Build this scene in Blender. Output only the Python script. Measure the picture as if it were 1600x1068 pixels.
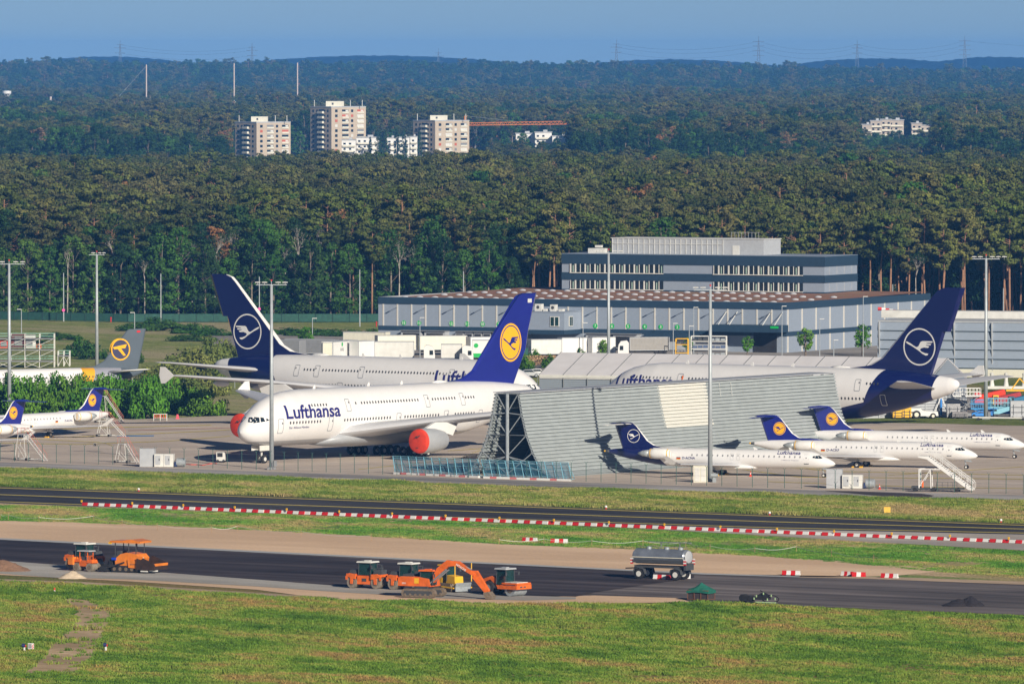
import bpy, bmesh, math, random
import numpy as np
from mathutils import Vector, Matrix
for o in list(bpy.data.objects): bpy.data.objects.remove(o)
SC = bpy.context.scene
COL = SC.collection
R = math.radians
random.seed(5)
RNG = np.random.default_rng(11)

# ---------------- camera ----------------
F, H, YH = 13000.0, 61.0, 88.0          # focal length and horizon row in photo pixels, eye height in metres
cam = bpy.data.cameras.new('camera'); cam_ob = bpy.data.objects.new('camera', cam); COL.objects.link(cam_ob)
cam.sensor_width = 36.0; cam.lens = 36.0*F/1600.0; cam.clip_start = 5.0; cam.clip_end = 90000.0
PITCH = math.atan((534.0-YH)/F)
cam_ob.location = (0, 0, H); cam_ob.rotation_euler = (R(90)-PITCH, 0, 0)
SC.camera = cam_ob

# ---------------- world and sun ----------------
SUN_EL, SUN_DX, SUN_DY = R(23), 0.47, -0.883   # sun stands to the right of and behind the camera
w = bpy.data.worlds.new('World'); SC.world = w; w.use_nodes = True
nt = w.node_tree; nt.nodes.clear()
sky = nt.nodes.new('ShaderNodeTexSky'); sky.sky_type = 'NISHITA'; sky.sun_disc = False
sky.sun_elevation = SUN_EL; sky.sun_rotation = math.atan2(SUN_DX, SUN_DY)
sky.altitude = 0; sky.air_density = 0.34; sky.dust_density = 0.15; sky.ozone_density = 3.6
bg = nt.nodes.new('ShaderNodeBackground'); bg.inputs[1].default_value = 0.05
wo = nt.nodes.new('ShaderNodeOutputWorld')
nt.links.new(sky.outputs[0], bg.inputs[0]); nt.links.new(bg.outputs[0], wo.inputs[0])
sl = bpy.data.lights.new('sun', 'SUN'); so = bpy.data.objects.new('sun', sl); COL.objects.link(so)
sl.energy = 5.0; sl.angle = R(0.5); sl.color = (1.0, 0.90, 0.76)
ld = Vector((-SUN_DX*math.cos(SUN_EL), -SUN_DY*math.cos(SUN_EL), -math.sin(SUN_EL)))
so.rotation_euler = ld.to_track_quat('-Z', 'Y').to_euler()
SC.view_settings.view_transform = 'Standard'; SC.view_settings.look = 'None'
SC.view_settings.exposure = 0.17; SC.view_settings.gamma = 1.0; SC.view_settings.use_curve_mapping = False
SC.cycles.use_denoising = True
SC.cycles.max_bounces = 5; SC.cycles.diffuse_bounces = 3; SC.cycles.volume_bounces = 0
SC.cycles.volume_max_steps = 64

# ---------------- pixel <-> world ----------------
def at(px, py, z=0.0):
    """the point at height z seen in photo pixel (px,py)"""
    a = math.atan((py-534.0)/F) + PITCH
    D = (H-z)/math.tan(a)
    return Vector(((px-800.0)*D/F, D, z))
def atd(px, py, D):
    a = math.atan((py-534.0)/F) + PITCH
    return Vector(((px-800.0)*D/F, D, H-D*math.tan(a)))
def dist(py, z=0.0): return at(800, py, z).y

# ---------------- materials ----------------
MATS = {}
def newmat(name):
    m = bpy.data.materials.new(name); m.use_nodes = True
    t = m.node_tree; p = t.nodes['Principled BSDF']
    return m, t, p
def N(t, kind, **kw):
    n = t.nodes.new(kind)
    for k, v in kw.items(): setattr(n, k, v)
    return n
def ramp(t, src, stops):
    r = t.nodes.new('ShaderNodeValToRGB'); e = r.color_ramp.elements
    while len(e) > 1: e.remove(e[-1])
    e[0].position = stops[0][0]; e[0].color = (*stops[0][1], 1)
    for p, c in stops[1:]:
        x = e.new(p); x.color = (*c, 1)
    t.links.new(src, r.inputs[0]); return r.outputs[0]
def mix(t, a, b, f, blend='MIX'):
    m = t.nodes.new('ShaderNodeMix'); m.data_type = 'RGBA'; m.blend_type = blend
    for s, v in ((m.inputs[6], a), (m.inputs[7], b), (m.inputs[0], f)):
        if hasattr(v, 'links'): t.links.new(v, s)
        else: s.default_value = (*v, 1) if isinstance(v, tuple) else v
    return m.outputs[2]
def noise(t, vec, scale, detail=3, rough=.55, sc3=None, rotz=0):
    mp = t.nodes.new('ShaderNodeMapping'); mp.inputs['Rotation'].default_value = (0, 0, rotz)
    if rotz:
        a = t.nodes.new('ShaderNodeMapping'); a.inputs['Rotation'].default_value = (0, 0, rotz)
        t.links.new(vec, a.inputs[0]); vec = a.outputs[0]; mp.inputs['Rotation'].default_value = (0, 0, 0)
    if sc3: mp.inputs['Scale'].default_value = sc3
    t.links.new(vec, mp.inputs[0])
    n = t.nodes.new('ShaderNodeTexNoise'); n.inputs['Scale'].default_value = scale
    n.inputs['Detail'].default_value = detail; n.inputs['Roughness'].default_value = rough
    t.links.new(mp.outputs[0], n.inputs[0]); return n.outputs[0]
def geo(t): return t.nodes.new('ShaderNodeNewGeometry').outputs['Position']
def objc(t): return t.nodes.new('ShaderNodeTexCoord').outputs['Object']
def mat(name, col, rough=.6, metal=0.0, var=.12, scale=1.5, spec=.5, coat=0, emit=None):
    """painted / plain surface with slight real-world unevenness"""
    if name in MATS: return MATS[name]
    m, t, p = newmat(name)
    n = noise(t, objc(t), scale, 4, .6)
    lo = tuple(max(0, c*(1-var)) for c in col); hi = tuple(min(1, c*(1+var*.6)) for c in col)
    t.links.new(ramp(t, n, [(.3, lo), (.7, hi)]), p.inputs['Base Color'])
    p.inputs['Roughness'].default_value = rough; p.inputs['Metallic'].default_value = metal
    p.inputs['Specular IOR Level'].default_value = spec; p.inputs['Coat Weight'].default_value = coat
    MATS[name] = m; return m
WHITE = mat('white_paint', (.77,.77,.75), .32, var=.05, scale=.4, coat=.2)
OFFW = mat('offwhite_paint', (.66,.66,.62), .5, var=.12, scale=.8)
CREAM = mat('cream_panel', (.72,.70,.58), .5, var=.08)
GREYL = mat('light_grey', (.42,.44,.46), .5, var=.1)
GREYM = mat('mid_grey', (.22,.23,.24), .55, var=.15)
GREYD = mat('dark_grey', (.06,.065,.07), .6, var=.2)
BLACK = mat('black_rubber', (.02,.02,.022), .8, var=.3)
STEEL = mat('galvanised_steel', (.40,.44,.46), .45, .3, var=.2, scale=3)
GALV = mat('mast_grey', (.40,.44,.46), .5, .2, var=.12)
RED = mat('red_paint', (.62,.02,.02), .4, var=.1)
REDC = mat('red_cover', (.70,.045,.012), .75, var=.18, scale=1.2)
ORANGE = mat('orange_paint', (.78,.15,.015), .45, var=.28, scale=1.3, coat=.2)
ORANGE2 = mat('paver_orange', (.78,.22,.02), .45, var=.22, scale=1.3, coat=.2)
YELLOW = mat('yellow_paint', (.80,.45,.02), .45, var=.12)
BLUEP = mat('blue_paint', (.03,.22,.62), .45, var=.15)
BLUEB = mat('bright_blue', (.01,.06,.55), .5, var=.1)
SKYB = mat('pale_blue_frame', (.22,.50,.62), .5, var=.12)
GLASS = mat('dark_glass', (.015,.025,.035), .08, var=.3, spec=.9)
GLASSG = mat('green_glass', (.012,.045,.045), .08, var=.4, spec=.9)
NAVY = mat('navy_tail', (.006,.009,.085), .22, var=.06, coat=.5, scale=.3)
BLUET = mat('blue_tail', (.014,.02,.22), .22, var=.08, coat=.5, scale=.3)
YDISC = mat('yellow_disc', (.88,.45,.01), .35, var=.05)
LETTER = mat('letter_blue', (.02,.02,.16), .5, var=.02)
BELLY = mat('belly_grey', (.36,.38,.40), .4, var=.06)
DOORL = mat('door_outline', (.28,.30,.33), .5, var=.02)
WINDK = mat('window_dark', (.05,.055,.065), .2, var=.1)
WINDG = mat('window_pale', (.26,.27,.29), .3, var=.1)
GREEN = mat('green_paint', (.01,.45,.08), .5)
MUD = mat('muddy_track', (.18,.14,.10), .85, var=.35, scale=4)
GREENNET = mat('green_net', (.01,.13,.09), .8, var=.3)
WOODB = mat('wood_brown', (.33,.20,.10), .8, var=.35, scale=2)
CONC = mat('precast_concrete', (.40,.40,.38), .85, var=.12)
WBLUE = mat('cladding_blue_grey', (.27,.32,.39), .55, var=.05)
WDARK = mat('cladding_dark', (.022,.05,.085), .5, var=.1)
WSTRIP = mat('cladding_joint', (.62,.60,.54), .5, var=.05)

# ---------------- mesh building ----------------
class MB:
    def __init__(s): s.v = []; s.f = []; s.m = []
    def add(s, vs, fs, mi=0):
        o = len(s.v); s.v += [tuple(v) for v in vs]; s.f += [tuple(i+o for i in f) for f in fs]; s.m += [mi]*len(fs); return s
    def box(s, c, d, mi=0, rz=0, taper=1.0):
        x, y, z = d[0]/2, d[1]/2, d[2]/2; ca, sa = math.cos(rz), math.sin(rz); vs = []
        for dz, k in ((-z, 1), (z, taper)):
            for dx, dy in ((-x,-y),(x,-y),(x,y),(-x,y)):
                dx *= k; dy *= k
                vs.append((c[0]+dx*ca-dy*sa, c[1]+dx*sa+dy*ca, c[2]+dz))
        return s.add(vs, [(0,3,2,1),(4,5,6,7),(0,1,5,4),(1,2,6,5),(2,3,7,6),(3,0,4,7)], mi)
    def tube(s, p, q, r, n=8, r2=None, mi=0):
        p, q = Vector(p), Vector(q); r2 = r if r2 is None else r2
        d = (q-p); 
        if d.length < 1e-6: return s
        d.normalize(); a = d.orthogonal().normalized(); b = d.cross(a); vs = []
        for c, rr in ((p, r), (q, r2)):
            for i in range(n):
                t = 2*math.pi*i/n; vs.append(c + a*math.cos(t)*rr + b*math.sin(t)*rr)
        fs = [(i, (i+1)%n, n+(i+1)%n, n+i) for i in range(n)] + [tuple(range(n-1,-1,-1)), tuple(range(n, 2*n))]
        return s.add(vs, fs, mi)
    def bar(s, p, q, r, mi=0): return s.tube(p, q, r, 4, mi=mi)
    def path(s, pts, r, n=6, mi=0):
        for a, b in zip(pts, pts[1:]): s.tube(a, b, r, n, mi=mi)
        return s
    def prism(s, poly, y0, y1, mi=0, plane='xz'):
        n = len(poly)
        def pt(a, b, c): return (a, c, b) if plane == 'xz' else ((a, b, c) if plane == 'xy' else (c, a, b))
        vs = [pt(a, b, y0) for a, b in poly] + [pt(a, b, y1) for a, b in poly]
        fs = [tuple(range(n)), tuple(range(2*n-1, n-1, -1))] + [(i, i+n, (i+1)%n+n, (i+1)%n) for i in range(n)]
        return s.add(vs, fs, mi)
    def loft(s, rings, mi=0, caps=True):
        n = len(rings[0]); vs = [v for r in rings for v in r]; fs = []
        for k in range(len(rings)-1):
            for i in range(n):
                j = (i+1) % n; fs.append((k*n+i, k*n+j, (k+1)*n+j, (k+1)*n+i))
        if caps: fs += [tuple(range(n-1,-1,-1)), tuple(range((len(rings)-1)*n, len(rings)*n))]
        return s.add(vs, fs, mi)
    def lathe(s, prof, c=(0,0,0), axis='x', n=20, mi=0, caps=True, sy=1.0):
        rings = []
        for a, r in prof:
            ring = []
            for i in range(n):
                t = 2*math.pi*i/n; u, v = math.cos(t)*r, math.sin(t)*r*sy
                ring.append((c[0]+a, c[1]+u, c[2]+v) if axis == 'x' else ((c[0]+u, c[1]+a, c[2]+v) if axis == 'y' else (c[0]+u, c[1]+v, c[2]+a)))
            rings.append(ring)
        return s.loft(rings, mi, caps)
    def build(s, name, mats, parent=None, smooth=False, loc=None, rot=None, angle=None):
        me = bpy.data.meshes.new(name); me.from_pydata(s.v, [], s.f)
        mats = mats if isinstance(mats, (list, tuple)) else [mats]
        for m in mats: me.materials.append(m)
        if len(mats) > 1: me.polygons.foreach_set('material_index', s.m)
        bm = bmesh.new(); bm.from_mesh(me); bmesh.ops.recalc_face_normals(bm, faces=bm.faces); bm.to_mesh(me); bm.free()
        if smooth:
            me.polygons.foreach_set('use_smooth', [True]*len(me.polygons))
            if angle: me.set_sharp_from_angle(angle=angle)
        me.update()
        return link(name, me, parent, loc, rot)
def link(name, me, parent=None, loc=None, rot=None):
    o = bpy.data.objects.new(name, me); COL.objects.link(o)
    if parent: o.parent = parent
    if loc is not None: o.location = loc
    if rot is not None: o.rotation_euler = rot
    return o
def thing(name, label, cat, loc=(0,0,0), rz=0, group=None):
    o = bpy.data.objects.new(name, None); COL.objects.link(o); o.location = loc; o.rotation_euler = (0,0,rz)
    o.empty_display_size = .5
    return tag(o, label, cat, group)
def tag(o, label, cat, group=None):
    o['label'] = label; o['category'] = cat
    if group: o['group'] = group
    return o
def structure(o): o['kind'] = 'structure'; return o
KIDS = {}
def kids(o): return [c for c in bpy.data.objects if c.parent == o]
def tree_of(o):                      # a thing with its parts and sub-parts, looked up once
    return (o, [tree_of(c) for c in kids(o)])
def copy_tree(tr, parent=None):
    o, ch = tr; c = o.copy(); COL.objects.link(c)
    if parent is not None: c.parent = parent
    for k in ch: copy_tree(k, c)
    return c
def place(tr, loc, rz=0, label=None, group=None, sc=None):
    c = copy_tree(tr); c.location = loc; c.rotation_euler = (0,0,rz)
    if label: c['label'] = label
    if group: c['group'] = group
    if sc: c.scale = (sc, sc, sc)
    return c
def text_mesh(s, w, h, bold=.02, step=None):
    """flat lettering as (verts Nx2, faces): fitted to width w and height h, origin at lower left"""
    cu = bpy.data.curves.new('text', 'FONT'); cu.body = s; cu.size = 1; cu.offset = bold; cu.resolution_u = 3
    ob = bpy.data.objects.new('text', cu); COL.objects.link(ob)
    bpy.context.view_layer.update()
    dg = bpy.context.evaluated_depsgraph_get(); me = bpy.data.meshes.new_from_object(ob.evaluated_get(dg))
    bm = bmesh.new(); bm.from_mesh(me)
    bmesh.ops.triangulate(bm, faces=bm.faces)
    xs = [v.co.x for v in bm.verts]; ys = [v.co.y for v in bm.verts]
    x0, x1, y0, y1 = min(xs), max(xs), min(ys), max(ys)
    for v in bm.verts: v.co.x = (v.co.x-x0)/(x1-x0)*w; v.co.y = (v.co.y-y0)/(y1-y0)*h; v.co.z = 0
    if step:
        k = step
        while k < h:
            g = list(bm.verts)+list(bm.edges)+list(bm.faces)
            bmesh.ops.bisect_plane(bm, geom=g, plane_co=(0,k,0), plane_no=(0,1,0)); k += step
    bm.verts.index_update()
    vs = [(v.co.x, v.co.y) for v in bm.verts]; fs = [tuple(v.index for v in f.verts) for f in bm.faces]
    bm.free(); bpy.data.objects.remove(ob); bpy.data.curves.remove(cu); bpy.data.meshes.remove(me)
    return vs, fs
def flat_text(name, s, w, h, m, parent, fn, bold=.02):
    vs, fs = text_mesh(s, w, h, bold)
    b = MB(); b.add([fn(u, v) for u, v in vs], fs); return b.build(name, m, parent)
def circle(r, n=24, cx=0, cy=0): return [(cx+r*math.cos(2*math.pi*i/n), cy+r*math.sin(2*math.pi*i/n)) for i in range(n)]
def sheet(name, pts, z, m, subd=0):
    me = bpy.data.meshes.new(name); vs = [at(x, y, 0) for x, y in pts]
    me.from_pydata([(v.x, v.y, z) for v in vs], [], [tuple(range(len(vs)))]); me.materials.append(m); me.update()
    bm = bmesh.new(); bm.from_mesh(me); bmesh.ops.recalc_face_normals(bm, faces=bm.faces)
    for f in bm.faces:
        if f.normal.z < 0: f.normal_flip()
    bm.to_mesh(me); bm.free()
    return structure(link(name, me))
def band(name, top, bot, z, m):
    return sheet(name, top + bot[::-1], z, m)
RW = math.atan2(-95.0, 139.4)          # direction of the taxiways
HAZE = 4.6e-5
# ---------------- ground ----------------
def grass_mat(name, cols, dry=.5, soil=None, fine=1.0):
    m, t, p = newmat(name); P = geo(t)
    a = noise(t, P, .035, 4, .6, (1, .28, 1), RW); b = noise(t, P, .35*fine, 5, .7, (1, .45, 1), RW)
    c = noise(t, P, 2.6*fine, 4, .7, (1, .35, 1)); d = noise(t, P, .12, 3, .6)
    base = ramp(t, b, [(.32, cols[0]), (.5, cols[1]), (.66, cols[2])])
    base = mix(t, base, cols[3], ramp(t, a, [(dry-.03, (0,0,0)), (dry+.12, (.85,.85,.85))]))
    base = mix(t, base, cols[4], ramp(t, d, [(.60, (0,0,0)), (.75, (.6,.6,.6))]))
    if soil: base = mix(t, base, soil[0], ramp(t, noise(t, P, .09, 5, .75, (1, .3, 1), RW), [(soil[1], (0,0,0)), (soil[1]+.08, (1,1,1))]))
    base = mix(t, base, ramp(t, c, [(.3, (.35,.35,.35)), (.6, (1,1,1))]), .75, 'MULTIPLY')
    t.links.new(base, p.inputs['Base Color']); p.inputs['Roughness'].default_value = 1; p.inputs['Specular IOR Level'].default_value = .1
    bu = N(t, 'ShaderNodeBump'); bu.inputs['Strength'].default_value = .8; bu.inputs['Distance'].default_value = .25
    t.links.new(c, bu.inputs['Height']); t.links.new(bu.outputs[0], p.inputs['Normal']); return m
def soil_mat(name, c0, c1, sc=.3, fine=3.0, streak=(.25, 1, 1), rough=.95, tracks=0, dk=.72):
    m, t, p = newmat(name); P = geo(t)
    a = noise(t, P, sc, 5, .65, streak, -RW); b = noise(t, P, fine, 3, .7); d = noise(t, P, .05, 3, .6, (.4, 1, 1), -RW)
    col = ramp(t, a, [(.38, c0), (.60, c1)])
    col = mix(t, col, tuple(x*dk for x in c0), ramp(t, d, [(.42, (0,0,0)), (.6, (.9,.9,.9))]))
    col = mix(t, col, ramp(t, b, [(.3, (.7,.7,.7)), (.65, (1,1,1))]), .6, 'MULTIPLY')
    if tracks:
        e = noise(t, P, tracks, 2, .5, (.03, 1, 1), -RW)
        col = mix(t, col, ramp(t, e, [(.40, (.62,.62,.62)), (.48, (1,1,1)), (.60, (1.25,1.25,1.25))]), .8, 'MULTIPLY')
    t.links.new(col, p.inputs['Base Color']); p.inputs['Roughness'].default_value = rough; p.inputs['Specular IOR Level'].default_value = .25
    return m
G_NEAR = grass_mat('grass_meadow', [(.08,.14,.02),(.14,.22,.035),(.24,.30,.08),(.30,.22,.09),(.26,.30,.05)], .5, ((.36,.25,.14), .6))
G_MID = grass_mat('grass_strip', [(.10,.15,.03),(.18,.23,.05),(.28,.31,.10),(.33,.27,.13),(.16,.26,.04)], .52)
G_BANK = grass_mat('grass_bank', [(.14,.20,.04),(.28,.33,.09),(.42,.42,.16),(.48,.41,.24),(.16,.25,.05)], .5, ((.52,.40,.27), .6))
G_NEW = grass_mat('grass_new_seeded', [(.05,.15,.03),(.13,.30,.05),(.27,.38,.10),(.52,.40,.20),(.10,.28,.04)], .45, ((.70,.52,.32), .53))
SAND = soil_mat('sandy_soil', (.80,.56,.36), (.88,.64,.43), .15, 2.0, (.12, 1, 1), dk=.88)
GRAV = soil_mat('grey_gravel', (.48,.46,.42), (.60,.58,.53), .3, 3.0, (.3, 1, 1))
DIRT = soil_mat('dirt_track', (.46,.34,.23), (.62,.47,.32), .6, 3.0, (.25, 1, 1))
ASPH_N = soil_mat('asphalt_new', (.042,.032,.034), (.10,.081,.080), .30, 5.0, (.02, 1, 1), .8, tracks=.55)
ASPH_O = soil_mat('asphalt_worn', (.13,.112,.108), (.23,.20,.19), .3, 4.0, (.05, 1, 1), .85, tracks=.4)
ASPH_T = soil_mat('asphalt_taxiway', (.052,.048,.052), (.092,.087,.090), .3, 5.0, (.03, 1, 1), .85, tracks=.35)
ROADG = soil_mat('service_road_asphalt', (.36,.34,.33), (.48,.46,.44), .3, 4.0, (.04, 1, 1), tracks=.6)
SHOULD = soil_mat('concrete_shoulder', (.52,.47,.42), (.62,.57,.51), .2, 3.0, (.1, 1, 1))
LINEY = mat('yellow_marking', (.62,.50,.11), .7, var=.2)
LINEW = mat('white_marking', (.66,.64,.58), .7, var=.2)
LINEB = mat('blue_marking', (.05,.28,.65), .7, var=.2)
KERBL = mat('kerb_strip', (.46,.47,.47), .8, var=.15)

m, t, p = newmat('apron_concrete'); P = geo(t)
br = N(t, 'ShaderNodeTexBrick'); mp = N(t, 'ShaderNodeMapping'); mp.inputs['Rotation'].default_value = (0,0,-RW)
t.links.new(P, mp.inputs[0]); t.links.new(mp.outputs[0], br.inputs[0]); br.offset = 0; br.squash = 1
br.inputs['Scale'].default_value = .1333; br.inputs['Mortar Size'].default_value = .010; br.inputs['Brick Width'].default_value = 1; br.inputs['Row Height'].default_value = 1
br.inputs['Color1'].default_value = (.56,.47,.385,1); br.inputs['Color2'].default_value = (.64,.545,.45,1); br.inputs['Mortar'].default_value = (.30,.26,.22,1)
c = mix(t, br.outputs[0], ramp(t, noise(t, P, .06, 5, .65, (.35,1,1), -RW), [(.3,(.74,.74,.76)),(.65,(1,1,1))]), .8, 'MULTIPLY')
c = mix(t, c, ramp(t, noise(t, P, .5, 4, .7, (.12,1,1), -RW), [(.35,(.78,.77,.75)),(.5,(1,1,1))]), .6, 'MULTIPLY')
t.links.new(c, p.inputs['Base Color']); p.inputs['Roughness'].default_value = .85; APRON = m

gm, t, p = newmat('ground_far'); P = geo(t)
c = ramp(t, noise(t, P, .01, 6, .7), [(.35,(.03,.045,.018)),(.6,(.07,.075,.035)),(.75,(.12,.10,.06))])
t.links.new(c, p.inputs['Base Color']); p.inputs['Roughness'].default_value = 1
b = MB(); b.add([(-30000,300,-.6),(30000,300,-.6),(30000,44000,-.6),(-30000,44000,-.6)], [(0,1,2,3)])
structure(b.build('ground', gm))
XL, XR = -700, 2300
def ln(pts):   # extend a pixel polyline past both picture edges
    (x0,y0),(x1,y1) = pts[0], pts[1]; (a0,b0),(a1,b1) = pts[-2], pts[-1]
    return [(XL, y0-(x0-XL)*(y1-y0)/(x1-x0)*1.0)] + pts + [(XR, b1+(XR-a1)*(b1-b0)/(a1-a0))]
L_fence = ln([(0,720),(400,734),(800,748.5),(1200,762),(1600,772)])
L_road0 = ln([(0,722),(400,736),(800,750),(1200,763.5),(1600,773.5)])
L_road1 = ln([(0,731),(400,744),(800,759),(1200,772),(1600,782.5)])
L_tax0  = ln([(0,760),(400,774.5),(800,789),(1200,804),(1600,818.5)])
L_tax1  = ln([(0,785.5),(400,800),(800,813),(1200,826),(1600,834.5)])
L_shou  = ln([(0,785.6),(400,800.5),(800,816),(1000,825),(1200,836),(1400,848),(1600,859)])
L_sand0 = ln([(0,813),(150,816),(300,823),(400,827),(600,838),(800,850),(1000,858),(1200,868)])
L_asp0  = [(XL,813),(0,842),(200,852),(400,862),(600,873),(800,882),(1000,892),(1170,899.5),(1350,903.5),(1600,913),(XR,937)]
L_asp1  = [(XL,852),(0,876.5),(200,891),(400,906),(530,916),(820,931),(960,936),(1100,940),(1200,944.5),(1400,952),(1600,960.5),(XR,992)]
L_grass = [(XL,872),(0,908),(200,918),(400,930),(530,938),(700,942),(850,946),(1000,944),(1100,942),(1200,947),(1400,956),(1600,966),(XR,1000)]
FAR = [(XL,655),(0,652),(200,655),(380,648),(600,648),(800,648),(1300,654),(1450,658),(1600,662),(XR,680)]
band('apron', FAR, L_road0, .00, APRON)
band('service_road', L_road0, L_road1, .02, ROADG)
band('grass_verge', L_road1, L_tax0, .0, G_MID)
band('taxiway', L_tax0, L_tax1, .03, ASPH_T)
band('taxiway_shoulder', L_tax1, L_shou, .01, SHOULD)
band('seeded_verge', L_shou, L_asp0, .0, G_NEW)
band('meadow', L_asp1, [(XL,2400),(XR,2400)], .0, G_NEAR)
# sand strip, tapering out to the right
band('sand_strip', [(XL,796),(0,813),(150,816),(300,823),(400,827),(600,838),(800,850.5),(1000,858),(1200,868),(1330,877),(1420,884),(1480,890)],
     [(XL,812.8),(0,841.8),(200,851.8),(400,861.8),(600,872.8),(800,881.8),(1000,891.8),(1170,899.3),(1300,901),(1400,899),(1450,894),(1480,890.2)], .02, SAND)
band('bare_soil_edge', [(1170,897),(1400,901),(1600,908),(XR,930)], [(1170,899.6),(1350,903.6),(1600,913.2),(XR,937)], .02, DIRT)
band('asphalt_base_course', L_asp0, L_asp1, .02, ASPH_O)
band('new_asphalt_lane', [(XL,814),(0,844),(200,854),(400,864),(600,875),(800,884),(1000,894),(1085,898)], [(XL,852),(0,876.5),(200,891),(400,906),(530,916),(820,930),(900,932),(930,925),(985,917),(1060,906),(1085,902)], .05, ASPH_N)
band('kerb_edge', [(XL,811.6),(0,840.8),(400,860.8),(800,880.8),(1000,890.8),(1100,895.6),(1250,900.6)], [(XL,814),(0,843.4),(400,863.4),(800,883.2),(1000,893),(1100,897.8),(1250,902.2)], .08, KERBL)
band('gravel_strip', [(XL,851),(0,876),(200,890.5),(400,905.5),(530,915.5),(820,930.5),(900,933)], [(XL,866),(0,896),(80,902),(200,905),(400,916),(530,925),(700,935),(820,938),(900,936)], .06, GRAV)
band('sandy_edge', [(XL,865.5),(0,895.5),(200,904.5),(400,915.5),(530,924.5),(700,934),(860,932),(930,930),(1060,934)], [(XL,868),(0,898),(200,908),(400,921),(530,938),(700,944),(850,946.5),(960,942),(1080,940.5)], .04, SAND)
band('dirt_track', [(XL,875),(0,905),(120,909),(250,917),(400,926),(530,934)], [(XL,879),(0,910),(120,914),(250,922),(400,931),(530,939)], .08, DIRT)
def strip(name, pts, wpx, z, m):
    return band(name, [(x, y-wpx/2) for x, y in pts], [(x, y+wpx/2) for x, y in pts], z, m)
off = lambda L, d: [(x, y+d) for x, y in L]
for nm, L, wd, mm in (('taxiway_edge_line', off(L_tax0, 2.2), 1.0, LINEY), ('taxiway_edge_line', off(L_tax1, -1.8), .9, LINEY),
                      ('taxiway_centre_line', [(x, (y+y2)/2) for (x, y), (_, y2) in zip(L_tax0, L_tax1)], 1.0, LINEY)):
    strip(nm, L, wd, .06, mm)
for pts, wd in (([(60,672),(160,668),(330,664)], .9), ([(100,683),(200,679),(330,673),(400,668)], .9), ([(0,692),(120,694),(260,689),(360,681)], .8),
                ([(0,683),(160,691),(175,696)], .8), ([(1120,728),(1250,745),(1600,748)], .8), ([(1150,722),(1300,736),(1600,742)], .7), ([(1390,742),(1600,729)], .7),
                ([(1560,697),(1600,700)], .8), ([(560,733),(720,716),(780,690)], .7), ([(700,704),(760,700)], .7), ([(1200,752),(1420,760),(1600,763)], .7)):
    strip('apron_line', pts, wd, .03, LINEY)
strip('apron_line', [(150,697.2),(146,695.5),(145,694),(148,692.5),(165,690.5),(200,689)], .8, .04, LINEW)
strip('apron_line', [(200,672.6),(260,671),(370,668)], .5, .035, mat('red_marking', (.5,.16,.12), .8))
band('apron_blue_patch', [(182,680),(240,680)], [(182,681.6),(240,681.2)], .04, LINEB)
band('service_road_patch', [(1330,767),(1440,771),(1460,774)], [(1290,766.5),(1380,775),(1450,778)], .05, ASPH_N)
# land behind the apron
band('grass_bank', [(XL,493),(600,497),(1000,497)], [(XL,656),(0,656),(200,658),(380,650),(600,650),(1000,650)], -.1, G_BANK)
band('grass_yard_strip', [(1300,655),(1380,650),(1600,655),(XR,670)], [(1300,659),(1450,661),(1600,665),(XR,684)], .03, G_MID)
YARD = soil_mat('yard_paving', (.30,.28,.26), (.42,.39,.36), .2, 2.0, (.5, 1, 1))
band('truck_yard', [(330,520),(900,512),(1300,512),(1700,525),(XR,540)], [(330,562),(700,575),(1300,586),(1600,590),(XR,610)], .0, YARD)
band('equipment_yard', [(1250,612),(1600,618),(XR,640)], [(1250,652),(1600,656),(XR,672)], .01, YARD)
band('perimeter_road', [(1250,578),(1700,584),(XR,600)], [(1250,584),(1700,591),(XR,608)], .03, ROADG)
band('grass_field', [(1250,586),(1700,591),(XR,608)], [(1250,612),(1700,620),(XR,642)], -.02, G_MID)
# ---------------- trees ----------------
def leaf_mat(name, cols, tint=None, trans=.25):
    m, t, p = newmat(name)
    oi = N(t, 'ShaderNodeObjectInfo'); P = geo(t)
    base = ramp(t, oi.outputs['Random'], [(i/(len(cols)-1), c) for i, c in enumerate(cols)])
    n = noise(t, P, .35, 3, .6); n2 = noise(t, P, .012, 4, .6)
    base = mix(t, base, ramp(t, n, [(.3, (.6,.62,.52)), (.7, (1.8,1.72,1.3))]), 1.0, 'MULTIPLY')
    if tint: base = mix(t, base, tint, ramp(t, n2, [(.48, (0,0,0)), (.63, (.6,.6,.6))])); base = mix(t, base, ramp(t, noise(t, P, .03, 3, .6), [(.36, (.55,.62,.55)), (.5, (1,1,1)), (.64, (1.5,1.5,1.2))]), .9, 'MULTIPLY')
    t.links.new(base, p.inputs['Base Color']); p.inputs['Roughness'].default_value = .75; p.inputs['Specular IOR Level'].default_value = .15
    return m
PINE_L = leaf_mat('pine_needles', [(.045,.065,.018),(.06,.085,.02),(.085,.095,.028),(.05,.075,.018),(.10,.095,.04),(.055,.075,.02),(.075,.085,.03)], (.11,.10,.05))
PINE_D = leaf_mat('withered_needles', [(.16,.085,.045),(.22,.11,.05),(.13,.09,.06),(.19,.12,.08)])
BROAD_L = leaf_mat('broad_leaves', [(.020,.065,.012),(.03,.09,.012),(.045,.11,.018),(.022,.07,.014),(.06,.12,.02)])
BROAD_D = leaf_mat('dark_leaves', [(.010,.036,.012),(.016,.045,.012),(.014,.04,.012),(.03,.065,.015)])
BUSH_L = leaf_mat('bush_leaves', [(.045,.14,.012),(.06,.17,.015),(.09,.19,.02)])
BUSH_P = leaf_mat('pale_bush_leaves', [(.10,.13,.035),(.14,.16,.05),(.08,.12,.03)])
BARK_P = mat('pine_bark', (.31,.165,.095), .9, var=.35, scale=2)
BARK_G = mat('grey_bark', (.22,.18,.14), .9, var=.4, scale=2)
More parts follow.
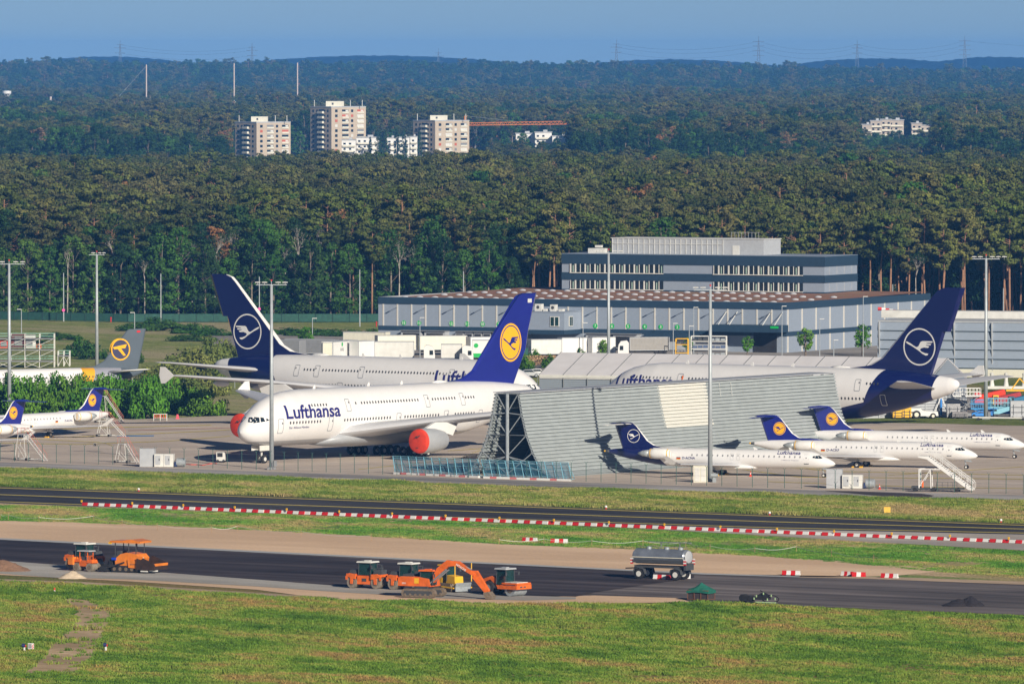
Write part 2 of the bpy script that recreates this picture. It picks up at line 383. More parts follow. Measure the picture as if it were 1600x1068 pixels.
BARK_W = mat('pale_bark', (.42,.38,.33), .9, var=.3, scale=2)

def cards(centers, radii, n, size, rng, flat=.5, jit=.7, up=0.0):
    """leaf faces spread over clump ellipsoids; returns verts, nfaces (quads)"""
    C = np.repeat(np.asarray(centers), n, 0); Rr = np.repeat(np.asarray(radii), n)[:, None]
    d = rng.normal(size=(len(C), 3)); d /= np.linalg.norm(d, axis=1)[:, None]
    rad = rng.uniform(.55, 1.0, (len(C), 1))
    pos = C + d*Rr*rad*np.array([1, 1, flat])
    nm = d + rng.normal(size=d.shape)*jit; nm[:, 2] += up; nm /= np.linalg.norm(nm, axis=1)[:, None]
    a = np.cross(nm, rng.normal(size=nm.shape)); a /= np.linalg.norm(a, axis=1)[:, None]; bb = np.cross(nm, a)
    s = rng.uniform(.6, 1.25, (len(C), 1))*size
    q = np.stack([pos-a*s-bb*s*.7, pos+a*s-bb*s*.5, pos+a*s*.8+bb*s*.7, pos-a*s*.7+bb*s*.6], 1)
    return q.reshape(-1, 3)
def quad_mesh(name, V, m):
    me = bpy.data.meshes.new(name); nf = len(V)//4
    me.vertices.add(len(V)); me.vertices.foreach_set('co', V.astype(np.float32).ravel())
    me.loops.add(nf*4); me.loops.foreach_set('vertex_index', np.arange(nf*4, dtype=np.int32))
    me.polygons.add(nf); me.polygons.foreach_set('loop_start', np.arange(0, nf*4, 4, dtype=np.int32))
    me.materials.append(m); me.update(calc_edges=True); return me
def limb_mesh(name, segs, m, n=6):
    b = MB()
    for p, q, r1, r2 in segs: b.tube(p, q, r1, n, r2)
    me = bpy.data.meshes.new(name); me.from_pydata(b.v, [], b.f); me.materials.append(m)
    me.polygons.foreach_set('use_smooth', [True]*len(me.polygons)); return me
def pine(seed, h=23, crown0=.52, rad=3.3, leaf=None, dens=48, lean=.0):
    r = np.random.default_rng(seed); segs = []; cs = []; rs = []
    top = np.array([lean*h*r.normal(), lean*h*.5, h*.96]); mid = top*.5 + np.array([r.normal()*.3, r.normal()*.3, 0])
    segs += [((0,0,-.5), tuple(mid), .27, .2), (tuple(mid), tuple(top), .2, .06)]
    nb = int(20+rad*3)
    for i in range(nb):
        f = crown0 + (1-crown0)*(i+.5)/nb; z = h*f; base = np.array([top[0]*f, top[1]*f, z-.8])
        rr = rad*(.35+.75*math.sin(math.pi*min(1, (1-f)/(1-crown0)*.86+.14)))*r.uniform(.6, 1.1)
        a = r.uniform(0, 6.28); tip = np.array([top[0]*f+math.cos(a)*rr, top[1]*f+math.sin(a)*rr, z+r.uniform(-.2, .9)])
        segs.append((tuple(base), tuple(tip), .07, .03)); cs.append(tip); rs.append(r.uniform(.9, 1.6))
        cs.append(base*.4+tip*.6+np.array([0,0,.3])); rs.append(r.uniform(.7, 1.2))
    cs.append(top+np.array([0,0,.2])); rs.append(1.1)
    return (quad_mesh('crown', cards(cs, rs, dens, .25, r, .55, .28, .1), leaf or PINE_L), limb_mesh('trunk', segs, BARK_P))
def broad(seed, h=19, rad=4.2, low=.07, leaf=None, dens=50, bark=None, size=.28, nc=75):
    r = np.random.default_rng(seed); segs = [((0,0,-.5), (0,0,h*.5), .3, .2), ((0,0,h*.5), (r.normal()*.5,r.normal()*.5,h*.9), .2, .05)]; cs = []; rs = []
    for i in range(nc):
        f = r.uniform(low, 1); a = r.uniform(0, 6.28)
        prof = math.sin(math.pi*min(1, max(.08, (f-low)/(1-low)*.8+.17)))**.6
        rr = rad*prof*r.uniform(.45, 1.05); c = np.array([math.cos(a)*rr, math.sin(a)*rr, h*f*.97])
        cs.append(c); rs.append(r.uniform(.8, 1.7)*(rad/4.2)**.5)
        if i % 3 == 0: segs.append(((0,0,h*f*.75), tuple(c), .08, .03))
    return (quad_mesh('crown', cards(cs, rs, dens, size, r, .8, .35, .05), leaf or BROAD_L), limb_mesh('trunk', segs, bark or BARK_G))
def bare(seed, h=20, bark=None, wisps=True):
    r = np.random.default_rng(seed); segs = [((0,0,-.5), (.2,0,h*.45), .22, .17)]
    tips = []
    def grow(p, d, L, rad, k):
        q = p + d*L; segs.append((tuple(p), tuple(q), rad, rad*.6))
        if k == 0: tips.append(q); return
        for _ in range(int(r.integers(2, 4))):
            nd = d + r.normal(size=3)*.38; nd[2] = abs(nd[2])*.9+.25; nd /= np.linalg.norm(nd); grow(q, nd, L*r.uniform(.6, .85), rad*.6, k-1)
    grow(np.array([.2, 0, h*.45]), np.array([0, 0, 1.0]), h*.17, .16, 4)
    V = cards(tips, [.9]*len(tips), 7, .15, r, .9, .8)
    return (quad_mesh('crown', V, BROAD_D if wisps else PINE_D), limb_mesh('trunk', segs, bark or BARK_W, 4))
VAR = {}   # kind -> list of (crown mesh, trunk mesh)
VAR['pine'] = [pine(s, h=22+(s % 3), rad=3.0+.35*(s % 4), crown0=.5+.04*(s % 4), lean=.02) for s in range(7)]
VAR['withered'] = [pine(50+s, h=20+s, rad=2.8, leaf=PINE_D, dens=26, crown0=.45, lean=.02) for s in range(2)]
VAR['broad'] = [broad(20+s, h=17+2*s, rad=4+.4*s) for s in range(4)]
VAR['dark'] = [broad(30+s, h=18+2*s, rad=4.2, leaf=BROAD_D) for s in range(3)]
VAR['bare'] = [bare(40+s, h=17+2*s) for s in range(3)]
ORDER = [(k, i) for k in VAR for i in range(len(VAR[k]))]
def sm(a): return max(0.0, min(1.0, a))
# front rows: individual trees
FRONT = []
rng = np.random.default_rng(3)
def kind_front(px, row):
    u = rng.random()
    if px < 830:
        if row < 2: return 'broad' if u < .42 else 'dark' if u < .72 else 'bare' if u < .86 else 'pine'
        return 'pine' if u < .35 else 'broad' if u < .5 else 'dark' if u < .70 else 'bare' if u < .92 else 'withered'
    if row < 1: return 'pine' if u < .8 else 'broad' if u < .92 else 'bare'
    return 'pine' if u < .86 else 'dark' if u < .91 else 'withered' if u < .94 else 'bare'
ROWS = []
row = 0; D = 1946.0
while len(FRONT) < 296:
    x = -178 + rng.uniform(0, 4); 
    while x < 176 and len(FRONT) < 296:
        px = 800 + x*F/D
        behind = 800 < px < 1340 and row < 3 and False
        k = kind_front(px, row)
        FRONT.append((k, x, D+rng.uniform(-2.2, 2.2), rng.uniform(.86, 1.12)*(1.0 if px > 830 else (.86, .92, 1.0, 1.02)[min(row, 3)])))
        ROWS.append((row, px)); x += rng.uniform(3.6, 6.4)
    row += 1; D += 5.6
LAB = {'pine': 'tall pine with bare orange trunk in the front rows of the forest edge', 'withered': 'brown withered pine among green trees at the forest edge',
       'broad': 'bright green leafy tree at the forest edge behind the green fence', 'dark': 'dark green leafy tree at the forest edge behind the green fence',
       'bare': 'thin pale tree with mostly bare branches at the forest edge'}
NAME = {'pine': 'pine_tree', 'withered': 'withered_pine_tree', 'broad': 'leafy_tree', 'dark': 'dark_leafy_tree', 'bare': 'bare_tree'}
SRC = {}
def put_tree(k, i, x, y, s, rz, label, group, name=None, z=0.0):
    r_ = thing(name or NAME[k], label, 'tree', (x, y, z), rz, group); r_.scale = (s, s, s)
    cr, tr = VAR[k][i]
    c = link('crown', cr, r_); t_ = link('trunk', tr, r_)
    if (k, i) not in SRC: SRC[(k, i)] = (c, t_)
    return r_
cnt = {}
ZONES = ((-400,'beyond the left picture edge'),(-1,'beyond the left picture edge'),(95,'above the scaffolding dock'),(155,'between the pink disc pole and the left mast'),(250,'above the grey tail'),(325,'left of the navy tail top'),(400,'behind the navy tail top'),(470,'behind the mast by the big jet'),(560,'above the grey trailers'),(592,'just left of the warehouse corner'),
         (700,'behind the left end of the warehouse'),(790,'behind the warehouse roof, left of the yellow disc'),(880,'between yellow disc tail and office block'),(1000,'behind the left third of the office block'),(1180,'behind the office plant room'),(1350,'behind the right end of the office block'),(1440,'right of the office block'),(1505,'behind the right navy tail'),(1541,'between navy tail and right mast'),(1600,'right of the right mast'),(9999,'beyond the right picture edge'))
LK = {'pine': 'tall orange-trunked pine', 'withered': 'brown withered pine', 'broad': 'bright green leafy tree', 'dark': 'dark green leafy tree', 'bare': 'thin half-bare pale tree'}
def front_label(k, rw, px):
    z = [b_ for a, b_ in ZONES if px <= a][0]
    return LK[k]+' '+z+', '+('front', 'second', 'third', 'fourth', 'fifth', 'sixth', 'seventh', 'eighth')[min(rw, 7)]+' row'
for n_, (k, x, y, s) in enumerate(FRONT):
    i = cnt.get(k, 0) % len(VAR[k]); cnt[k] = cnt.get(k, 0)+1
    put_tree(k, i, x, y, s, rng.uniform(0, 6.28), front_label(k, *ROWS[n_]), {'pine': 'pines of the forest edge', 'withered': 'withered pines of the forest edge', 'broad': 'leafy trees of the forest edge', 'dark': 'dark leafy trees of the forest edge', 'bare': 'half-bare trees of the forest edge'}[k])
# deeper wood: one object of instanced trees
def scatter_group(name, sources, slots):
    g = bpy.data.node_groups.new(name, 'GeometryNodeTree'); g.is_modifier = True
    g.interface.new_socket('Geometry', in_out='INPUT', socket_type='NodeSocketGeometry')
    g.interface.new_socket('Geometry', in_out='OUTPUT', socket_type='NodeSocketGeometry')
    gi = g.nodes.new('NodeGroupInput'); go = g.nodes.new('NodeGroupOutput'); jn = g.nodes.new('GeometryNodeJoinGeometry')
    def attr(nm, ty):
        a = g.nodes.new('GeometryNodeInputNamedAttribute'); a.data_type = ty; a.inputs[0].default_value = nm; return a.outputs[0]
    for sl_i in range(slots):
        for vi, srcs in enumerate(sources):
            # one instancer per variant keeps crown and trunk paired
            oi = g.nodes.new('GeometryNodeObjectInfo'); oi.inputs['Object'].default_value = srcs[sl_i]; oi.inputs['As Instance'].default_value = True; oi.transform_space = 'ORIGINAL'
            ip = g.nodes.new('GeometryNodeInstanceOnPoints')
            cmp_ = g.nodes.new('FunctionNodeCompare'); cmp_.data_type = 'INT'; cmp_.operation = 'EQUAL'
            g.links.new(attr('idx', 'INT'), cmp_.inputs[2]); cmp_.inputs[3].default_value = vi
            g.links.new(gi.outputs[0], ip.inputs['Points']); g.links.new(cmp_.outputs[0], ip.inputs['Selection'])
            g.links.new(oi.outputs['Geometry'], ip.inputs['Instance'])
            g.links.new(attr('rot', 'FLOAT_VECTOR'), ip.inputs['Rotation']); g.links.new(attr('scl', 'FLOAT_VECTOR'), ip.inputs['Scale'])
            g.links.new(ip.outputs[0], jn.inputs[0])
    g.links.new(jn.outputs[0], go.inputs[0]); return g
def scatter(name, pos, idx, rot, scl, sources, slots):
    me = bpy.data.meshes.new(name); me.from_pydata([tuple(p) for p in pos], [], [])
    for nm, ty, arr in (('idx', 'INT', idx), ('rot', 'FLOAT_VECTOR', rot), ('scl', 'FLOAT_VECTOR', scl)):
        a = me.attributes.new(nm, ty, 'POINT'); a.data.foreach_set('value' if ty == 'INT' else 'vector', np.ascontiguousarray(arr, dtype=np.int32 if ty == 'INT' else np.float32).ravel())
    o = link(name, me); md = o.modifiers.new('scatter', 'NODES'); md.node_group = scatter_group(name, sources, slots)
    o['kind'] = 'stuff'; return o
for q in ORDER:
    if q not in SRC: put_tree(q[0], q[1], rng.uniform(-160, 160), 2000+rng.uniform(0, 6), 1.0, 0, LAB[q[0]], None)
IDX = {q: j for j, q in enumerate(ORDER)}
def smooth_noise(x, y, s, seed):
    rr = np.random.default_rng(seed); n = 6; out = np.zeros_like(x)
    for i in range(n):
        a, ph = rr.uniform(0, 6.28), rr.uniform(0, 6.28, 2); k = s*rr.uniform(.6, 1.8)
        out += np.sin((x*math.cos(a)+y*math.sin(a))*k+ph[0])*np.cos((y*math.cos(a)-x*math.sin(a))*k*.7+ph[1])
    return out/n*2
def ground_z(x, y):
    """terrain height: flat, then the wooded ridge"""
    xr = x/y*11500
    top = 23 - 11.5*np.clip((xr+60)/720, 0, 1) + .8*np.sin(xr/160.)
    t_ = np.clip((y-9300)/2000, 0, 1); return top*t_*t_*(3-2*t_)
def wood(name, y0, y1, half, cell, cellgrow, probs, seed, grow=1.0, keep=None, zvar=0.0, low=None):
    r = np.random.default_rng(seed); P = []
    y = y0
    while y < y1:
        c = cell*(y/y0)**cellgrow; hw = half(y); n = int(2*hw/c)
        xs = np.linspace(-hw, hw, n)+r.uniform(-.42, .42, n)*c
        P.append(np.stack([xs, y+r.uniform(-.5, .5, n)*c], 1)); y += c*.92
    P = np.concatenate(P); x, yy = P[:, 0], P[:, 1]
    m_ = r.random(len(P)) < .96
    if keep is not None: m_ &= keep(x, yy)
    x, yy = x[m_], yy[m_]; n = len(x)
    v = smooth_noise(x, yy, 1/45., seed+1)+.7*smooth_noise(x, yy, 1/18., seed+2)
    kinds = np.array(['pine']*n, dtype=object); u = r.random(n)
    th = probs(x, yy, v, u)
    for k_, mask in th: kinds[mask] = k_
    idx = np.array([IDX[(k_, int(r.integers(len(VAR[k_]))))] for k_ in kinds])
    s = r.uniform(.74, 1.16, n)*grow*(1+.12*v)*(1-.15*np.clip((yy-2500)/700, 0, 1)*(yy < 3400))
    if low is not None: s = s*low(x, yy)
    rot = np.zeros((n, 3)); rot[:, 2] = r.uniform(0, 6.28, n); rot[:, 0] = r.normal(0, .03, n)
    z = ground_z(x, yy)+zvar*v
    o = scatter(name, np.stack([x, yy, z], 1), idx, rot, np.stack([s*1.08, s*1.08, s], 1), [SRC[q] for q in ORDER], 2)
    return o
def probs_near(x, y, v, u):
    px = 800+x*F/y
    pb = np.clip((830-px)/500, 0, 1)*np.clip((2150-y)/150, 0, 1)*.35
    far = np.clip((y-2900)/300, 0, 1)
    return [('dark', (u < .05+pb+far*.35)), ('broad', (u > .93-far*.12)), ('withered', (u > .42) & (u < .475)), ('bare', (u > .85) & (u < .875+pb*.2))]
wf = wood('forest', D, 3340, lambda y: 66/1000*y+32, 5.7, .25, probs_near, 5)
tag(wf, 'mixed pine wood stretching from the forest edge to the housing blocks', 'forest')
def probs_far(x, y, v, u):
    b_ = np.sin(y/170.+x/900.)+.9*smooth_noise(x, y, 1/260., 77)
    return [('dark', (b_ > -.35) & (u < .8) | (y < 3860)), ('broad', (b_ > -.35) & (u >= .8)), ('withered', (b_ < -.35) & (u < .07)), ('bare', (b_ < -.35) & (u > .80))]
def keep_far(x, y):
    px = 800+x*F/y
    town = ((px > 352) & (px < 900)) & (y < 4820)
    inst = (px > 1335) & (px < 1465) & (y < 4960)
    road = np.abs(y-(8900+x*.25)) < 120
    near_house = (y > 4560) & (y < 4830) & town | inst & (y > 4890)
    return ~near_house & ~road
def low_far(x, y):
    px = 800+x*F/y; k = np.ones(len(x)); k[(px > 352) & (px < 900) & (y < 4820)] = .27; k[(px > 770) & (px < 900) & (y < 4820)] = .55; k[(px > 1335) & (px < 1465) & (y < 4960)] = .60; return k
wf2 = wood('far_forest', 3720, 9050, lambda y: 66/1000*y+20, 8.6, .35, probs_far, 9, 1.1, keep_far, 1.2, low_far)
tag(wf2, 'wide far forest of dark and pale tree bands behind the housing blocks', 'forest')
def probs_ridge(x, y, v, u): return [('dark', u < .86), ('broad', u > .94), ('withered', (u > .6) & (u < .61))]
wf3 = wood('ridge_forest', 9250, 11500, lambda y: 66/1000*y+20, 14.5, .1, probs_ridge, 13, 1.3, None, 0)
tag(wf3, 'blue hazy wooded ridge on the horizon', 'forest')
# ridge terrain and hills in the far distance
def terrain(name, xs, ys, fz, m):
    V = [(x, y, fz(x, y)) for y in ys for x in xs]; n = len(xs)
    Fc = [(j*n+i, j*n+i+1, (j+1)*n+i+1, (j+1)*n+i) for j in range(len(ys)-1) for i in range(n-1)]
    me = bpy.data.meshes.new(name); me.from_pydata(V, [], Fc); me.materials.append(m); me.polygons.foreach_set('use_smooth', [True]*len(Fc)); me.update(); return structure(link(name, me))
terrain('wooded_ridge', np.linspace(-1500, 1500, 60), np.linspace(9150, 13000, 24), lambda x, y: float(ground_z(np.array(x), np.array(y)))-.3, gm)
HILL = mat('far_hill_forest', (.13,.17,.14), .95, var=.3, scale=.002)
for D_, cx, wd, h_, ypk in ((16000, -260, 400, 0, 86.5), (16000, 700, 260, 0, 91.0), (15600, 300, 300, 0, 92.5), (16000, 930, 200, 0, 88.5), (16000, -780, 250, 0, 88)):
    hz = H-(ypk-YH)*D_/F
    terrain('distant_hill', np.linspace(cx-wd, cx+wd, 90), np.linspace(D_, D_+400, 6),
            lambda x, y, cx=cx, wd=wd, hz=hz, D_=D_: (hz+.7*math.sin(x/17.)*math.sin(x/7.)+.5*math.sin(x/3.3))*(.55+.45*math.cos(math.pi/2*min(1, abs(x-cx)/wd)))*max(0, 1-((y-D_)/400.)**2)-.5, HILL)
# ---- bushes and shrubs ----
def bush_mesh(seed, L, W, Hh, leaf, dens=60, size=.22):
    r = np.random.default_rng(seed); n = int(L*W*Hh/3.5)+8; cs, rs = [], []
    for _ in range(n):
        a = r.uniform(-1, 1); b_ = r.uniform(-1, 1); e = max(.25, 1-a*a*.5-b_*b_*.6)
        cs.append((a*L/2, b_*W/2, r.uniform(.15, 1)*Hh*e)); rs.append(r.uniform(.7, 1.5))
    return quad_mesh('bush', cards(cs, rs, dens, size, r, .85, .6, .1), leaf)
BM = {k: [bush_mesh(60+i, 7, 4.5, 4.2, m_) for i in range(3)] for k, m_ in (('g', BUSH_L), ('p', BUSH_P), ('d', BROAD_L))}
def bush(px, py, L, h, k, label, group, i=0, dy=0):
    v = at(px, py); o = link('bush', BM[k][i % 3]); o.location = (v.x, v.y+dy, -.1); o.scale = (L/7, 1.0, h/4.2); o.rotation_euler = (0, 0, rng.uniform(-.3, .3))
    return tag(o, label, 'bush', group)
for j, px in enumerate(range(-60, 336, 24)):
    bush(px, 650 + (px > 250)*-4 + 3*math.sin(j*1.7), 5.4, 6.4+math.sin(j*2.1)*.9 - (2.4 if px > 290 else 0), 'g', 'leafy bright green bush in the hedge behind the left apron', 'bushes along the left apron', j)
for j, px in enumerate(range(-50, 250, 22)):
    bush(px, 636+2*math.sin(j*1.3), 5.6, 4.5+math.sin(j*1.7)*.7, 'g', 'leafy bright green bush in the rear row of the hedge by the left apron', 'rear bushes along the left apron', j+1)
for j, (px, py, L, h) in enumerate([(232,628,6,4.6),(262,630,7,5.0),(292,628,7,4.6),(322,618,6,4.0),(270,596,8,4),(305,590,8,5.5),(335,585,7,5),(355,596,6,4.5),(290,577,8,4),(325,570,7,5),(240,600,6,3.6),(350,566,6,4.4),(120,556,5,3.8),(146,560,5,3.4),(205,566,4,3.2)]):
    bush(px, py, L, h, 'p' if 230 <= px else 'd', 'pale flowering bush on the grass bank left of the blue tail' if px >= 230 else 'green bush on the grass bank behind the grey tail', 'pale bushes on the bank' if px >= 230 else 'green bushes on the bank', j)
for j, (px, py, L, h) in enumerate([(238,512,9,2.2),(215,516,8,1.8),(262,516,10,2.0),(300,520,9,2.0),(335,524,9,1.6),(100,530,7,1.2),(85,526,6,1.0),(300,532,9,1.5),(450,522,9,1.5),(480,524,10,1.6),(515,524,10,1.6),(548,525,9,1.5),(580,524,8,1.4),(700,590,4,2),(40,535,8,.9)]):
    bush(px, py, L, h, 'd', 'low dark shrub on the dry grass bank below the green fence', 'low shrubs on the bank', j)
for j, (px, py) in enumerate([(815,572),(822,577),(858,574),(905,566),(868,580),(835,566)]):
    bush(px, py, 2.6, 2.6, 'g', 'small green shrub beside the stacked firewood', 'shrubs by the firewood', j)
# young round trees in front of the warehouse and by the trucks
YT = broad(90, h=7.5, rad=1.9, low=.33, leaf=BUSH_L, dens=40, size=.2, nc=34)
VAR['young'] = [YT]; NAME['young'] = 'young_tree'; LAB['young'] = ''
for px, py, s, lab in ((1259,558,.78,'young tree before the grey warehouse side wall, the left one'), (1348,556,.85,'young tree before the grey warehouse side wall, the right one'), (1168,557,.55,'small young tree beside the dark loading gate'),
                       (1076,556,.5,'slim green sapling beside the yellow storage rack'), (943,560,.5,'green sapling beside the truck with open cab'), (478,557,.8,'young tree between the dark blue car and the grey trailer')):
    v = at(px, py); put_tree('young', 0, v.x, v.y, s, px, lab, None)
for px, py, s in ((602,238,1),(620,238,1.05),(590,238,.95),(632,238,1.0),(656,238,.95),(578,239,.8)):
    v = atd(px, 238, 4640+px*.02)
    o = put_tree('dark', int(px) % 3, v.x, v.y, .95*s, px, 'narrow dark poplar before the low white houses between the tower blocks', 'poplars by the white houses', 'poplar_tree'); o.scale = (.4*s, .4*s, .92*s)
# ---------------- large airliners ----------------
A_ST = np.array([  # x, half width, z bottom, z top
 (0,.02,4.75,4.8),(.35,.75,4.1,5.5),(1.0,1.35,3.55,6.25),(2,1.95,3.1,7.15),(3.2,2.45,2.8,8.1),(5,2.95,2.58,9.25),(7,3.28,2.48,10.05),(9.5,3.48,2.45,10.55),(12.5,3.57,2.45,10.82),
 (16,3.57,2.45,10.86),(48,3.57,2.45,10.86),(52,3.46,2.75,10.86),(56,3.2,3.45,10.78),(60,2.75,4.35,10.6),(64,2.1,5.45,10.3),(67,1.5,6.35,10.0),(69.3,1.0,7.15,9.7),(70.4,.55,7.9,9.3),(70.8,.15,8.4,8.9)])
C_ST = np.array([(0,.02,1.95,2.0),(.35,.35,1.65,2.35),(1.0,.65,1.42,2.72),(1.9,.95,1.26,3.1),(2.8,1.15,1.18,3.55),(3.8,1.28,1.15,3.8),(5.2,1.34,1.15,3.88),(24,1.34,1.15,3.88),(27,1.27,1.3,3.88),(30,1.0,1.75,3.85),(32.5,.68,2.25,3.75),(34.3,.4,2.7,3.6),(35.3,.22,2.95,3.45)])
class Body:
    def __init__(s, st): s.st = st
    def sec(s, x): return [float(np.interp(x, s.st[:,0], s.st[:,k])) for k in (1,2,3)]
    def y(s, x, z):
        w_, z0, z1 = s.sec(x); c, h = (z0+z1)/2, (z1-z0)/2; q = 1-((z-c)/h)**2
        return w_*math.sqrt(max(q, 0.02))
    def pt(s, x, z, side, off=.03):
        w_, z0, z1 = s.sec(x); c, h = (z0+z1)/2, (z1-z0)/2; y = s.y(x, z)
        n = Vector((0, y/(w_*w_), (z-c)/(h*h))).normalized()
        return (x, side*(y+n.y*off), z+n.z*off)
    def mesh(s, n=36, step=1.0):
        xs = sorted(set(list(s.st[:,0])+list(np.arange(s.st[0,0], s.st[-1,0], step)))); rings = []
        for x in xs:
            w_, z0, z1 = s.sec(x); c, h = (z0+z1)/2, (z1-z0)/2
            rings.append([(x, w_*math.sin(2*math.pi*i/n), c+h*math.cos(2*math.pi*i/n)) for i in range(n)])
        return MB().loft(rings)
def decal_poly(body, poly, side, off=.03):
    """small outline laid on the body surface"""
    b = MB(); b.add([body.pt(x, z, side, off) for x, z in poly], [tuple(range(len(poly)))]); return b
def ring_poly(body, outer, inner, side, off=.03):
    n = len(outer); b = MB()
    b.add([body.pt(x, z, side, off) for x, z in outer]+[body.pt(x, z, side, off) for x, z in inner], [(i, (i+1)%n, n+(i+1)%n, n+i) for i in range(n)]); return b
def body_text(name, s, body, x0, z0, w_, h_, side, m, parent, bold=.02, slope=0.0):
    vs, fs = text_mesh(s, w_, h_, bold, max(.12, h_/9) if h_ > .6 else None); b = MB()
    P_ = [body.pt(x0+u if side < 0 else x0-u, z0+v+slope*u, side, .035) for u, v in vs]; b.add(P_, fs); return b.build(name, m, parent)
BIRD = [(-.92,.27),(-.84,.29),(-.60,.19),(-.40,.07),(-.22,-.02),(-.08,.02),(.0,.15),(.09,.29),(.2,.33),(.90,.33),(.86,.25),(.48,.23),(.48,.195),(.80,.18),(.74,.10),(.45,.12),(.44,.085),(.66,.04),(.58,-.05),(.3,-.03),(.1,-.09),(.03,-.17),(.15,-.27),(.38,-.35),(.60,-.37),(.55,-.46),(.42,-.48),(.22,-.40),(.0,-.25),(-.22,-.12),(-.5,.03),(-.82,.17)]
def ring_flat(r0, r1, n=40): 
    o, i = circle(r0, n), circle(r1, n); return o+i, [(k, (k+1)%n, n+(k+1)%n, n+k) for k in range(n)]
def emblem(parent, cx, cz, r, ry, yoff, style, flip, tilt=0.0):
    """round crane emblem on both faces of a fin"""
    def put(vs, fs, lift, name, m):
        b = MB()
        for sd in (-1, 1):
            P_ = []
            for u, v in vs:
                a, c_ = u*math.cos(tilt)-v*math.sin(tilt), u*math.sin(tilt)+v*math.cos(tilt)
                P_.append((cx+a*r, sd*(yoff+lift), cz+c_*ry))
            b.add(P_, fs)
        return b.build(name, m, parent)
    bird = [(x, z) for x, z in BIRD]
    if style == 'new':
        v, f = ring_flat(1.0, .925); put(v, f, .02, 'emblem_ring', WHITE)
        put([(x*.93, z*.95) for x, z in bird], [tuple(range(len(bird)))], .02, 'crane_emblem', WHITE)
    else:
        put(circle(1.0, 40), [tuple(range(40))], .02, 'emblem_disc', YDISC)
        v, f = ring_flat(.90, .84); put(v, f, .035, 'emblem_ring', BLUET)
        k = [(x*.78, z*.85) for x, z in bird]
        put(k, [tuple(range(len(k)))], .035, 'crane_emblem', BLUET)
def fin(parent, outline, T, mats, le_n, inset=.9):
    """outline: first le_n+1 points run up the leading edge"""
    cx = sum(p[0] for p in outline)/len(outline); cz = sum(p[1] for p in outline)/len(outline)
    inn = [(cx+(x-cx)*inset, cz+(z-cz)*(inset+.07)) for x, z in outline]; n = len(outline)
    b = MB(); b.v = [(x, 0, z) for x, z in outline]+[(x, T, z) for x, z in inn]+[(x, -T, z) for x, z in inn]
    b.f = [tuple(range(n, 2*n)), tuple(range(2*n, 3*n))]; b.m = [0, 0]
    for i in range(n):
        j = (i+1) % n; mi = 1 if i < le_n else 0
        b.f += [(i, j, n+j, n+i), (i, j, 2*n+j, 2*n+i)]; b.m += [mi, mi]
    return b.build('tail_fin', mats, parent)
def foil(chord, t): 
    pts = [(0,0),(.02,.30),(.10,.75),(.30,1.0),(.55,.85),(.8,.42),(1,.04),(1,-.04),(.8,-.25),(.55,-.5),(.3,-.65),(.1,-.5),(.02,-.22)]
    return [(x*chord, z*t/1.65) for x, z in pts]
def wing_loft(secs, side):
    rings = []
    for x, y, z, c, t_ in secs: rings.append([(x+a, side*y, z+b_) for a, b_ in foil(c, t_)])
    return MB().loft(rings)
def wheel(parent, x, y, z, r, wd, name='wheel'):
    b = MB(); b.lathe([(-wd/2,r*.82),(-wd/2*.8,r),(wd/2*.8,r),(wd/2,r*.82)], (x, y, z), 'y', 18); w_ = b.build(name, BLACK, parent, True, angle=.6)
    c = MB(); c.lathe([(-wd/2-.02,r*.5),(wd/2+.02,r*.5)], (x, y, z), 'y', 14); c.build('rim', OFFW, w_); return w_
def liv(name, base, parts):
    """body paint: parts = [(colour, kx, kz, c)] painted where kx*x+kz*z>c in object space, optional belly"""
    m, t, p = newmat(name); tc = N(t, 'ShaderNodeTexCoord'); sp = N(t, 'ShaderNodeSeparateXYZ'); t.links.new(tc.outputs['Object'], sp.inputs[0])
    nn = noise(t, tc.outputs['Object'], .5, 4, .6, (1, 1, .4))
    col = ramp(t, nn, [(.3, tuple(c*.94 for c in base)), (.7, base)])
    for cl, kx, kz, c in parts:
        a = N(t, 'ShaderNodeMath', operation='MULTIPLY'); t.links.new(sp.outputs[0], a.inputs[0]); a.inputs[1].default_value = kx
        b = N(t, 'ShaderNodeMath', operation='MULTIPLY_ADD'); t.links.new(sp.outputs[2], b.inputs[0]); b.inputs[1].default_value = kz; t.links.new(a.outputs[0], b.inputs[2])
        g = N(t, 'ShaderNodeMath', operation='GREATER_THAN'); t.links.new(b.outputs[0], g.inputs[0]); g.inputs[1].default_value = c
        col = mix(t, col, cl, g.outputs[0])
    t.links.new(col, p.inputs['Base Color']); p.inputs['Roughness'].default_value = .3; p.inputs['Coat Weight'].default_value = .25; return m
WB = (.78,.78,.775); NV = (.006,.009,.085)
LIV_NEW = liv('body_white_navy', WB, [(NV, 1, -.5, 51.6), (NV, 1, -4.4, 30.2), (WB, 1, -.28, 64.4)])
LIV_OLD = liv('body_white_grey_belly', WB, [((.40,.41,.42), 0, -1, -3.35)])
LIV_CN = liv('commuter_white_navy', WB, [(NV, 1, -.9, 24.8), (WB, 1, -.9, 99)])
LIV_CW = liv('commuter_white', WB, [])
WINGT = mat('wing_paint', (.55,.56,.58), .35, var=.06, scale=.3)
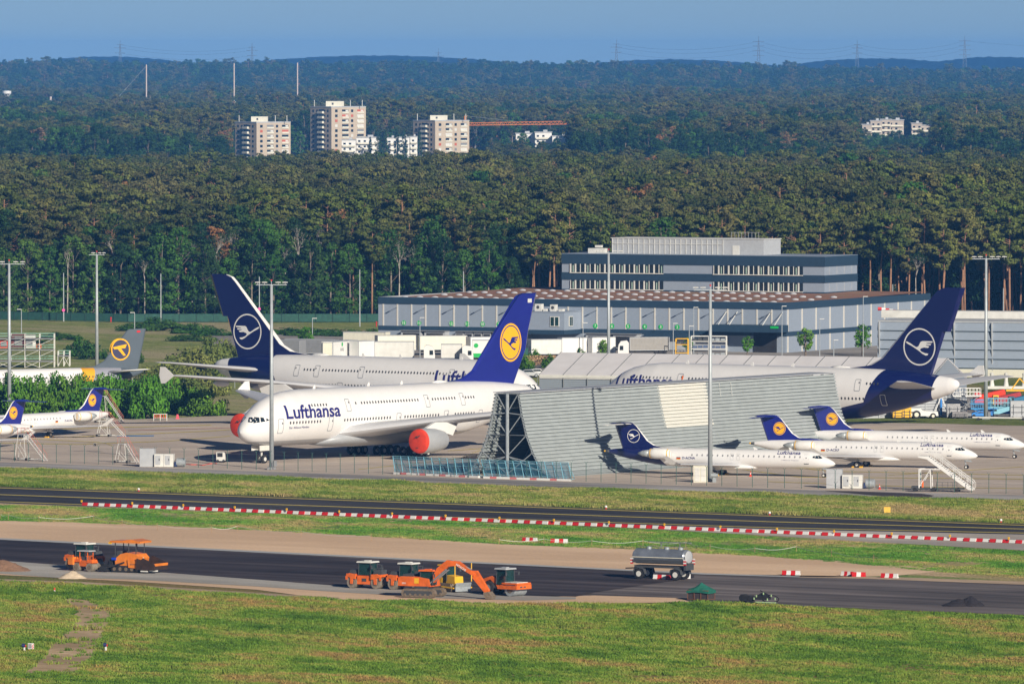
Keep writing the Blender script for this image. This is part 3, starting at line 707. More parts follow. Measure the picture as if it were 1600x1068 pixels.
def big_jet(label, loc, yaw, new, side, covers, win, doors, text_at, gear=True, reg=None):
    t = thing('airliner', label, 'airliner', loc, yaw); B = Body(A_ST)
    B.mesh().build('fuselage', LIV_NEW if new else LIV_OLD, t, True)
    FB = t
    # belly fairing
    rings = []
    for x, w_, zb, zt in ((17,1.2,2.3,3.2),(20,3.2,1.95,4.4),(25,3.95,1.75,5.1),(34,4.0,1.75,5.1),(41,3.7,1.8,4.8),(46,2.2,2.1,3.8),(48.5,.6,2.4,3.0)):
        c, h = (zb+zt)/2, (zt-zb)/2; rings.append([(x, w_*math.sin(2*math.pi*i/24), c+h*math.cos(2*math.pi*i/24)) for i in range(24)])
    MB().loft(rings).build('belly_fairing', WHITE if new else BELLY, t, True)
    for sd in (-1, 1):
        secs = [(19.5,2.2,3.9,18.5,2.3),(23.5,7,4.7,14.5,1.9),(29.2,14.7,5.9,11.2,1.35),(36.2,25.7,7.3,7.6,.8),(44.6,38.2,8.5,4.4,.4),(45.8,39.6,8.6,3.6,.3)]
        wg = wing_loft(secs, sd).build('wing', WINGT, t, True, angle=.7)
        f = MB(); f.prism([(46.2,8.6),(48.2,10.0),(49.2,10.0),(49.4,8.6),(49.0,7.3),(48.2,7.3)], sd*39.55-.06, sd*39.55+.06); f.build('winglet', WHITE, wg)
        for yy, xx, zz, ln_ in ((9.5,37,3.9,5.6),(19,38.5,5.6,5.4),(23.5,40.5,6.2,4.8),(30,44,7.1,3.6)):
            g = MB(); g.lathe([(-ln_*.45,.05),(-ln_*.3,.42),(0,.6),(ln_*.3,.45),(ln_*.55,.08)], (xx, sd*yy, zz), 'x', 10); g.build('flap_fairing', WINGT, wg, True)
        for yy, xf, zc in ((15.2,23.5,3.05),(25.7,30.2,4.05)):
            e = MB(); e.lathe([(0,1.48),(.12,1.66),(.6,1.84),(1.8,1.95),(3.6,1.86),(5.2,1.55),(5.9,1.36),(5.7,1.2),(5.2,1.1)], (xf, sd*yy, zc), 'x', 28)
            en = e.build('engine', BELLY if not new else WHITE, t, True, angle=.8)
            g = MB(); g.lathe([(5.1,1.0),(6.2,.85),(7.1,.42),(7.5,.1)], (xf, sd*yy, zc), 'x', 18); g.build('exhaust_cone', BLUEB if covers else STEEL, en, True)
            if covers:
                g = MB(); g.lathe([(-.12,.3),(-.10,1.5),(.02,1.74),(.5,1.88),(.5,1.80)], (xf, sd*yy, zc), 'x', 28); g.build('engine_cover', REDC, en, True, angle=.5)
                g = MB(); g.path([(xf-.14, sd*yy-.5, zc+.9), (xf-.25, sd*yy-.15, zc+.55), (xf-.2, sd*yy+.1, zc+.75), (xf-.25, sd*yy+.3, zc+.5)], .07); g.bar((xf-.14, sd*yy-.2, zc-1.0), (xf-.14, sd*yy+.25, zc-1.0), .06); g.build('cover_strap', GREYD, en)
            else:
                g = MB(); g.lathe([(.7,1.6),(.72,.3),(.2,.02)], (xf, sd*yy, zc), 'x', 24); g.build('fan', GREYD, en, True)
            pz = 5.9 if yy < 20 else 7.2
            g = MB(); g.prism([(xf+1.2,zc+1.7),(xf+4,pz-.1),(xf+9.5,pz-.3),(xf+8.2,zc+.6),(xf+5.6,zc+1.2)], sd*yy-.25, sd*yy+.25); g.build('engine_pylon', WHITE, en)
        wing_loft([(58.2,1.6,8.0,9.2,.95),(68.6,14.6,9.5,3.2,.3)], sd).build('tailplane', WINGT, t, True, angle=.7)
    out = [(49.6,10.80),(53.2,11.25),(55.6,12.4),(66.2,22.8),(67.3,23.75),(68.4,24.1),(72.0,24.1),(69.2,17.0),(68.2,17.0),(65.6,9.9)] if new else [(49.6,10.80),(53.2,11.25),(55.6,12.4),(66.2,22.8),(67.3,23.75),(68.4,24.1),(72.0,24.1),(69.9,18.2),(69.3,15.5),(65.9,9.9)]
    fn = fin(t, out, .36, [NAVY, WHITE] if new else [BLUET, BLUET], 5, .91)
    if new: emblem(fn, 63.4, 14.5, 3.1, 3.0, .36, 'new', 0)
    else:
        emblem(fn, 65.0, 16.5, 2.7, 3.0, .36, 'old', 0)
        g = MB(); 
        for sd in (-1, 1): g.add([(69.3, sd*.38, 23.2),(70.3, sd*.38, 23.2),(70.3, sd*.38, 22.6),(69.3, sd*.38, 22.6)], [(0,1,2,3)])
        g.build('tail_marking', OFFW, fn)
    g = MB(); g.lathe([(0,.02),(1,.42),(2,.5),(3.2,.3),(4,.05)], (45.8, 0, 10.85), 'x', 10, sy=.7); g.build('antenna_dome', WHITE, t, True)
    for ax in (17, 30, 38): g = MB(); g.prism([(ax,10.8),(ax+.35,11.35),(ax+.6,11.35),(ax+.7,10.8)], -.04, .04); g.build('antenna', WHITE, t)
    # windows
    disc = MB(); disc.add([(math.cos(a)*.155, 0, math.sin(a)*.235) for a in [i*math.pi/5 for i in range(10)]], [tuple(range(10))])
    tpl = {}
    k = 0
    for z, spans in win:
        for a, b_, pale in spans:
            x = a
            while x <= b_ and k < 100:
                P0, P1 = Vector(B.pt(x, z-.2, side, .02)), Vector(B.pt(x, z+.2, side, .02)); ang = math.atan2((P1-P0).y*-1, (P1-P0).z)
                P2 = Vector(B.pt(x+.2, z, side, .02)); yawl = math.atan2(P2.y-Vector(B.pt(x, z, side, .02)).y, .2)
                key = pale
                if key not in tpl:
                    tpl[key] = disc.build('window', WINDG if pale else WINDK, t); o = tpl[key]
                else: o = tpl[key].copy(); COL.objects.link(o); o.parent = t
                o.location = B.pt(x, z, side, .02); o.rotation_euler = (ang, 0, yawl); k += 1; x += .68
    for x, z, w_, h_ in doors:
        def rr(w2, h2): return [(x+sx*w2/2*(1 if i else 1), z+v) for i, (sx, v) in enumerate(((-1,-h2/2+.15),(-.8,-h2/2),(.8,-h2/2),(1,-h2/2+.15),(1,-h2/6),(1,h2/6),(1,h2/2-.15),(.8,h2/2),(-.8,h2/2),(-1,h2/2-.15),(-1,h2/6),(-1,-h2/6)))]
        navy_here = new and x-.42*z > 50.6
        dr = ring_poly(B, rr(w_, h_), rr(w_-.16, h_-.16), side).build('door', OFFW if navy_here else DOORL, t)
        decal_poly(B, [(x+.18,z+.28),(x+.36,z+.28),(x+.36,z+.55),(x+.18,z+.55)], side).build('door_window', WINDK, dr)
    # cockpit windows
    for pl in ([(1.15,6.28),(1.45,6.22),(2.0,6.62),(1.95,7.0),(1.75,6.95)], [(1.55,6.15),(2.35,6.25),(2.6,6.95),(2.15,7.02)], [(2.5,6.28),(3.15,6.38),(3.1,6.92),(2.75,7.0)], [(3.3,6.42),(3.85,6.52),(3.5,6.88)]):
        for sd in (-1, 1): decal_poly(B, pl, sd, .04).build('cockpit_window', GLASS, t)
    body_text('airline_title', 'Lufthansa', B, *text_at, side, LETTER, t)
    if reg: body_text('registration', reg[0], B, reg[1], reg[2], reg[3], reg[4], side, LETTER if not new else OFFW, t, .0)
    # ground gear
    g = MB(); g.tube((5.0,0,3.0), (5.0,0,.7), .16); g.tube((5.0,0,2.4), (6.6,0,2.7), .09); g.tube((5.0,-.7,.62), (5.0,.7,.62), .1)
    for sd in (-1, 1): g.prism([(3.6,1.9),(6.2,1.9),(6.2,2.7),(3.6,2.7)], sd*.8-.03, sd*.8+.03)
    ng = g.build('nose_gear', OFFW, t)
    for sd in (-1, 1): wheel(ng, 5.0, sd*.5, .62, .62, .42)
    for gx, gy, n in ((35.3, 6.2, 2), (38.0, 2.6, 3)):
        for sd in (-1, 1):
            g = MB(); g.tube((gx, sd*gy, 3.6), (gx, sd*gy, .8), .28); g.tube((gx, sd*gy, 2.0), (gx-1.8, sd*gy, 3.6), .12); g.box((gx, sd*gy, .72), (n*1.7, .3, .3)); mg = g.build('main_gear', GREYL, t)
            for q in range(n):
                for ss in (-1, 1): wheel(mg, gx+(q-(n-1)/2)*1.65, sd*gy+ss*.68, .7, .7, .5)
    return t
WIN_U = [(8.5, [(13.0,16.9,False),(23.4,23.6,False),(24.8,38.7,False),(42,47.9,False),(50.2,52.6,False)])]
WIN_M = [(6.05, [(7.8,15.2,False),(20.4,31.9,False),(34.9,43.2,False),(47.2,52.2,False)])]
DOORS = [(5.9,5.6,1.1,2.2),(17.2,5.6,1.1,2.2),(33.4,5.6,1.1,2.2),(45.0,5.6,1.1,2.2),(53.8,5.5,1.05,2.0),(21.5,8.25,1.05,1.9),(40.6,8.25,1.05,1.9),(49.3,8.25,1.05,1.9)]
def face(aft): return math.atan2(aft[1], aft[0])
def unit(a, b): n = math.hypot(a, b); return a/n, b/n
A1 = unit(.618, .785)
j1 = big_jet('white wide-body jet with red engine covers and yellow disc on its blue tail', (-40.7, 1244, 0), face(A1), False, -1, True, WIN_M+WIN_U, DOORS, (7.0, 6.62, 12.4, 2.05), reg=('D-AIMN', 52.5, 4.9, 2.4, .42))
body_text('small_title', 'Star Alliance Member', Body(A_ST), 7.6, 5.15, 4.6, .34, -1, LETTER, j1, .0)
A2 = unit(-.786, .618)
WIN_U2 = [(8.5, [(46.5,48.9,False),(37.0,45.0,False),(19.4,35.2,False),(18.0,19.3,True),(12.0,14.6,True),(8.0,11.8,False)])]
WIN_M2 = [(6.05, [(41.5,48.4,False),(28.5,39.5,False),(20.0,25,False)])]
j2 = big_jet('white wide-body jet with navy tail and white crane ring, nose to the right', (5.3, 1368, 0), face(A2), True, 1, False, WIN_U2+WIN_M2,
             [(50.2,8.3,1.1,1.9),(45.8,8.3,1.1,1.9),(36.2,8.3,1.1,1.9),(17.0,8.3,1.1,1.9),(52.6,5.5,1.0,1.7),(40.5,5.5,1.1,2.1),(26.8,5.5,1.1,2.1)], (20.3, 6.85, 13.5, 2.2))
A3 = unit(.80, -.60)
j3 = big_jet('white wide-body jet with navy tail behind the corrugated wall, nose to the left', (14.8, 1371, 0), face(A3), True, -1, False,
             [(8.5, [(8.0,12.6,False),(12.9,16.9,True),(20.0,47.0,False),(55.0,57.6,False)]), (6.05, [(47.0,55.0,False)])],
             [(18.2,8.3,1.1,1.9),(48.0,8.3,1.1,1.9),(53.3,8.2,1.1,1.9),(58.0,5.9,1.0,1.8)], (4.8, 6.8, 12.4, 2.1))
decal_poly(Body(A_ST), [(18.55,8.3),(18.85,8.3),(18.85,8.9),(18.55,8.9)], -1, .05).build('door_tag', ORANGE, j3)

# ---------------- commuter jets ----------------
def small_jet(label, loc, yaw, navy, side, reg=None, covers=True, group=None):
    t = thing('commuter_jet', label, 'airliner', loc, yaw, group); B = Body(C_ST)
    B.mesh(28, .8).build('fuselage', LIV_CN if navy else LIV_CW, t, True)
    for sd in (-1, 1):
        wg = wing_loft([(13.6,.5,1.45,6.2,.75),(15.3,3.0,1.62,4.4,.5),(19.4,11.4,2.05,1.9,.22)], sd).build('wing', WINGT, t, True, angle=.7)
        f = MB(); f.v = [(19.7, sd*11.35, 2.0),(21.3, sd*11.35, 2.0),(22.1, sd*12.3, 3.25),(21.3, sd*12.3, 3.25),(19.7, sd*11.45, 2.0),(21.3, sd*11.45, 2.0),(22.1, sd*12.38, 3.25),(21.3, sd*12.38, 3.25)]
        f.f = [(0,1,2,3),(4,5,6,7),(0,1,5,4),(1,2,6,5),(2,3,7,6),(3,0,4,7)]; f.m = [0]*6; f.build('winglet', WHITE, wg)
        e = MB(); e.lathe([(0,.58),(.1,.66),(.7,.78),(2.0,.80),(3.0,.7),(3.1,.6)], (25.0, sd*2.15, 3.1), 'x', 22); en = e.build('engine', WHITE, t, True, angle=.8)
        g = MB(); g.lathe([(3.0,.58),(4.2,.42),(4.9,.12)], (25.0, sd*2.15, 3.1), 'x', 16); g.build('exhaust_cone', STEEL, en, True)
        g = MB(); g.lathe([(.05,.60),(.09,.1)], (25.0, sd*2.15, 3.1), 'x', 18); g.build('intake', GREYM, en)
        for a in (.4, 2.0): 
            g = MB(); g.box((25.02, sd*2.15, 3.1), (.06, .16, 1.0)); 
        g.build('intake_tape', YELLOW, en)
        g = MB(); g.lathe([(2.72,.76),(2.86,.74)], (25.0, sd*2.15, 3.1), 'x', 22, caps=False); g.lathe([(.12,.68),(.24,.71)], (25.0, sd*2.15, 3.1), 'x', 22, caps=False); g.build('engine_tape', YELLOW, en)
        g = MB(); g.box((26.9, sd*1.25, 3.05), (2.6, 1.0, .22)); g.build('engine_pylon', WHITE, en)
        wing_loft([(31.7,.1,7.25,2.6,.2),(33.6,4.2,7.2,1.15,.1)], sd).build('tailplane', (WHITE if navy else BLUET), t, True, angle=.7)
    g = MB(); g.loft([[(x, w_*math.sin(a), zc+h*math.cos(a)) for a in [2*math.pi*i/16 for i in range(16)]] for x, w_, zc, h in ((11.6,.3,1.3,.1),(13.5,1.45,1.3,.42),(17,1.6,1.3,.5),(20,1.2,1.3,.4),(21.6,.3,1.3,.1))])
    g.build('belly_fairing', WHITE, t, True)
    out = [(26.3,3.80),(28.0,4.15),(29.1,4.8),(31.0,7.0),(31.6,7.42),(32.3,7.5),(35.2,7.3),(34.4,7.1),(33.1,3.4)]
    tm = NAVY if navy else BLUET
    fn = fin(t, out, .13, [tm, WHITE], 4, .90)
    g = MB(); g.lathe([(0,.02),(.7,.2),(2.2,.24),(3.6,.1),(4.0,.02)], (31.3, 0, 7.3), 'x', 10); g.build('tail_bullet', tm, fn, True)
    if not navy:
        g = MB(); g.lathe([(0,.02),(1.0,.3),(3.2,.42),(4.3,.2)], (24.4, 0, 3.9), 'x', 10, sy=.55); g.build('fin_fairing', BLUET, fn, True)
    emblem(fn, 31.25 if not navy else 31.4, 5.5, .98, .98, .13, 'new' if navy else 'old', 0)
    g = MB(); g.lathe([(0,.25),(.6,.17),(.75,.02)], (35.2, 0, 3.2), 'x', 12); g.build('tail_exhaust', GREYD, t, True)
    g = MB(); g.lathe([(0,.12),(.2,.14),(.3,.02)], (35.85, 0, 3.22), 'x', 10); g.build('exhaust_plug', YELLOW, t, True)
    disc = MB(); disc.add([(math.cos(a)*.115, 0, math.sin(a)*.17) for a in [i*math.pi/5 for i in range(10)]], [tuple(range(10))]); o0 = None
    for i in range(22):
        x = 5.0+i*.80
        if i in (12,): continue
        o = o0.copy() if o0 else disc.build('window', WINDG, t)
        if o0: COL.objects.link(o); o.parent = t
        o0 = o0 or o; o.location = B.pt(x, 2.95, side, .02); ang = math.atan2(-(B.pt(x,3.05,side)[1]-B.pt(x,2.85,side)[1]), .2); o.rotation_euler = (ang, 0, 0)
    for x, z, w_, h_ in ((4.05,2.65,.75,1.35),(14.6,2.8,.5,.9),(15.6,2.8,.5,.9)):
        q = lambda w2, h2: [(x-w2/2,z-h2/2),(x+w2/2,z-h2/2),(x+w2/2,z),(x+w2/2,z+h2/2),(x-w2/2,z+h2/2),(x-w2/2,z)]
        dr = ring_poly(B, q(w_, h_), q(w_-.07, h_-.07), side, .02).build('door', GREYL, t)
        decal_poly(B, [(x-.05,z+.1),(x+.08,z+.1),(x+.08,z+.25),(x-.05,z+.25)], side, .03).build('door_window', WINDK, dr)
    decal_poly(B, [(3.7,1.93),(4.4,1.93),(4.4,2.03),(3.7,2.03)], side, .03).build('door_step', GREYD, t)
    for sd in (-1, 1):
        for pl in ([(1.75,2.78),(2.15,2.72),(2.45,3.14),(2.28,3.28)], [(2.2,2.74),(2.75,2.76),(2.75,3.12),(2.52,3.16)], [(2.8,2.80),(3.15,2.86),(3.1,3.08),(2.8,3.12)]):
            decal_poly(B, pl, sd, .03).build('cockpit_window', GLASS, t)
    body_text('airline_title', 'Lufthansa', B, (4.9 if side < 0 else 8.6), 3.27, 3.6, .46, side, LETTER, t, .015)
    body_text('operator_title', 'Lufthansa CityLine', B, (4.9 if side < 0 else 7.8), 2.38, 2.6, .13, side, LETTER, t, 0)
    if reg:
        x0 = 24.2 if side > 0 else 22.0
        body_text('registration', reg, B, x0-.9*(1 if side > 0 else -1)-0.0, 2.35, 2.0, .34, side, LETTER, t, .01)
        fx = x0 if side > 0 else 21.2
        for q, mm in enumerate((BLACK, RED, YELLOW)):
            decal_poly(B, [(fx-.62,2.6-q*.11),(fx,2.6-q*.11),(fx,2.49-q*.11),(fx-.62,2.49-q*.11)], side, .03).build('flag_stripe', mm, t)
    g = MB(); g.tube((2.1,0,1.4), (1.75,0,.35), .07); g.prism([(.85,1.05),(2.0,1.22),(2.0,1.42),(.85,1.3)], .28, .32); ng = g.build('nose_gear', STEEL, t)
    for sd in (-1, 1): wheel(ng, 1.75, sd*.2, .3, .3, .16)
    for sd in (-1, 1):
        g = MB(); g.tube((18.2, sd*1.9, 1.5), (18.2, sd*2.05, .5), .09); g.tube((18.2, sd*1.0, 1.3), (18.2, sd*2.0, .7), .06); mg = g.build('main_gear', STEEL, t)
        for ss in (-1, 1): wheel(mg, 18.2, sd*2.05+ss*.22, .47, .47, .24)
        g = MB(); g.box((17.6, sd*2.05, .1), (.35, .7, .2)); g.box((18.8, sd*2.05, .1), (.35, .7, .2)); g.build('wheel_chock', YELLOW, mg)
    for ax in (6.5, 12): g = MB(); g.prism([(ax,3.85),(ax+.5,4.22),(ax+.75,4.22),(ax+.6,3.85)], -.03, .03); g.build('antenna', WHITE, t)
    return t
B1 = unit(-.925, .38)
small_jet('white commuter jet with navy tail nearest the fence, nose to the right', (46.9, 1205, 0), face(B1), True, 1, 'D-ACNA')
B2 = unit(-.925, .38)
small_jet('middle of the three right-hand commuter jets, white stairs beside its nose', (68.9, 1229.5, 0), face(B2), False, 1, 'D-ACKF')
small_jet('rearmost of the three right-hand commuter jets, its nose at the picture edge', (78.0, 1262, 0), face(B2), False, 1, None)
B3 = unit(.60, .80)
small_jet('left commuter jet with yellow disc tail in front of the green bushes', (-86.7, 1318.6, 0), face(B3), False, -1, 'D-ACNC')
small_jet('leftmost commuter jet, cut by the picture edge behind the grey mast', (-96.6, 1271, 0), face(B3), False, -1, None)
# grey-tailed airliner behind the bushes
def grey_jet():
    t = thing('grey_tail_airliner', 'white airliner with yellow band and dark grey tail behind the bushes', 'airliner', (-129.3, 1440, 0), face(unit(.85, .53)))
    GT = (.10,.125,.15)
    st = np.array([(0,.02,3.2,3.25),(.5,.6,2.7,3.9),(2,1.3,2.2,4.9),(4,1.8,2.0,5.6),(6,1.97,1.95,5.9),(62,1.97,1.95,5.9),(67,1.75,2.4,5.9),(71,1.2,3.3,5.75),(74,.5,4.4,5.4),(75,.1,4.9,5.1)])
    B = Body(st); lv = liv('body_white_grey_tail', WB, [((.80,.40,.02), 1, -.35, 60.0), ((.30,.31,.36), 1, -.35, 62.6), (GT, 1, -.6, 66.8)])
    B.mesh(28, 1.5).build('fuselage', lv, t, True); GTM = mat('slate_tail', GT, .35, var=.08, scale=.3)
    out = [(61.5,5.8),(65.0,6.1),(67.0,7.0),(71.8,12.2),(72.4,12.5),(75.6,12.6),(73.9,5.2)]
    fn = fin(t, out, .2, [GTM, GTM], 4, .94)
    v, f = ring_flat(1.0, .87); b = MB(); c = MB(); a_ = MB()
    for sd in (-1, 1):
        b.add([(70.3+x*1.95, sd*.24, 9.0+z*1.95) for x, z in v], f); c.add([(70.3+x*1.72, sd*.22, 9.0+z*1.72) for x, z in circle(1, 32)], [tuple(range(32))])
        a_.add([(70.3+x*1.7, sd*.25, 9.0+z*1.7) for x, z in [(-.95,.25),(.75,.55),(.55,.12),(.05,.10),(.62,-.62),(.35,-.68),(-.35,.05),(-.75,.02)]], [tuple(range(8))])
    c.build('emblem_disc', mat('dark_violet', (.045,.045,.10), .5), fn); b.build('emblem_ring', YDISC, fn); a_.build('emblem_arrow', YDISC, fn)
    q = MB(); q.add([(73.6,-.235,12.3),(74.3,-.235,12.3),(74.3,-.235,11.95),(73.6,-.235,11.95)], [(0,1,2,3)]); q.build('flag_patch', RED, fn)
    disc = MB(); disc.add([(math.cos(a)*.13, 0, math.sin(a)*.19) for a in [i*math.pi/5 for i in range(10)]], [tuple(range(10))]); o0 = None
    for i in range(34):
        o = o0.copy() if o0 else disc.build('window', WINDK, t)
        if o0: COL.objects.link(o); o.parent = t
        o0 = o0 or o; o.location = B.pt(40+i*.72, 4.35, -1, .03)
    for sd in (-1, 1):
        wing_loft([(66.5,.8,5.0,5.2,.5),(71.2,6.2,5.6,1.9,.2)], sd).build('tailplane', WHITE, t, True)
        wing_loft([(30,1.5,2.6,9,1.1),(42,17,4.2,2,.3)], sd).build('wing', WINGT, t, True)
    body_text('registration', 'D-AIAF', B, 65.0, 4.3, 1.8, .35, -1, OFFW, t, .0)
    for gx, gy in ((6,0),(38,-3),(38,3)):
        g = MB(); g.tube((gx,gy,2.4), (gx,gy,.6), .14); mg = g.build('landing_gear', STEEL, t)
        for ss in (-1,1): wheel(mg, gx, gy+ss*.4, .6, .6, .35)
    return t
gj = grey_jet()
# ---------------- warehouse ----------------
def frame_of(p, q):
    """rotation of the line p->q on the ground"""
    return math.atan2(q[1]-p[1], q[0]-p[0])
def warehouse():
    C = (56.4, 1713.0); f = (-.900, .436); yaw = math.atan2(-f[1], -f[0])   # local +X runs to the right along the front
    t = thing('warehouse', 'long grey cargo warehouse with dark bands and red-brown planted roof', 'warehouse', (C[0], C[1], 0), yaw)
    L, Wd, Hh = 94.0, 76.0, 10.0
    # body: front runs x -L..0 at y=0, side runs y 0..Wd at x=0
    b = MB(); b.box((-L/2, Wd/2, Hh/2), (L, Wd, Hh), 0)
    for z0, z1 in ((8.9, 10.35), (3.4, 4.3)):
        b.box((-L/2, -.06, (z0+z1)/2), (L, .16, z1-z0), 1)
        yb = Wd if z0 > 5 else 44
        b.box((.06, yb/2-.07, (z0+z1)/2), (.16, yb+.14, z1-z0), 1)
    for i in range(29):
        x = -L+1.2+i*3.32
        if x < -.3: b.box((x, -.04, 6.6), (.32, .10, 4.55), 2)
    for i in range(11): 
        y = 1.0+i*7.2
        b.box((.04, y, 6.6), (.10, .5, 4.55), 2); b.box((.04, y, 1.7), (.10, .5, 3.3), 2)
    b.build('wall', [WBLUE, WDARK, WSTRIP], t)
    rm, tt, p = newmat('planted_roof'); P = objc(tt)
    tt.links.new(ramp(tt, noise(tt, P, .25, 5, .7), [(.3,(.22,.09,.05)),(.5,(.30,.14,.08)),(.65,(.26,.19,.10)),(.8,(.17,.17,.07))]), p.inputs['Base Color']); p.inputs['Roughness'].default_value = 1
    rf = MB(); rf.add([(-L+.3,.3,10.05),(-.3,.3,10.05),(-.3,Wd-.3,10.6),(-L+.3,Wd-.3,10.6)], [(0,1,2,3)]); rf = rf.build('roof', rm, t)
    ed = MB(); ed.box((-L/2, .35, 10.22), (L-.4, .7, .3)); ed.box((-L+.35, Wd/2, 10.22), (.7, Wd-1.6, .3)); ed.build('roof_edge', GREYL, rf)
    sk = None
    for j in range(4):
        for i in range(26):
            x, y = -L+4+i*3.55+(j%2)*1.6, 4.5+j*15.5
            if x > -2: continue
            if sk is None:
                s = MB(); s.lathe([(-.8,.03),(-.65,.16),(-.2,.28),(.2,.28),(.65,.16),(.8,.03)], (0,0,.10), 'x', 10); sk = s.build('skylight', mat('skylight_dome', (.50,.52,.56), .3, var=.1), rf, True, angle=.5); o = sk
            elif j*26+i < 98: o = sk.copy(); COL.objects.link(o); o.parent = rf
            else: continue
            o.location = (x, y, 10.1+y*.007)
    # number discs over the docks
    nums = ['15','14','','12','11','10','9','','8','','7','6','5','4','3','2']
    for i, n in enumerate(nums):
        if not n and i != 7: continue
        x = -L+3.9+i*5.05 if i < 10 else -42.2+(i-10)*5.1*1.0
    g0 = None
    for px, n in ((632,'15'),(656,'14'),(706,'12'),(731,'11'),(755,'10'),(780,'9'),(830,'8'),(931,'7'),(957,'6'),(982,'5'),(1008,'4'),(1033,'3'),(1059,'2')):
        fr = (px-592)/(1228-592.); x = -L+L*fr*(1+.024*(1-fr)); z = 4.95
        b = MB(); b.add([(x+math.cos(a)*.52, -.10, z+math.sin(a)*.52) for a in [k*math.pi/9 for k in range(18)]], [tuple(range(18))]); d = b.build('dock_number', GREEN, t)
        flat_text('digit', n, .34*len(n), .62, WHITE, d, lambda u, v, x=x, z=z, n=n: (x-.17*len(n)+u, -.13, z-.31+v))
    # lamps on the wall
    for i in range(14):
        x = -L+4.5+i*6.64
        if x > -2: continue
        b = MB(); b.bar((x, -.1, 8.2), (x+.2, -1.7, 8.45), .06); b.box((x+.25, -1.9, 8.45), (.35, .7, .12)); b.build('wall_lamp', STEEL, t)
    # loading docks
    for x0, x1, n in ((-L+6,-L+17,2),(-L+19,-58,8),(-47,-36,0),(-45,-32.5,2)):
        if n == 0: continue
        for i in range(n):
            w_ = (x1-x0)/n; x = x0+w_*(i+.5)
            b = MB(); b.box((x, -1.0, 1.9), (w_*.88, 2.0, 2.9)); d = b.build('dock_shelter', GREYL, t)
            b = MB(); b.box((x, -2.02, 1.75), (w_*.7, .06, 2.3)); b.build('dock_door', BLACK, d)
            b = MB(); b.box((x, -1.2, 3.42), (w_*.96, 2.6, .12)); b.build('dock_roof', GREYM, d)
    b = MB(); b.box((-25, -.8, 3.1), (13, 1.4, 1.0)); b.build('dock_awning', WDARK, t)
    b = MB(); b.box((-28, -.3, 1.4), (30, .5, 2.4)); b.build('plinth_wall', GREYL, t)
    # gate canopy and gate at the right end
    b = MB(); b.box((-7.2, -2.2, 5.0), (15.5, 4.4, 1.45)); cn = b.build('gate_canopy', WDARK, t)
    b = MB()
    for x in (-13.5, -11, -3.5, -.8): b.tube((x, -3.9, 5.75), (x+.1, -.1, 8.3), .09, 6)
    b.build('canopy_stay', OFFW, cn)
    b = MB(); b.box((-4.6, -.12, 2.15), (5.2, .2, 4.3)); b.build('gate', BLACK, t)
    b = MB(); b.box((-7, -.25, 4.25), (3.2, .1, .25)); b.build('gate_sign', YELLOW, t)
    b = MB(); b.box((-.6, -4.45, 5.35), (1.8, .1, .45)); b.build('exit_sign', GREEN, t)
    # wind vane-like red/white sock is a thing of its own; office box on the front
    b = MB(); b.box((-52.5, -4, 5.6), (11.5, 8, 4.6), 0); b.box((-52.5, -4.03, 3.75), (11.6, 8.1, .9), 1); b.box((-52.5, -4, 7.95), (11.7, 8.2, .14), 0)
    ob = b.build('office_box', [WBLUE, WDARK], t)
    for x, y, w_ in ((-56.6, -8.1, 1.9), (-48.9, -8.1, 2.1)):
        w1 = MB(); w1.box((x, y, 6.0), (w_, .12, 2.1)); wf_ = w1.build('window', OFFW, ob)
        w2 = MB(); w2.box((x-w_*.24, y-.07, 6.0), (w_*.36, .05, 1.8)); w2.box((x+w_*.24, y-.07, 6.0), (w_*.36, .05, 1.8)); w2.build('pane', GLASSG, wf_)
    w1 = MB(); w1.box((-46.65, -5.0, 6.0), (.12, 1.9, 2.1)); wf_ = w1.build('window', OFFW, ob)
    w2 = MB(); w2.box((-46.55, -5.4, 6.0), (.05, .6, 1.8)); w2.box((-46.55, -4.6, 6.0), (.05, .6, 1.8)); w2.build('pane', GLASSG, wf_)
    for x, w_, h_ in ((-54.2,1.5,1.5),(-52.6,.8,.5),(-50.8,1.2,1.4),(-49,.9,.5)):
        a = MB(); a.box((x, -4.5, 8.0+h_/2), (w_, 1.2, h_)); a.lathe([(0,.35),(.06,.35)], (x, -5.14, 8.0+h_*.55), 'y', 12, mi=1) if h_ > 1 else None; a.build('roof_unit', [OFFW, GREYD], ob)
    # office block on the roof
    A0 = Vector((10.8, 1800.0, 0)); ca, sa = math.cos(-yaw), math.sin(-yaw); d = A0-Vector((C[0], C[1], 0)); ax, ay = d.x*ca-d.y*sa, d.x*sa+d.y*ca
    LL, WW, z0, z1 = 62.0, 17.5, 10.2, 18.2
    b = MB(); b.box((ax+LL/2, ay+WW/2, (z0+z1)/2), (LL, WW, z1-z0), 0)
    for a_, c_ in ((16.2, 18.35), (12.75, 14.35), (10.0, 10.75)):
        b.box((ax+LL/2, ay-.06, (a_+c_)/2), (LL+.1, .16, c_-a_), 1); b.box((ax+LL+.06, ay+WW/2-.07, (a_+c_)/2), (.16, WW+.14, c_-a_), 1)
    b.box((ax+LL/2, ay+WW/2, 18.38), (LL+.2, WW+.2, .08), 0)
    for i in range(4): b.box((ax+LL+.05, ay+2.5+i*4, 15.3), (.06, .12, 1.8), 2); b.box((ax+LL+.05, ay+2.5+i*4, 11.7), (.06, .12, 1.8), 2)
    of = b.build('office_block', [WBLUE, WDARK, GREYL], t)
    w0 = None; curt = None; k = 0
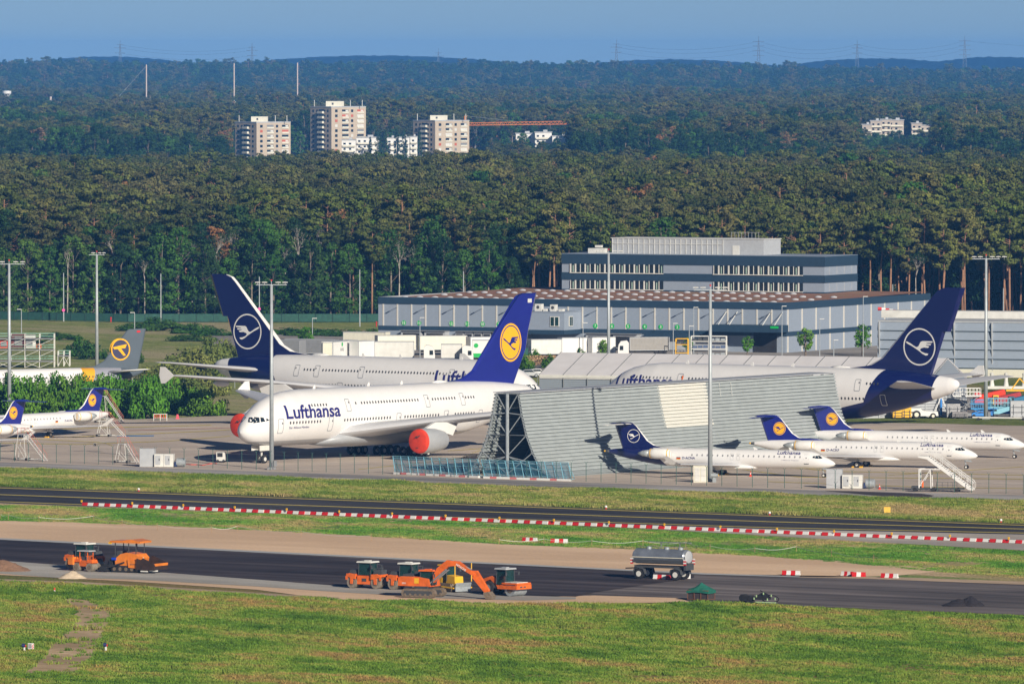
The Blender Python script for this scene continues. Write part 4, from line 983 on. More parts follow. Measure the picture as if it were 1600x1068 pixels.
    for zz in (15.28, 11.75):
        for xa, n in ((ax+2.6, 19), (ax+36.6, 18)):
            sill = MB(); sill.box((xa+n*1.17/2-.6, ay-.22, zz-1.0), (n*1.17, .3, .16)); sill.build('window_sill', OFFW, of)
            for i in range(n):
                x = xa+i*1.17
                if w0 is None:
                    q = MB(); q.box((0, -.10, 0), (1.10, .08, 1.80)); w0 = q.build('window', GLASS, of); o = w0
                    q = MB(); q.box((-.42, -.2, 0), (.30, .16, 1.82)); mu = q.build('mullion', OFFW, w0)
                    q = MB(); q.box((.18, -.16, -.1), (.22, .03, 1.5)); cu_ = q.build('blind', mat('pale_green_blind', (.35,.50,.42), .7), w0)
                else:
                    o = w0.copy(); COL.objects.link(o); o.parent = of
                    m2 = mu.copy(); COL.objects.link(m2); m2.parent = o; m2.scale = (1 if i % 2 else .35, 1, 1)
                    if i % 2 == 0: m2.location = (-.28, 0, 0)
                    if (i*7+k) % 5 < 2: m3 = cu_.copy(); COL.objects.link(m3); m3.parent = o
                o.location = (x, ay, zz); 
            k += 3
    b = MB(); b.box((ax+28, ay+8.5, 20.0), (36, 9, 3.4), 0); b.box((ax+28, ay+8.5, 21.78), (36.3, 9.3, .14), 1)
    for i in range(22):
        b.box((ax+10.2+i*1.25, ay+3.93, 20.0), (.10, .1, 3.3), 1)
    b.box((ax+23.4, ay+3.9, 20.6), (26.4, .1, .12), 1); b.box((ax+39.5, ay+3.95, 19.4), (1.6, .1, 2.0), 1)
    b.build('roof_plant_room', [GREYL, OFFW], of)
    b = MB(); b.box((ax+6.5, ay+5, 18.95), (4.0, 2.6, 1.1)); b.box((ax+6.5, ay+5, 19.9), (1.4, 1.0, .5)); b.build('roof_unit', OFFW, of)
    b = MB()
    for i in range(9): b.bar((ax+38+i*.8, ay+5, 21.9), (ax+38+i*.8, ay+5, 23.3), .04)
    b.bar((ax+38, ay+5, 23.2), (ax+44.4, ay+5, 23.2), .04); b.build('roof_railing', GREYL, of)
    b = MB(); b.box((-34, Wd*.30, 10.9), (3.2, 2, 1.6)); 
    return t
warehouse()
# ---------------- tent hangar ----------------
def tent():
    p0 = (5.0, 1491.0); f = unit(.923, -.385); yaw = math.atan2(f[1], f[0])
    t = thing('tent_hangar', 'long white fabric storage tent with grey walls behind the wall', 'tent', (p0[0], p0[1], 0), yaw)
    L, W_, ze, zr = 74.0, 20.0, 4.0, 7.5
    wl = MB()
    m_, tt, p = newmat('tent_wall_ribbed'); wv = N(tt, 'ShaderNodeTexWave', bands_direction='Z'); wv.inputs['Scale'].default_value = .9; tt.links.new(objc(tt), wv.inputs[0])
    tt.links.new(ramp(tt, wv.outputs[1], [(.4,(.20,.235,.28)),(.6,(.29,.33,.38))]), p.inputs['Base Color'])
    wl.prism([(0,0),(0,ze-.6),(2.2,0)], 0, .01) if False else None
    wl.add([(0,0,0),(L,0,0),(L,0,ze),(0,0,ze),(0,W_,0),(L,W_,0),(L,W_,ze),(0,W_,ze),(0,W_/2,zr),(L,W_/2,zr)], [(0,1,2,3),(4,7,6,5),(0,3,8,7,4),(1,5,6,9,2)]); wl.build('wall', m_, t)
    fm = mat('tent_fabric', (.68,.67,.68), .6, var=.08, scale=.3)
    r_ = MB(); r_.loft([[(x, -.15, ze-.7), (x, -.12, ze+.05), (x, W_/2, zr+.15), (x, W_+.12, ze+.05), (x, W_+.15, ze-.7), (x, W_+.05, ze-.7), (x, W_/2, zr), (x, .05, ze-.7)] for x in (0, L)]); rf = r_.build('roof', fm, t)
    s = MB()
    for i in range(17):
        x = i*L/16; s.bar((x, -.2, ze+.1), (x, W_/2, zr+.2), .07); s.bar((x, -.2, 0), (x, -.2, ze+.1), .08)
    s.build('frame', GREYM, t)
    s = MB(); s.box((L/2, -.22, ze-.25), (L, .08, .5)); s.build('eave_band', OFFW, t)
tent()
# ---------------- ribbed wall building at the right ----------------
def right_hall():
    a = at(1372, 587); b_ = at(1620, 590); yaw = frame_of(a, b_)
    t = thing('ribbed_hall', 'pale grey ribbed hall behind the right navy tail', 'building', (a.x, a.y, 0), yaw)
    L = 46; b = MB(); prof = [(0,0)]
    for i in range(5):
        z = 1.9+i*1.72; prof += [(-.25-.22*i*0, z), (-.05, z+.04), (-.25, z+.12)]
    b.prism([(0,0),(-.05,1.6)]+sum([[(-.05-.18*(i%1), 1.7+i*1.75), (-.42, 1.78+i*1.75), (-.06, 3.0+i*1.75)] for i in range(5)], [])+[(0,10.3),(22,10.3),(22,0)], 0, L, plane='yz')
    hall = b.build('wall', WBLUE, t)
    g = MB()
    for i in range(7): g.prism([(-.1,.6),(-.75,9.9),(-.45,10.4),(-.1,10.4)], .3+i*7.4, .5+i*7.4, plane='yz')
    g.build('wall_rib', GREYL, t)
    g = MB(); g.box((L/2, .1, .75), (L, .5, 1.5)); g.build('plinth', CREAM, t)
    g = MB(); g.box((L/2, 10, 10.5), (L, 20, .3)); g.build('roof', GREYL, t)
    g = MB(); g.box((12, 16, 11.4), (30, 5, 1.4)); g.box((30, 18, 11.2), (26, 4, 1.6)); g.build('roof_unit', OFFW, t)
right_hall()
def fence_line(name, label, cat, pts, h, m_post, step, panel=None, wires=0, yarm=False, z=0):
    t = thing(name, label, cat, (0,0,0)); po = None
    P_ = [at(x, y) for x, y in pts]; acc = 0
    for a, b_ in zip(P_, P_[1:]):
        d = (b_-a); L = d.length; n = max(1, int(L/step)); d /= n
        for i in range(n):
            if po is None:
                g = MB(); g.tube((0,0,z-.1), (0,0,h), .045 if yarm else .06, 5)
                if yarm: g.bar((0,0,h), (-.22,0,h+.28), .03); g.bar((0,0,h), (.22,0,h+.28), .03)
                po = g.build('post', m_post, t); o = po
            elif i >= 0 and acc < 99: o = po.copy(); COL.objects.link(o); o.parent = t
            else: continue
            acc += 1; o.location = a+d*i
        if wires:
            g = MB()
            for k in range(wires): g.bar(a+Vector((0,0,h*(k+.6)/wires)), b_+Vector((0,0,h*(k+.6)/wires)), .014)
            g.build('wire', GREYM, t)
        if panel: 
            g = MB(); g.add([a+Vector((0,.08,.05)), b_+Vector((0,.08,.05)), b_+Vector((0,.08,h-.1)), a+Vector((0,.08,h-.1))], [(0,1,2,3)]); g.build('mesh_panel', panel, t)
    return t
GPOST = mat('fence_green', (.03,.10,.08), .6)
fence_line('green_fence', 'tall green mesh fence along the forest edge', 'fence', [(-300,495.5),(0,499),(200,503),(600,503),(900,503)], 2.0, mat('dark_green_post', (.01,.045,.04), .6), 3.7, mat('green_fence_mesh', (.02,.085,.06), .8, var=.3))
fence_line('apron_fence', 'thin green wire fence with forked posts along the service road', 'fence', [(x, y-.5) for x, y in [(-120,716)]+L_fence[1:-1]+[(1700,775)]], 2.6, GPOST, 2.55, None, 3, True)
fence_line('yard_fence', 'thin wire fence before the tent and the bank', 'fence', [(180,604),(420,606),(840,602),(1000,602)], 2.0, STEEL, 3.2, None, 3, False)
# ---------------- masts and lamps ----------------
def mast(label, px, py_base, py_top, heads=3, hw=4.6, group=None, D=None):
    v = at(px, py_base); h = H-(py_top-YH)*v.y/F
    t = thing('floodlight_mast', label, 'light mast', (v.x, v.y, 0), 0, group)
    g = MB(); g.tube((0,0,0), (0,0,h-.4), .36, 12, .20); g.build('pole', GALV, t, True)
    g = MB(); g.box((0,0,h-.35), (hw, .12, .12)); g.bar((0,0,h-.3), (0,0,h+.25), .06); g.build('crossbar', GALV, t)
    for i in range(heads):
        x = (-1 if i % 2 else 1)*hw*(.22+.22*(i//2)) if heads > 1 else 0
        g = MB(); g.box((x, -.25, h+.02), (.8, .5, .10)); g.box((x, -.25, h+.10), (.35, .3, .08), 1); g.bar((x,-.1,h-.3), (x,-.1,h), .05); g.build('floodlight', [OFFW, GREYM], t)
    g = MB(); g.tube((0,0,h+.2), (0,0,h+.42), .12, 8); g.build('warning_lamp', RED, t)
    g = MB(); g.box((.55, -.2, .9), (.45, .4, .8)); g.box((0,0,.18), (1.3,1.3,.36)); g.build('base_box', GREYM, t)
    return t
mast('tall grey floodlight mast at the nose of the big white jet', 424, 733, 441, 4)
mast('tall grey floodlight mast in front of the corrugated wall', 1110, 752, 449, 4, 4.8)
mast('tall grey floodlight mast between warehouse and white tent', 951, 610, 392, 4, 5.0)
mast('grey floodlight mast standing by the navy tail at the right', 1541, 655, 401, 5, 4.6)
mast('grey floodlight mast at the left picture edge', 14, 652, 409, 4, 5.2)
mast('grey floodlight mast behind the grey-tailed airliner', 151, 588, 395, 3, 3.0)
def street_lamp(px, yb, yt, label, arm=1, group=None):
    v = at(px, yb); h = H-(yt-YH)*v.y/F; t = thing('street_lamp', label, 'lamp', (v.x, v.y, 0), 0, group)
    g = MB(); g.tube((0,0,0), (0,0,h), .11, 8, .07); g.build('pole', STEEL, t)
    g = MB(); g.box((arm*.45, 0, h), (.95, .2, .12)); g.build('lamp_head', OFFW, t)
for px, yb, yt, lb, a in ((33,535,483,'small street lamp on the bank left of the scaffolding',-1),(210,545,488,'small street lamp above the grey tail',-1),(488,556,497,'street lamp beside the grey trailer on the truck yard',1),(656,562,496,'street lamp in front of the truck cab',1),
                          (911,560,504,'street lamp beside the office box of the warehouse',1),(1077,558,509,'curved street lamp by the yellow rack',1),(1084,558,480,'slim lamp pole behind the steel rack',1),(1281,560,498,'street lamp before the warehouse side wall',1),
                          (1222,562,478,'slim tall lamp pole at the warehouse corner',1),(1303,560,531,'short round lamp before the warehouse side wall',1),(1349,570,463,'slim pole before the second young tree',1),(1517,585,505,'lamp pole before the ribbed hall',-1),(1052,560,505,'lamp pole between the two yellow racks',1)):
    street_lamp(px, yb, yt, lb, a)
for px, yb, yt, lb in ((99,502,426,'thin aerial pole with pink disc at the forest edge'),(251,503,427,'thin aerial pole left of the navy tail'),(405,500,432,'thin aerial pole right of the navy tail'),(562,510,421,'thin aerial pole left of the warehouse'),
                       (724,504,424,'thin aerial pole behind the warehouse roof'),(1395,504,444,'thin aerial pole among the pines right of the office block'),(1568,500,450,'thin green lamp pole in front of the pine trunks')):
    v = at(px, yb); h = H-(yt-YH)*v.y/F; t = thing('thin_pole', lb, 'pole', (v.x, v.y, 0)); g = MB(); g.tube((0,0,0), (0,0,h), .16, 8, .1); g.build('pole', STEEL, t)
    if px in (99, 405): g = MB(); g.lathe([(-.05,.2),(-.05,.36),(.05,.36),(.05,.2)], (0,-.2,2.6), 'y', 14); g.build('round_sign', mat('pink_sign', (.75,.10,.35), .5), t)
v = at(692/4, 502.5); g = MB(); g.lathe([(0,.12),(.8,.12),(.85,.2),(1.05,.2),(1.15,.07)], (0,0,0), 'z', 10); tag(g.build('hydrant', RED, loc=(at(173,503).x, at(173,503).y, 0)), 'small red hydrant before the green fence at the left', 'hydrant')
g = MB(); g.lathe([(0,.12),(.8,.12),(.85,.2),(1.05,.2),(1.15,.07)], (0,0,0), 'z', 10); tag(g.build('hydrant', RED, loc=(at(588,510).x, at(588,510).y, 0)), 'small red hydrant at the left corner of the warehouse', 'hydrant')
# wind sock
v = at(1387, 575); t = thing('wind_sock', 'red and white wind sock on a pole before the warehouse', 'wind sock', (v.x, v.y, 0)); h = H-(483-YH)*v.y/F
g = MB(); g.tube((0,0,0), (0,0,h+.2), .07); g.build('pole', STEEL, t)
g = MB()
for i in range(5): g.lathe([(0,.36-.04*i),(.75,.32-.04*i)], (-1.9+i*.75, 0, h+.1-.08*i), 'x', 10, mi=i % 2)
g.build('sock', [RED, WHITE], t)

# ---------------- corrugated blast wall ----------------
def blast_wall():
    A = Vector((4.8, 1205.5, 0)); Bp = Vector((53.6, 1282, 0)); d = Bp-A; L = d.length; yaw = math.atan2(d.y, d.x)
    t = thing('blast_wall', 'huge corrugated grey blast wall leaning on steel trusses', 'blast wall', A, yaw)
    # local x along the wall, local y to the back (+) ; near face profile u(z)
    zs = np.array([0, .6, 1.8, 3.5, 6, 9, 12.1]); us = np.array([-1.9, 0, 1.0, 2.0, 3.1, 3.9, 4.5])
    u = lambda z: float(np.interp(z, zs, us)); W_ = 13.2
    CW = mat('corrugated_sheet', (.38,.42,.42), .5, .1, var=.10, scale=.6)
    pitch = .5; prof = []
    for i in range(24):
        for dz, du in ((.0, .20), (.15, .21), (.18, -.06), (.46, -.04)): prof.append((u(i*pitch+dz)+du, i*pitch+dz))
    def skin(name, x0, x1, sgn, z0, z1, m_, lift=0.0, par=None):
        P_ = [(a-lift, z) for a, z in prof if z0 <= z <= z1]; rings = []
        vs = []; fs = []; k = len(P_)
        for x in (x0, x1):
            for th in (0, .05):
                for a, z in P_: vs.append((x, (a+th) if sgn > 0 else (W_-a-th), z))
        for i in range(k-1): fs += [(i, i+1, 2*k+i+1, 2*k+i), (k+i, 3*k+i, 3*k+i+1, k+i+1), (i, k+i, k+i+1, i+1), (2*k+i, 2*k+i+1, 3*k+i+1, 3*k+i)]
        fs += [(0, 2*k, 3*k, k), (k-1, 2*k-1, 4*k-1, 3*k-1)]
        b = MB(); b.add(vs, fs); return b.build(name, m_, par or t)
    s1 = skin('corrugated_sheet', 0, L, 1, 0, 13, CW)
    skin('white_sheet', L*.425, L*.575, 1, 5.6, 12.2, mat('white_sheet_paint', (.66,.66,.60), .5, var=.05), .03)
    s1.name = 'corrugated_front'; skin('corrugated_back', 0, L, -1, 0, 13, CW)
    b = MB(); b.box((L/2, W_/2, 12.15), (L, W_-2*4.5+.5, .12)); b.build('top_walkway', GREYL, t)
    # trusses
    for j, x in enumerate(np.linspace(.15, L-.15, 8)):
        b = MB(); N_ = [Vector((x, u(z)+.25, z)) for z in (0, .6, 1.8, 3.5, 6, 9, 12)]; Bk = [Vector((x, W_-p.y, p.z)) for p in N_]; c = [Vector((x, W_/2, z)) for z in (0, 2.9, 6, 9.2, 12)]
        for q in (N_, Bk):
            for a, b2 in zip(q, q[1:]): b.bar(a, b2, .13)
        b.build('truss_chord', STEEL, t)
        b = MB(); b.tube(c[0], c[-1], .26, 8); b.build('truss_post', STEEL, t)
        b = MB()
        for q in (N_, Bk):
            for a, b2 in ((q[4], c[2]), (q[6], c[4]), (q[2], c[1]), (c[1], q[4]), (c[1], q[1]), (c[2], q[5]), (c[3], q[5]), (c[3], q[6]), (c[0]+Vector((0,0,.3)), q[3]) , (c[2], q[4])): b.bar(a, b2, .085)
        b.build('truss_brace', STEEL, t)
    b = MB()
    for z in (3.5, 6, 9): b.bar((0, u(z)+.4, z), (L, u(z)+.4, z), .09); b.bar((0, W_-u(z)-.4, z), (L, W_-u(z)-.4, z), .09)
    b.build('purlin', STEEL, t)
    for x in (L*.615, L*.652):
        b = MB(); 
        for k in range(7): b.box((x, u(11.5-k*.22)-.2, 11.6-k*.3), (.12, .06, .14))
        b.build('bracket', OFFW, t)
blast_wall()
def blue_screen(x0, y0, x1, y1, label):
    a = at(x0, y0); b_ = at(x1, y1); d = b_-a; L = d.length; yaw = math.atan2(d.y, d.x); t = thing('blue_blast_screen', label, 'blast screen', a, yaw, None)
    n = 11; hh = 2.6
    for i in range(n+1):
        x = L*i/n; g = MB(); g.bar((x,.0,.25), (x-.9,.5,hh), .055); g.bar((x-.85,.5,hh*.9), (x-.5,1.6,.25), .05); g.bar((x,0,.25), (x-.5,1.6,.25), .05); g.build('frame', SKYB, t)
    g = MB()
    for z in (1.0, .86, .55, .12): g.bar((-(z*.9), z*.5, .25+(hh-.25)*z), (L-z*.9, z*.5, .25+(hh-.25)*z), .04)
    g.build('rail', SKYB, t)
    m_, tt, p = newmat('blue_mesh'); p.inputs['Base Color'].default_value = (.05,.16,.24,1); p.inputs['Alpha'].default_value = .55; p.inputs['Roughness'].default_value = .5
    g = MB(); g.add([(0,.06,.25),(L,.06,.25),(L-.9,.56,hh),(-.9,.56,hh)], [(0,1,2,3)]); g.build('mesh_panel', m_, t)
    k = 13
    g = MB()
    for i in range(k): g.box((L*(i+.5)/k, -.1, .14), (L/k-.03, .55, .28), 0 if i % 3 == 0 else (1 if i % 3 == 1 else 0))
    g.build('base_weight', [WHITE, mat('faded_red', (.62,.20,.20), .6)], t)
blue_screen(617, 740, 750, 746, 'pale blue mesh screen in front of the jet engine, the left one')
blue_screen(757, 746.5, 893, 751, 'pale blue mesh screen in front of the truss end of the wall')
# ---------------- road building machines (local +X is the machine's front) ----------------
def drum(parent, x, y, z, r, wd, m=STEEL, name='drum'):
    b = MB(); b.lathe([(-wd/2,r*.93),(-wd/2,r),(wd/2,r),(wd/2,r*.93)], (x,y,z), 'y', 26); d = b.build(name, m, parent, True, angle=.6)
    c = MB(); c.lathe([(-wd/2-.03,r*.55),(wd/2+.03,r*.55)], (x,y,z), 'y', 16); c.build('drum_hub', MUD, d); return d
DRUMM = mat('worn_drum', (.36,.31,.24), .5, .4, var=.3, scale=3)
def cab(parent, x0, x1, w_, z0, z1, roof=OFFW, ov=.18):
    """glazed cabin: pillars, dark panes, roof slab"""
    b = MB()
    for sx in (x0, x1):
        for sy in (-w_/2, w_/2): b.bar((sx, sy, z0), (sx*.97+.03*(x0+x1)/2, sy*.93, z1), .06)
    c = b.build('cab', GREYD, parent)
    g = MB(); g.box(((x0+x1)/2, 0, (z0+z1)/2), (x1-x0-.05, w_-.06, z1-z0-.05), 0, taper=.95); g.build('cab_glass', GLASSG, c)
    r_ = MB(); r_.box(((x0+x1)/2, 0, z1+.08), (x1-x0+2*ov, w_+2*ov, .16), 0, taper=.94); r_.box(((x0+x1)/2, 0, z1+.2), (.7, .5, .1)); r_.build('cab_roof', roof, c)
    m_ = MB()
    for sy in (-1, 1): m_.bar((x1, sy*w_/2, z1-.25), (x1+.35, sy*(w_/2+.3), z1-.3), .03); m_.box((x1+.37, sy*(w_/2+.32), z1-.45), (.08, .22, .4))
    m_.build('mirror', GREYD, c); return c
def tandem(label, loc, yaw, group=None, roof=OFFW):
    t = thing('tandem_roller', label, 'road roller', loc, yaw, group)
    for sx in (-1, 1):
        drum(t, sx*1.62, 0, .66, .66, 1.7, DRUMM)
        b = MB(); 
        for sy in (-1, 1):
            b.prism([(sx*1.0,1.05),(sx*1.05,1.62),(sx*1.9,1.72),(sx*2.4,1.35),(sx*2.38,.95),(sx*2.2,.95),(sx*2.1,1.3),(sx*1.75,1.2),(sx*1.78,.5),(sx*1.45,.5),(sx*1.4,1.1)], sy*.92-.06, sy*.92+.06)
        b.box((sx*1.7, 0, 1.5), (1.3, 1.74, .3)); b.build('drum_yoke', ORANGE, t)
    b = MB(); b.box((0, 0, .95), (1.9, 1.5, .95)); b.box((0, 0, 1.45), (2.2, 1.3, .2)); b.build('chassis', ORANGE, t)
    b = MB(); b.box((1.75, 0, 1.9), (1.2, 1.4, .55), 0, taper=.78); b.box((-1.6, 0, 1.85), (1.0, 1.3, .45), 0, taper=.8); b.box((1.6, .3, 2.3), (.5, .4, .2)); b.build('engine_hood', GREYD, t)
    cab(t, -.75, .85, 1.55, 1.5, 2.95, roof)
    b = MB(); b.prism([(-.3,.8),(.3,.8),(.3,1.15),(-.3,1.15)], -.78, -.76); b.build('marking', GREYD, t)
    return t
def tyre(parent, x, y, r, wd, rim=OFFW): 
    b = MB(); b.lathe([(-wd/2,r*.75),(-wd*.4,r*.98),(wd*.4,r*.98),(wd/2,r*.75)], (x,y,r), 'y', 22); w_ = b.build('wheel', BLACK, parent, True, angle=.6)
    c = MB(); c.lathe([(-wd/2-.02,r*.3),(-wd/2-.02,r*.52),(wd/2+.02,r*.52),(wd/2+.02,r*.3)], (x,y,r), 'y', 16); c.build('rim', rim, w_); return w_
def single_drum(label, loc, yaw):
    t = thing('drum_roller', label, 'road roller', loc, yaw)
    drum(t, 1.95, 0, .78, .78, 2.1, STEEL)
    b = MB(); 
    for sy in (-1, 1): b.box((1.7, sy*1.18, 1.0), (2.9, .2, .42))
    b.box((3.05, 0, 1.05), (.28, 2.5, .5)); b.box((.75, 0, 1.0), (.3, 2.3, .5)); b.box((2.0, 0, 1.42), (2.3, 2.4, .18)); b.build('drum_frame', ORANGE, t)
    b = MB(); b.box((2.0, 0, 1.54), (1.8, 1.9, .06)); b.build('frame_plate', OFFW, t)
    b = MB()
    for y in (-.7, -.1): b.prism([(3.18,.98),(3.2,1.12)]+[(3.2,.98)], y, y+.4) 
    b.build('headlight', GREYD, t)
    for sy in (-1, 1): tyre(t, -1.35, sy*.85, .80, .55, GREYM)
    b = MB(); b.prism([(-.4,1.0),(-.45,1.9),(-1.2,2.15),(-2.3,1.85),(-2.9,1.35),(-2.95,.95),(-2.3,.8),(-2.1,1.5),(-1.4,1.75),(-.7,1.3)], -.62, .62); b.build('engine_hood', ORANGE, t)
    b = MB(); b.box((-.1, 0, .95), (1.3, .9, .7)); b.build('chassis', GREYD, t)
    cab(t, -.35, 1.05, 1.5, 1.25, 2.95, GREYL); return t
def paver(label, loc, yaw):
    t = thing('asphalt_paver', label, 'asphalt paver', loc, yaw)
    for sy in (-1, 1):
        b = MB(); prof = [(-2.2,.35),(-2.0,.08),(1.6,.08),(1.9,.35),(1.75,.75),(-1.8,.85),(-2.15,.65)]; b.prism(prof, sy*1.0-.2, sy*1.0+.2); tr = b.build('crawler_track', BLACK, t)
        c = MB()
        for x in (-1.7, -.9, -.1, .7, 1.4): c.lathe([(-.22,.22),(.22,.22)], (x, sy*1.0, .4), 'y', 12)
        c.build('track_roller', MUD, tr)
    b = MB(); b.prism([(-1.6,.8),(-1.6,1.6),(-.9,2.15),(-.1,2.35),(1.3,2.2),(1.75,1.75),(1.5,.8)], -1.15, 1.15); b.build('body', ORANGE2, t)
    b = MB(); b.prism([(.3,.6),(2.1,.5),(2.1,1.3),(.2,1.55)], -1.32, -1.17); b.build('side_panel', ORANGE2, t)
    flat_text('marking', 'BAUUNTERNEHMEN', 1.3, .14, GREYD, t, lambda u, v: (.55+u, -1.335, .92+v), .01)
    b = MB()
    for sy in (-1, 1):
        b.prism([(1.5,.5),(1.6,1.75),(2.0,1.95),(3.9,1.2),(4.1,.95),(4.0,.45),(2.6,.3)], sy*1.5-.07, sy*1.5+.07)
    b.box((3.9, 0, .65), (.25, 2.8, .5)); b.prism([(1.6,.5),(2.4,.35),(3.9,.45),(3.9,.5),(2.4,.5),(1.7,1.2)], -1.45, 1.45); b.build('hopper', mat('hopper_black', (.04,.02,.012), .8, var=.5), t)
    b = MB(); b.box((4.02, 0, 1.02), (.14, 3.0, .3)); b.prism([(1.6,1.75),(2.0,1.98),(2.5,1.8),(2.2,1.6)], -1.6, -1.4); b.build('hopper_edge', ORANGE2, t)
    b = MB(); b.box((3.6, -1.0, .3), (.9, .5, .16)); b.box((2.6, -1.45, .25), (.9, .3, .14)); b.build('push_roller', OFFW, t)
    b = MB(); b.box((-1.15, 0, 1.85), (1.4, 2.2, .25)); b.box((-1.3, -.6, 2.2), (.5, .5, .6)); b.box((-1.3, .6, 2.2), (.5, .5, .6)); b.bar((-.6,0,1.9), (-.6,0,2.6), .05); b.build('operator_platform', GREYD, t)
    b = MB()
    for x in (-1.7, .15, 1.15):
        for sy in (-1, 1): b.bar((x, sy*.95, 1.9), (x, sy*.95, 3.55), .06)
    b.build('canopy_post', GREYD, t)
    b = MB(); b.prism([(-2.3,3.5),(-2.2,3.72),(-.4,3.78),(.6,3.92),(1.5,3.78),(1.9,3.72),(1.9,3.5)], -1.35, 1.35); cn = b.build('canopy', ORANGE2, t)
    b = MB(); b.box((-2.2, -1.3, 3.45), (.4, .1, .22)); b.build('canopy_tip', YELLOW, cn)
    b = MB(); b.box((-2.95, 0, .4), (.9, 3.4, .55)); b.box((-2.7, 0, .8), (1.2, 2.8, .2)); b.bar((-2.6,-1.6,.5), (-.3,-1.25,1.2), .12); b.bar((-2.6,1.6,.5), (-.3,1.25,1.2), .12)
    for y in (-1.4, -.3, 1.0): b.bar((-3.0,y,.7), (-3.0,y,1.3), .04)
    b.box((-2.3, -.8, 1.2), (.4, .5, .6)); b.build('screed', BLACK, t)
    b = MB(); b.bar((1.9,-1.35,.6), (2.5,-1.45,1.9), .06); b.build('hopper_arm', OFFW, t)
    b = MB(); b.lathe([(-.3,.18),(.3,.18)], (-1.75,-1.1,1.55), 'x', 10); b.build('gas_bottle', BLUEB, t); return t
def pneumatic(label, loc, yaw):
    t = thing('small_roller', label, 'road roller', loc, yaw)
    for sx in (-1, 1):
        drum(t, sx*1.0, 0, .5, .5, 1.1, DRUMM)
    b = MB(); b.box((0, 0, .95), (1.2, 1.0, .7)); b.box((-.9, 0, 1.25), (1.0, 1.1, .35)); b.box((1.0, 0, 1.2), (.9, 1.1, .4), 0, taper=.8)
    b.build('body', ORANGE, t)
    b = MB(); b.box((-1.7, -.2, 1.2), (.7, 1.2, .9), 0, taper=1.1); b.build('chip_spreader', ORANGE2, t)
    b = MB(); b.box((-.1, 0, 1.45), (.6, .6, .5)); b.build('seat', GREYD, t)
    b = MB()
    for x in (-.5, .7):
        for sy in (-1, 1): b.bar((x, sy*.5, 1.2), (x, sy*.5, 2.35), .06)
    b.build('canopy_post', ORANGE, t)
    b = MB(); b.box((.1, 0, 2.42), (1.9, 1.3, .12), 0, taper=.9); b.build('canopy', GREYL, t); return t
def excavator(label, loc, yaw):
    t = thing('excavator', label, 'excavator', loc, yaw)
    for sy in (-1, 1):
        prof = [(-2.1,.5),(-2.0,.18),(-1.75,.05),(1.75,.05),(2.0,.18),(2.15,.5),(2.0,.85),(1.75,1.0),(-1.75,1.0),(-2.0,.85)]
        b = MB(); b.prism(prof, sy*1.25-.3, sy*1.25+.3); tr = b.build('crawler_track', MUD, t)
        c = MB(); c.prism([(-1.7,.28),(1.7,.28),(1.8,.5),(1.7,.78),(-1.7,.78),(-1.8,.5)], sy*1.25-.32, sy*1.25+.32); c.build('track_frame', GREYD, tr)
        c = MB()
        for x in (-1.6,-.95,-.3,.3,.95,1.6): c.lathe([(-.34,.16),(.34,.16)], (x, sy*1.25, .32), 'y', 10)
        c.build('track_roller', MUD, tr)
    b = MB(); b.box((0,0,1.0), (1.6,1.6,.5)); b.build('undercarriage', GREYD, t)
    b = MB(); b.prism([(-2.9,1.25),(-2.95,2.1),(-2.7,2.3),(-.4,2.3),(.9,2.1),(1.1,1.2)], -1.3, 1.3); up = b.build('upper_body', ORANGE, t)
    b = MB(); b.box((-1.9,0,2.42), (1.3,1.8,.25)); b.box((-.9,.6,2.5), (.7,.7,.4)); b.build('engine_deck', GREYD, up)
    b = MB(); b.box((-.65,-1.315,1.85), (.55,.03,.6)); b.build('maker_sign', YELLOW, up)
    flat_text('marking', '350', .5, .2, WHITE, up, lambda u, v: (-2.5+u, -1.32, 1.45+v), .01)
    cab(t, -.2, 1.35, 1.0, 1.4, 2.95, ORANGE); kids(t)[-1].location = (0, .75, 0)
    bm = MB(); bm.prism([(.7,1.5),(1.0,1.25),(2.0,2.5),(3.2,3.55),(4.2,3.65),(6.4,2.5),(6.6,2.75),(4.4,4.15),(3.0,4.25),(1.8,3.35)], -.28, .28); bo = bm.build('boom', ORANGE, t)
    flat_text('maker_lettering', 'HITACHI', 1.35, .26, WHITE, bo, lambda u, v: (4.15+u*.87+v*.46, -.30, 3.72-u*.49+v*.85), .03)
    b = MB(); b.tube((1.0,-.4,1.6), (3.0,-.4,3.2), .1, 8); b.tube((1.0,.4,1.6), (3.0,.4,3.2), .1, 8); b.tube((3.4,0,4.25), (6.0,0,3.25), .09, 8); b.build('hydraulic_ram', GREYM, t)
    b = MB(); b.prism([(6.0,3.15),(6.7,3.15),(8.2,1.0),(8.1,.6),(7.7,.7),(6.2,2.3)], -.22, .22); b.build('dipper_arm', ORANGE, t)
    b = MB(); b.prism([(7.7,.75),(8.3,.85),(8.75,.35),(8.7,.0),(8.0,.05),(7.75,.35)], -.55, .55); b.build('bucket', MUD, t); return t
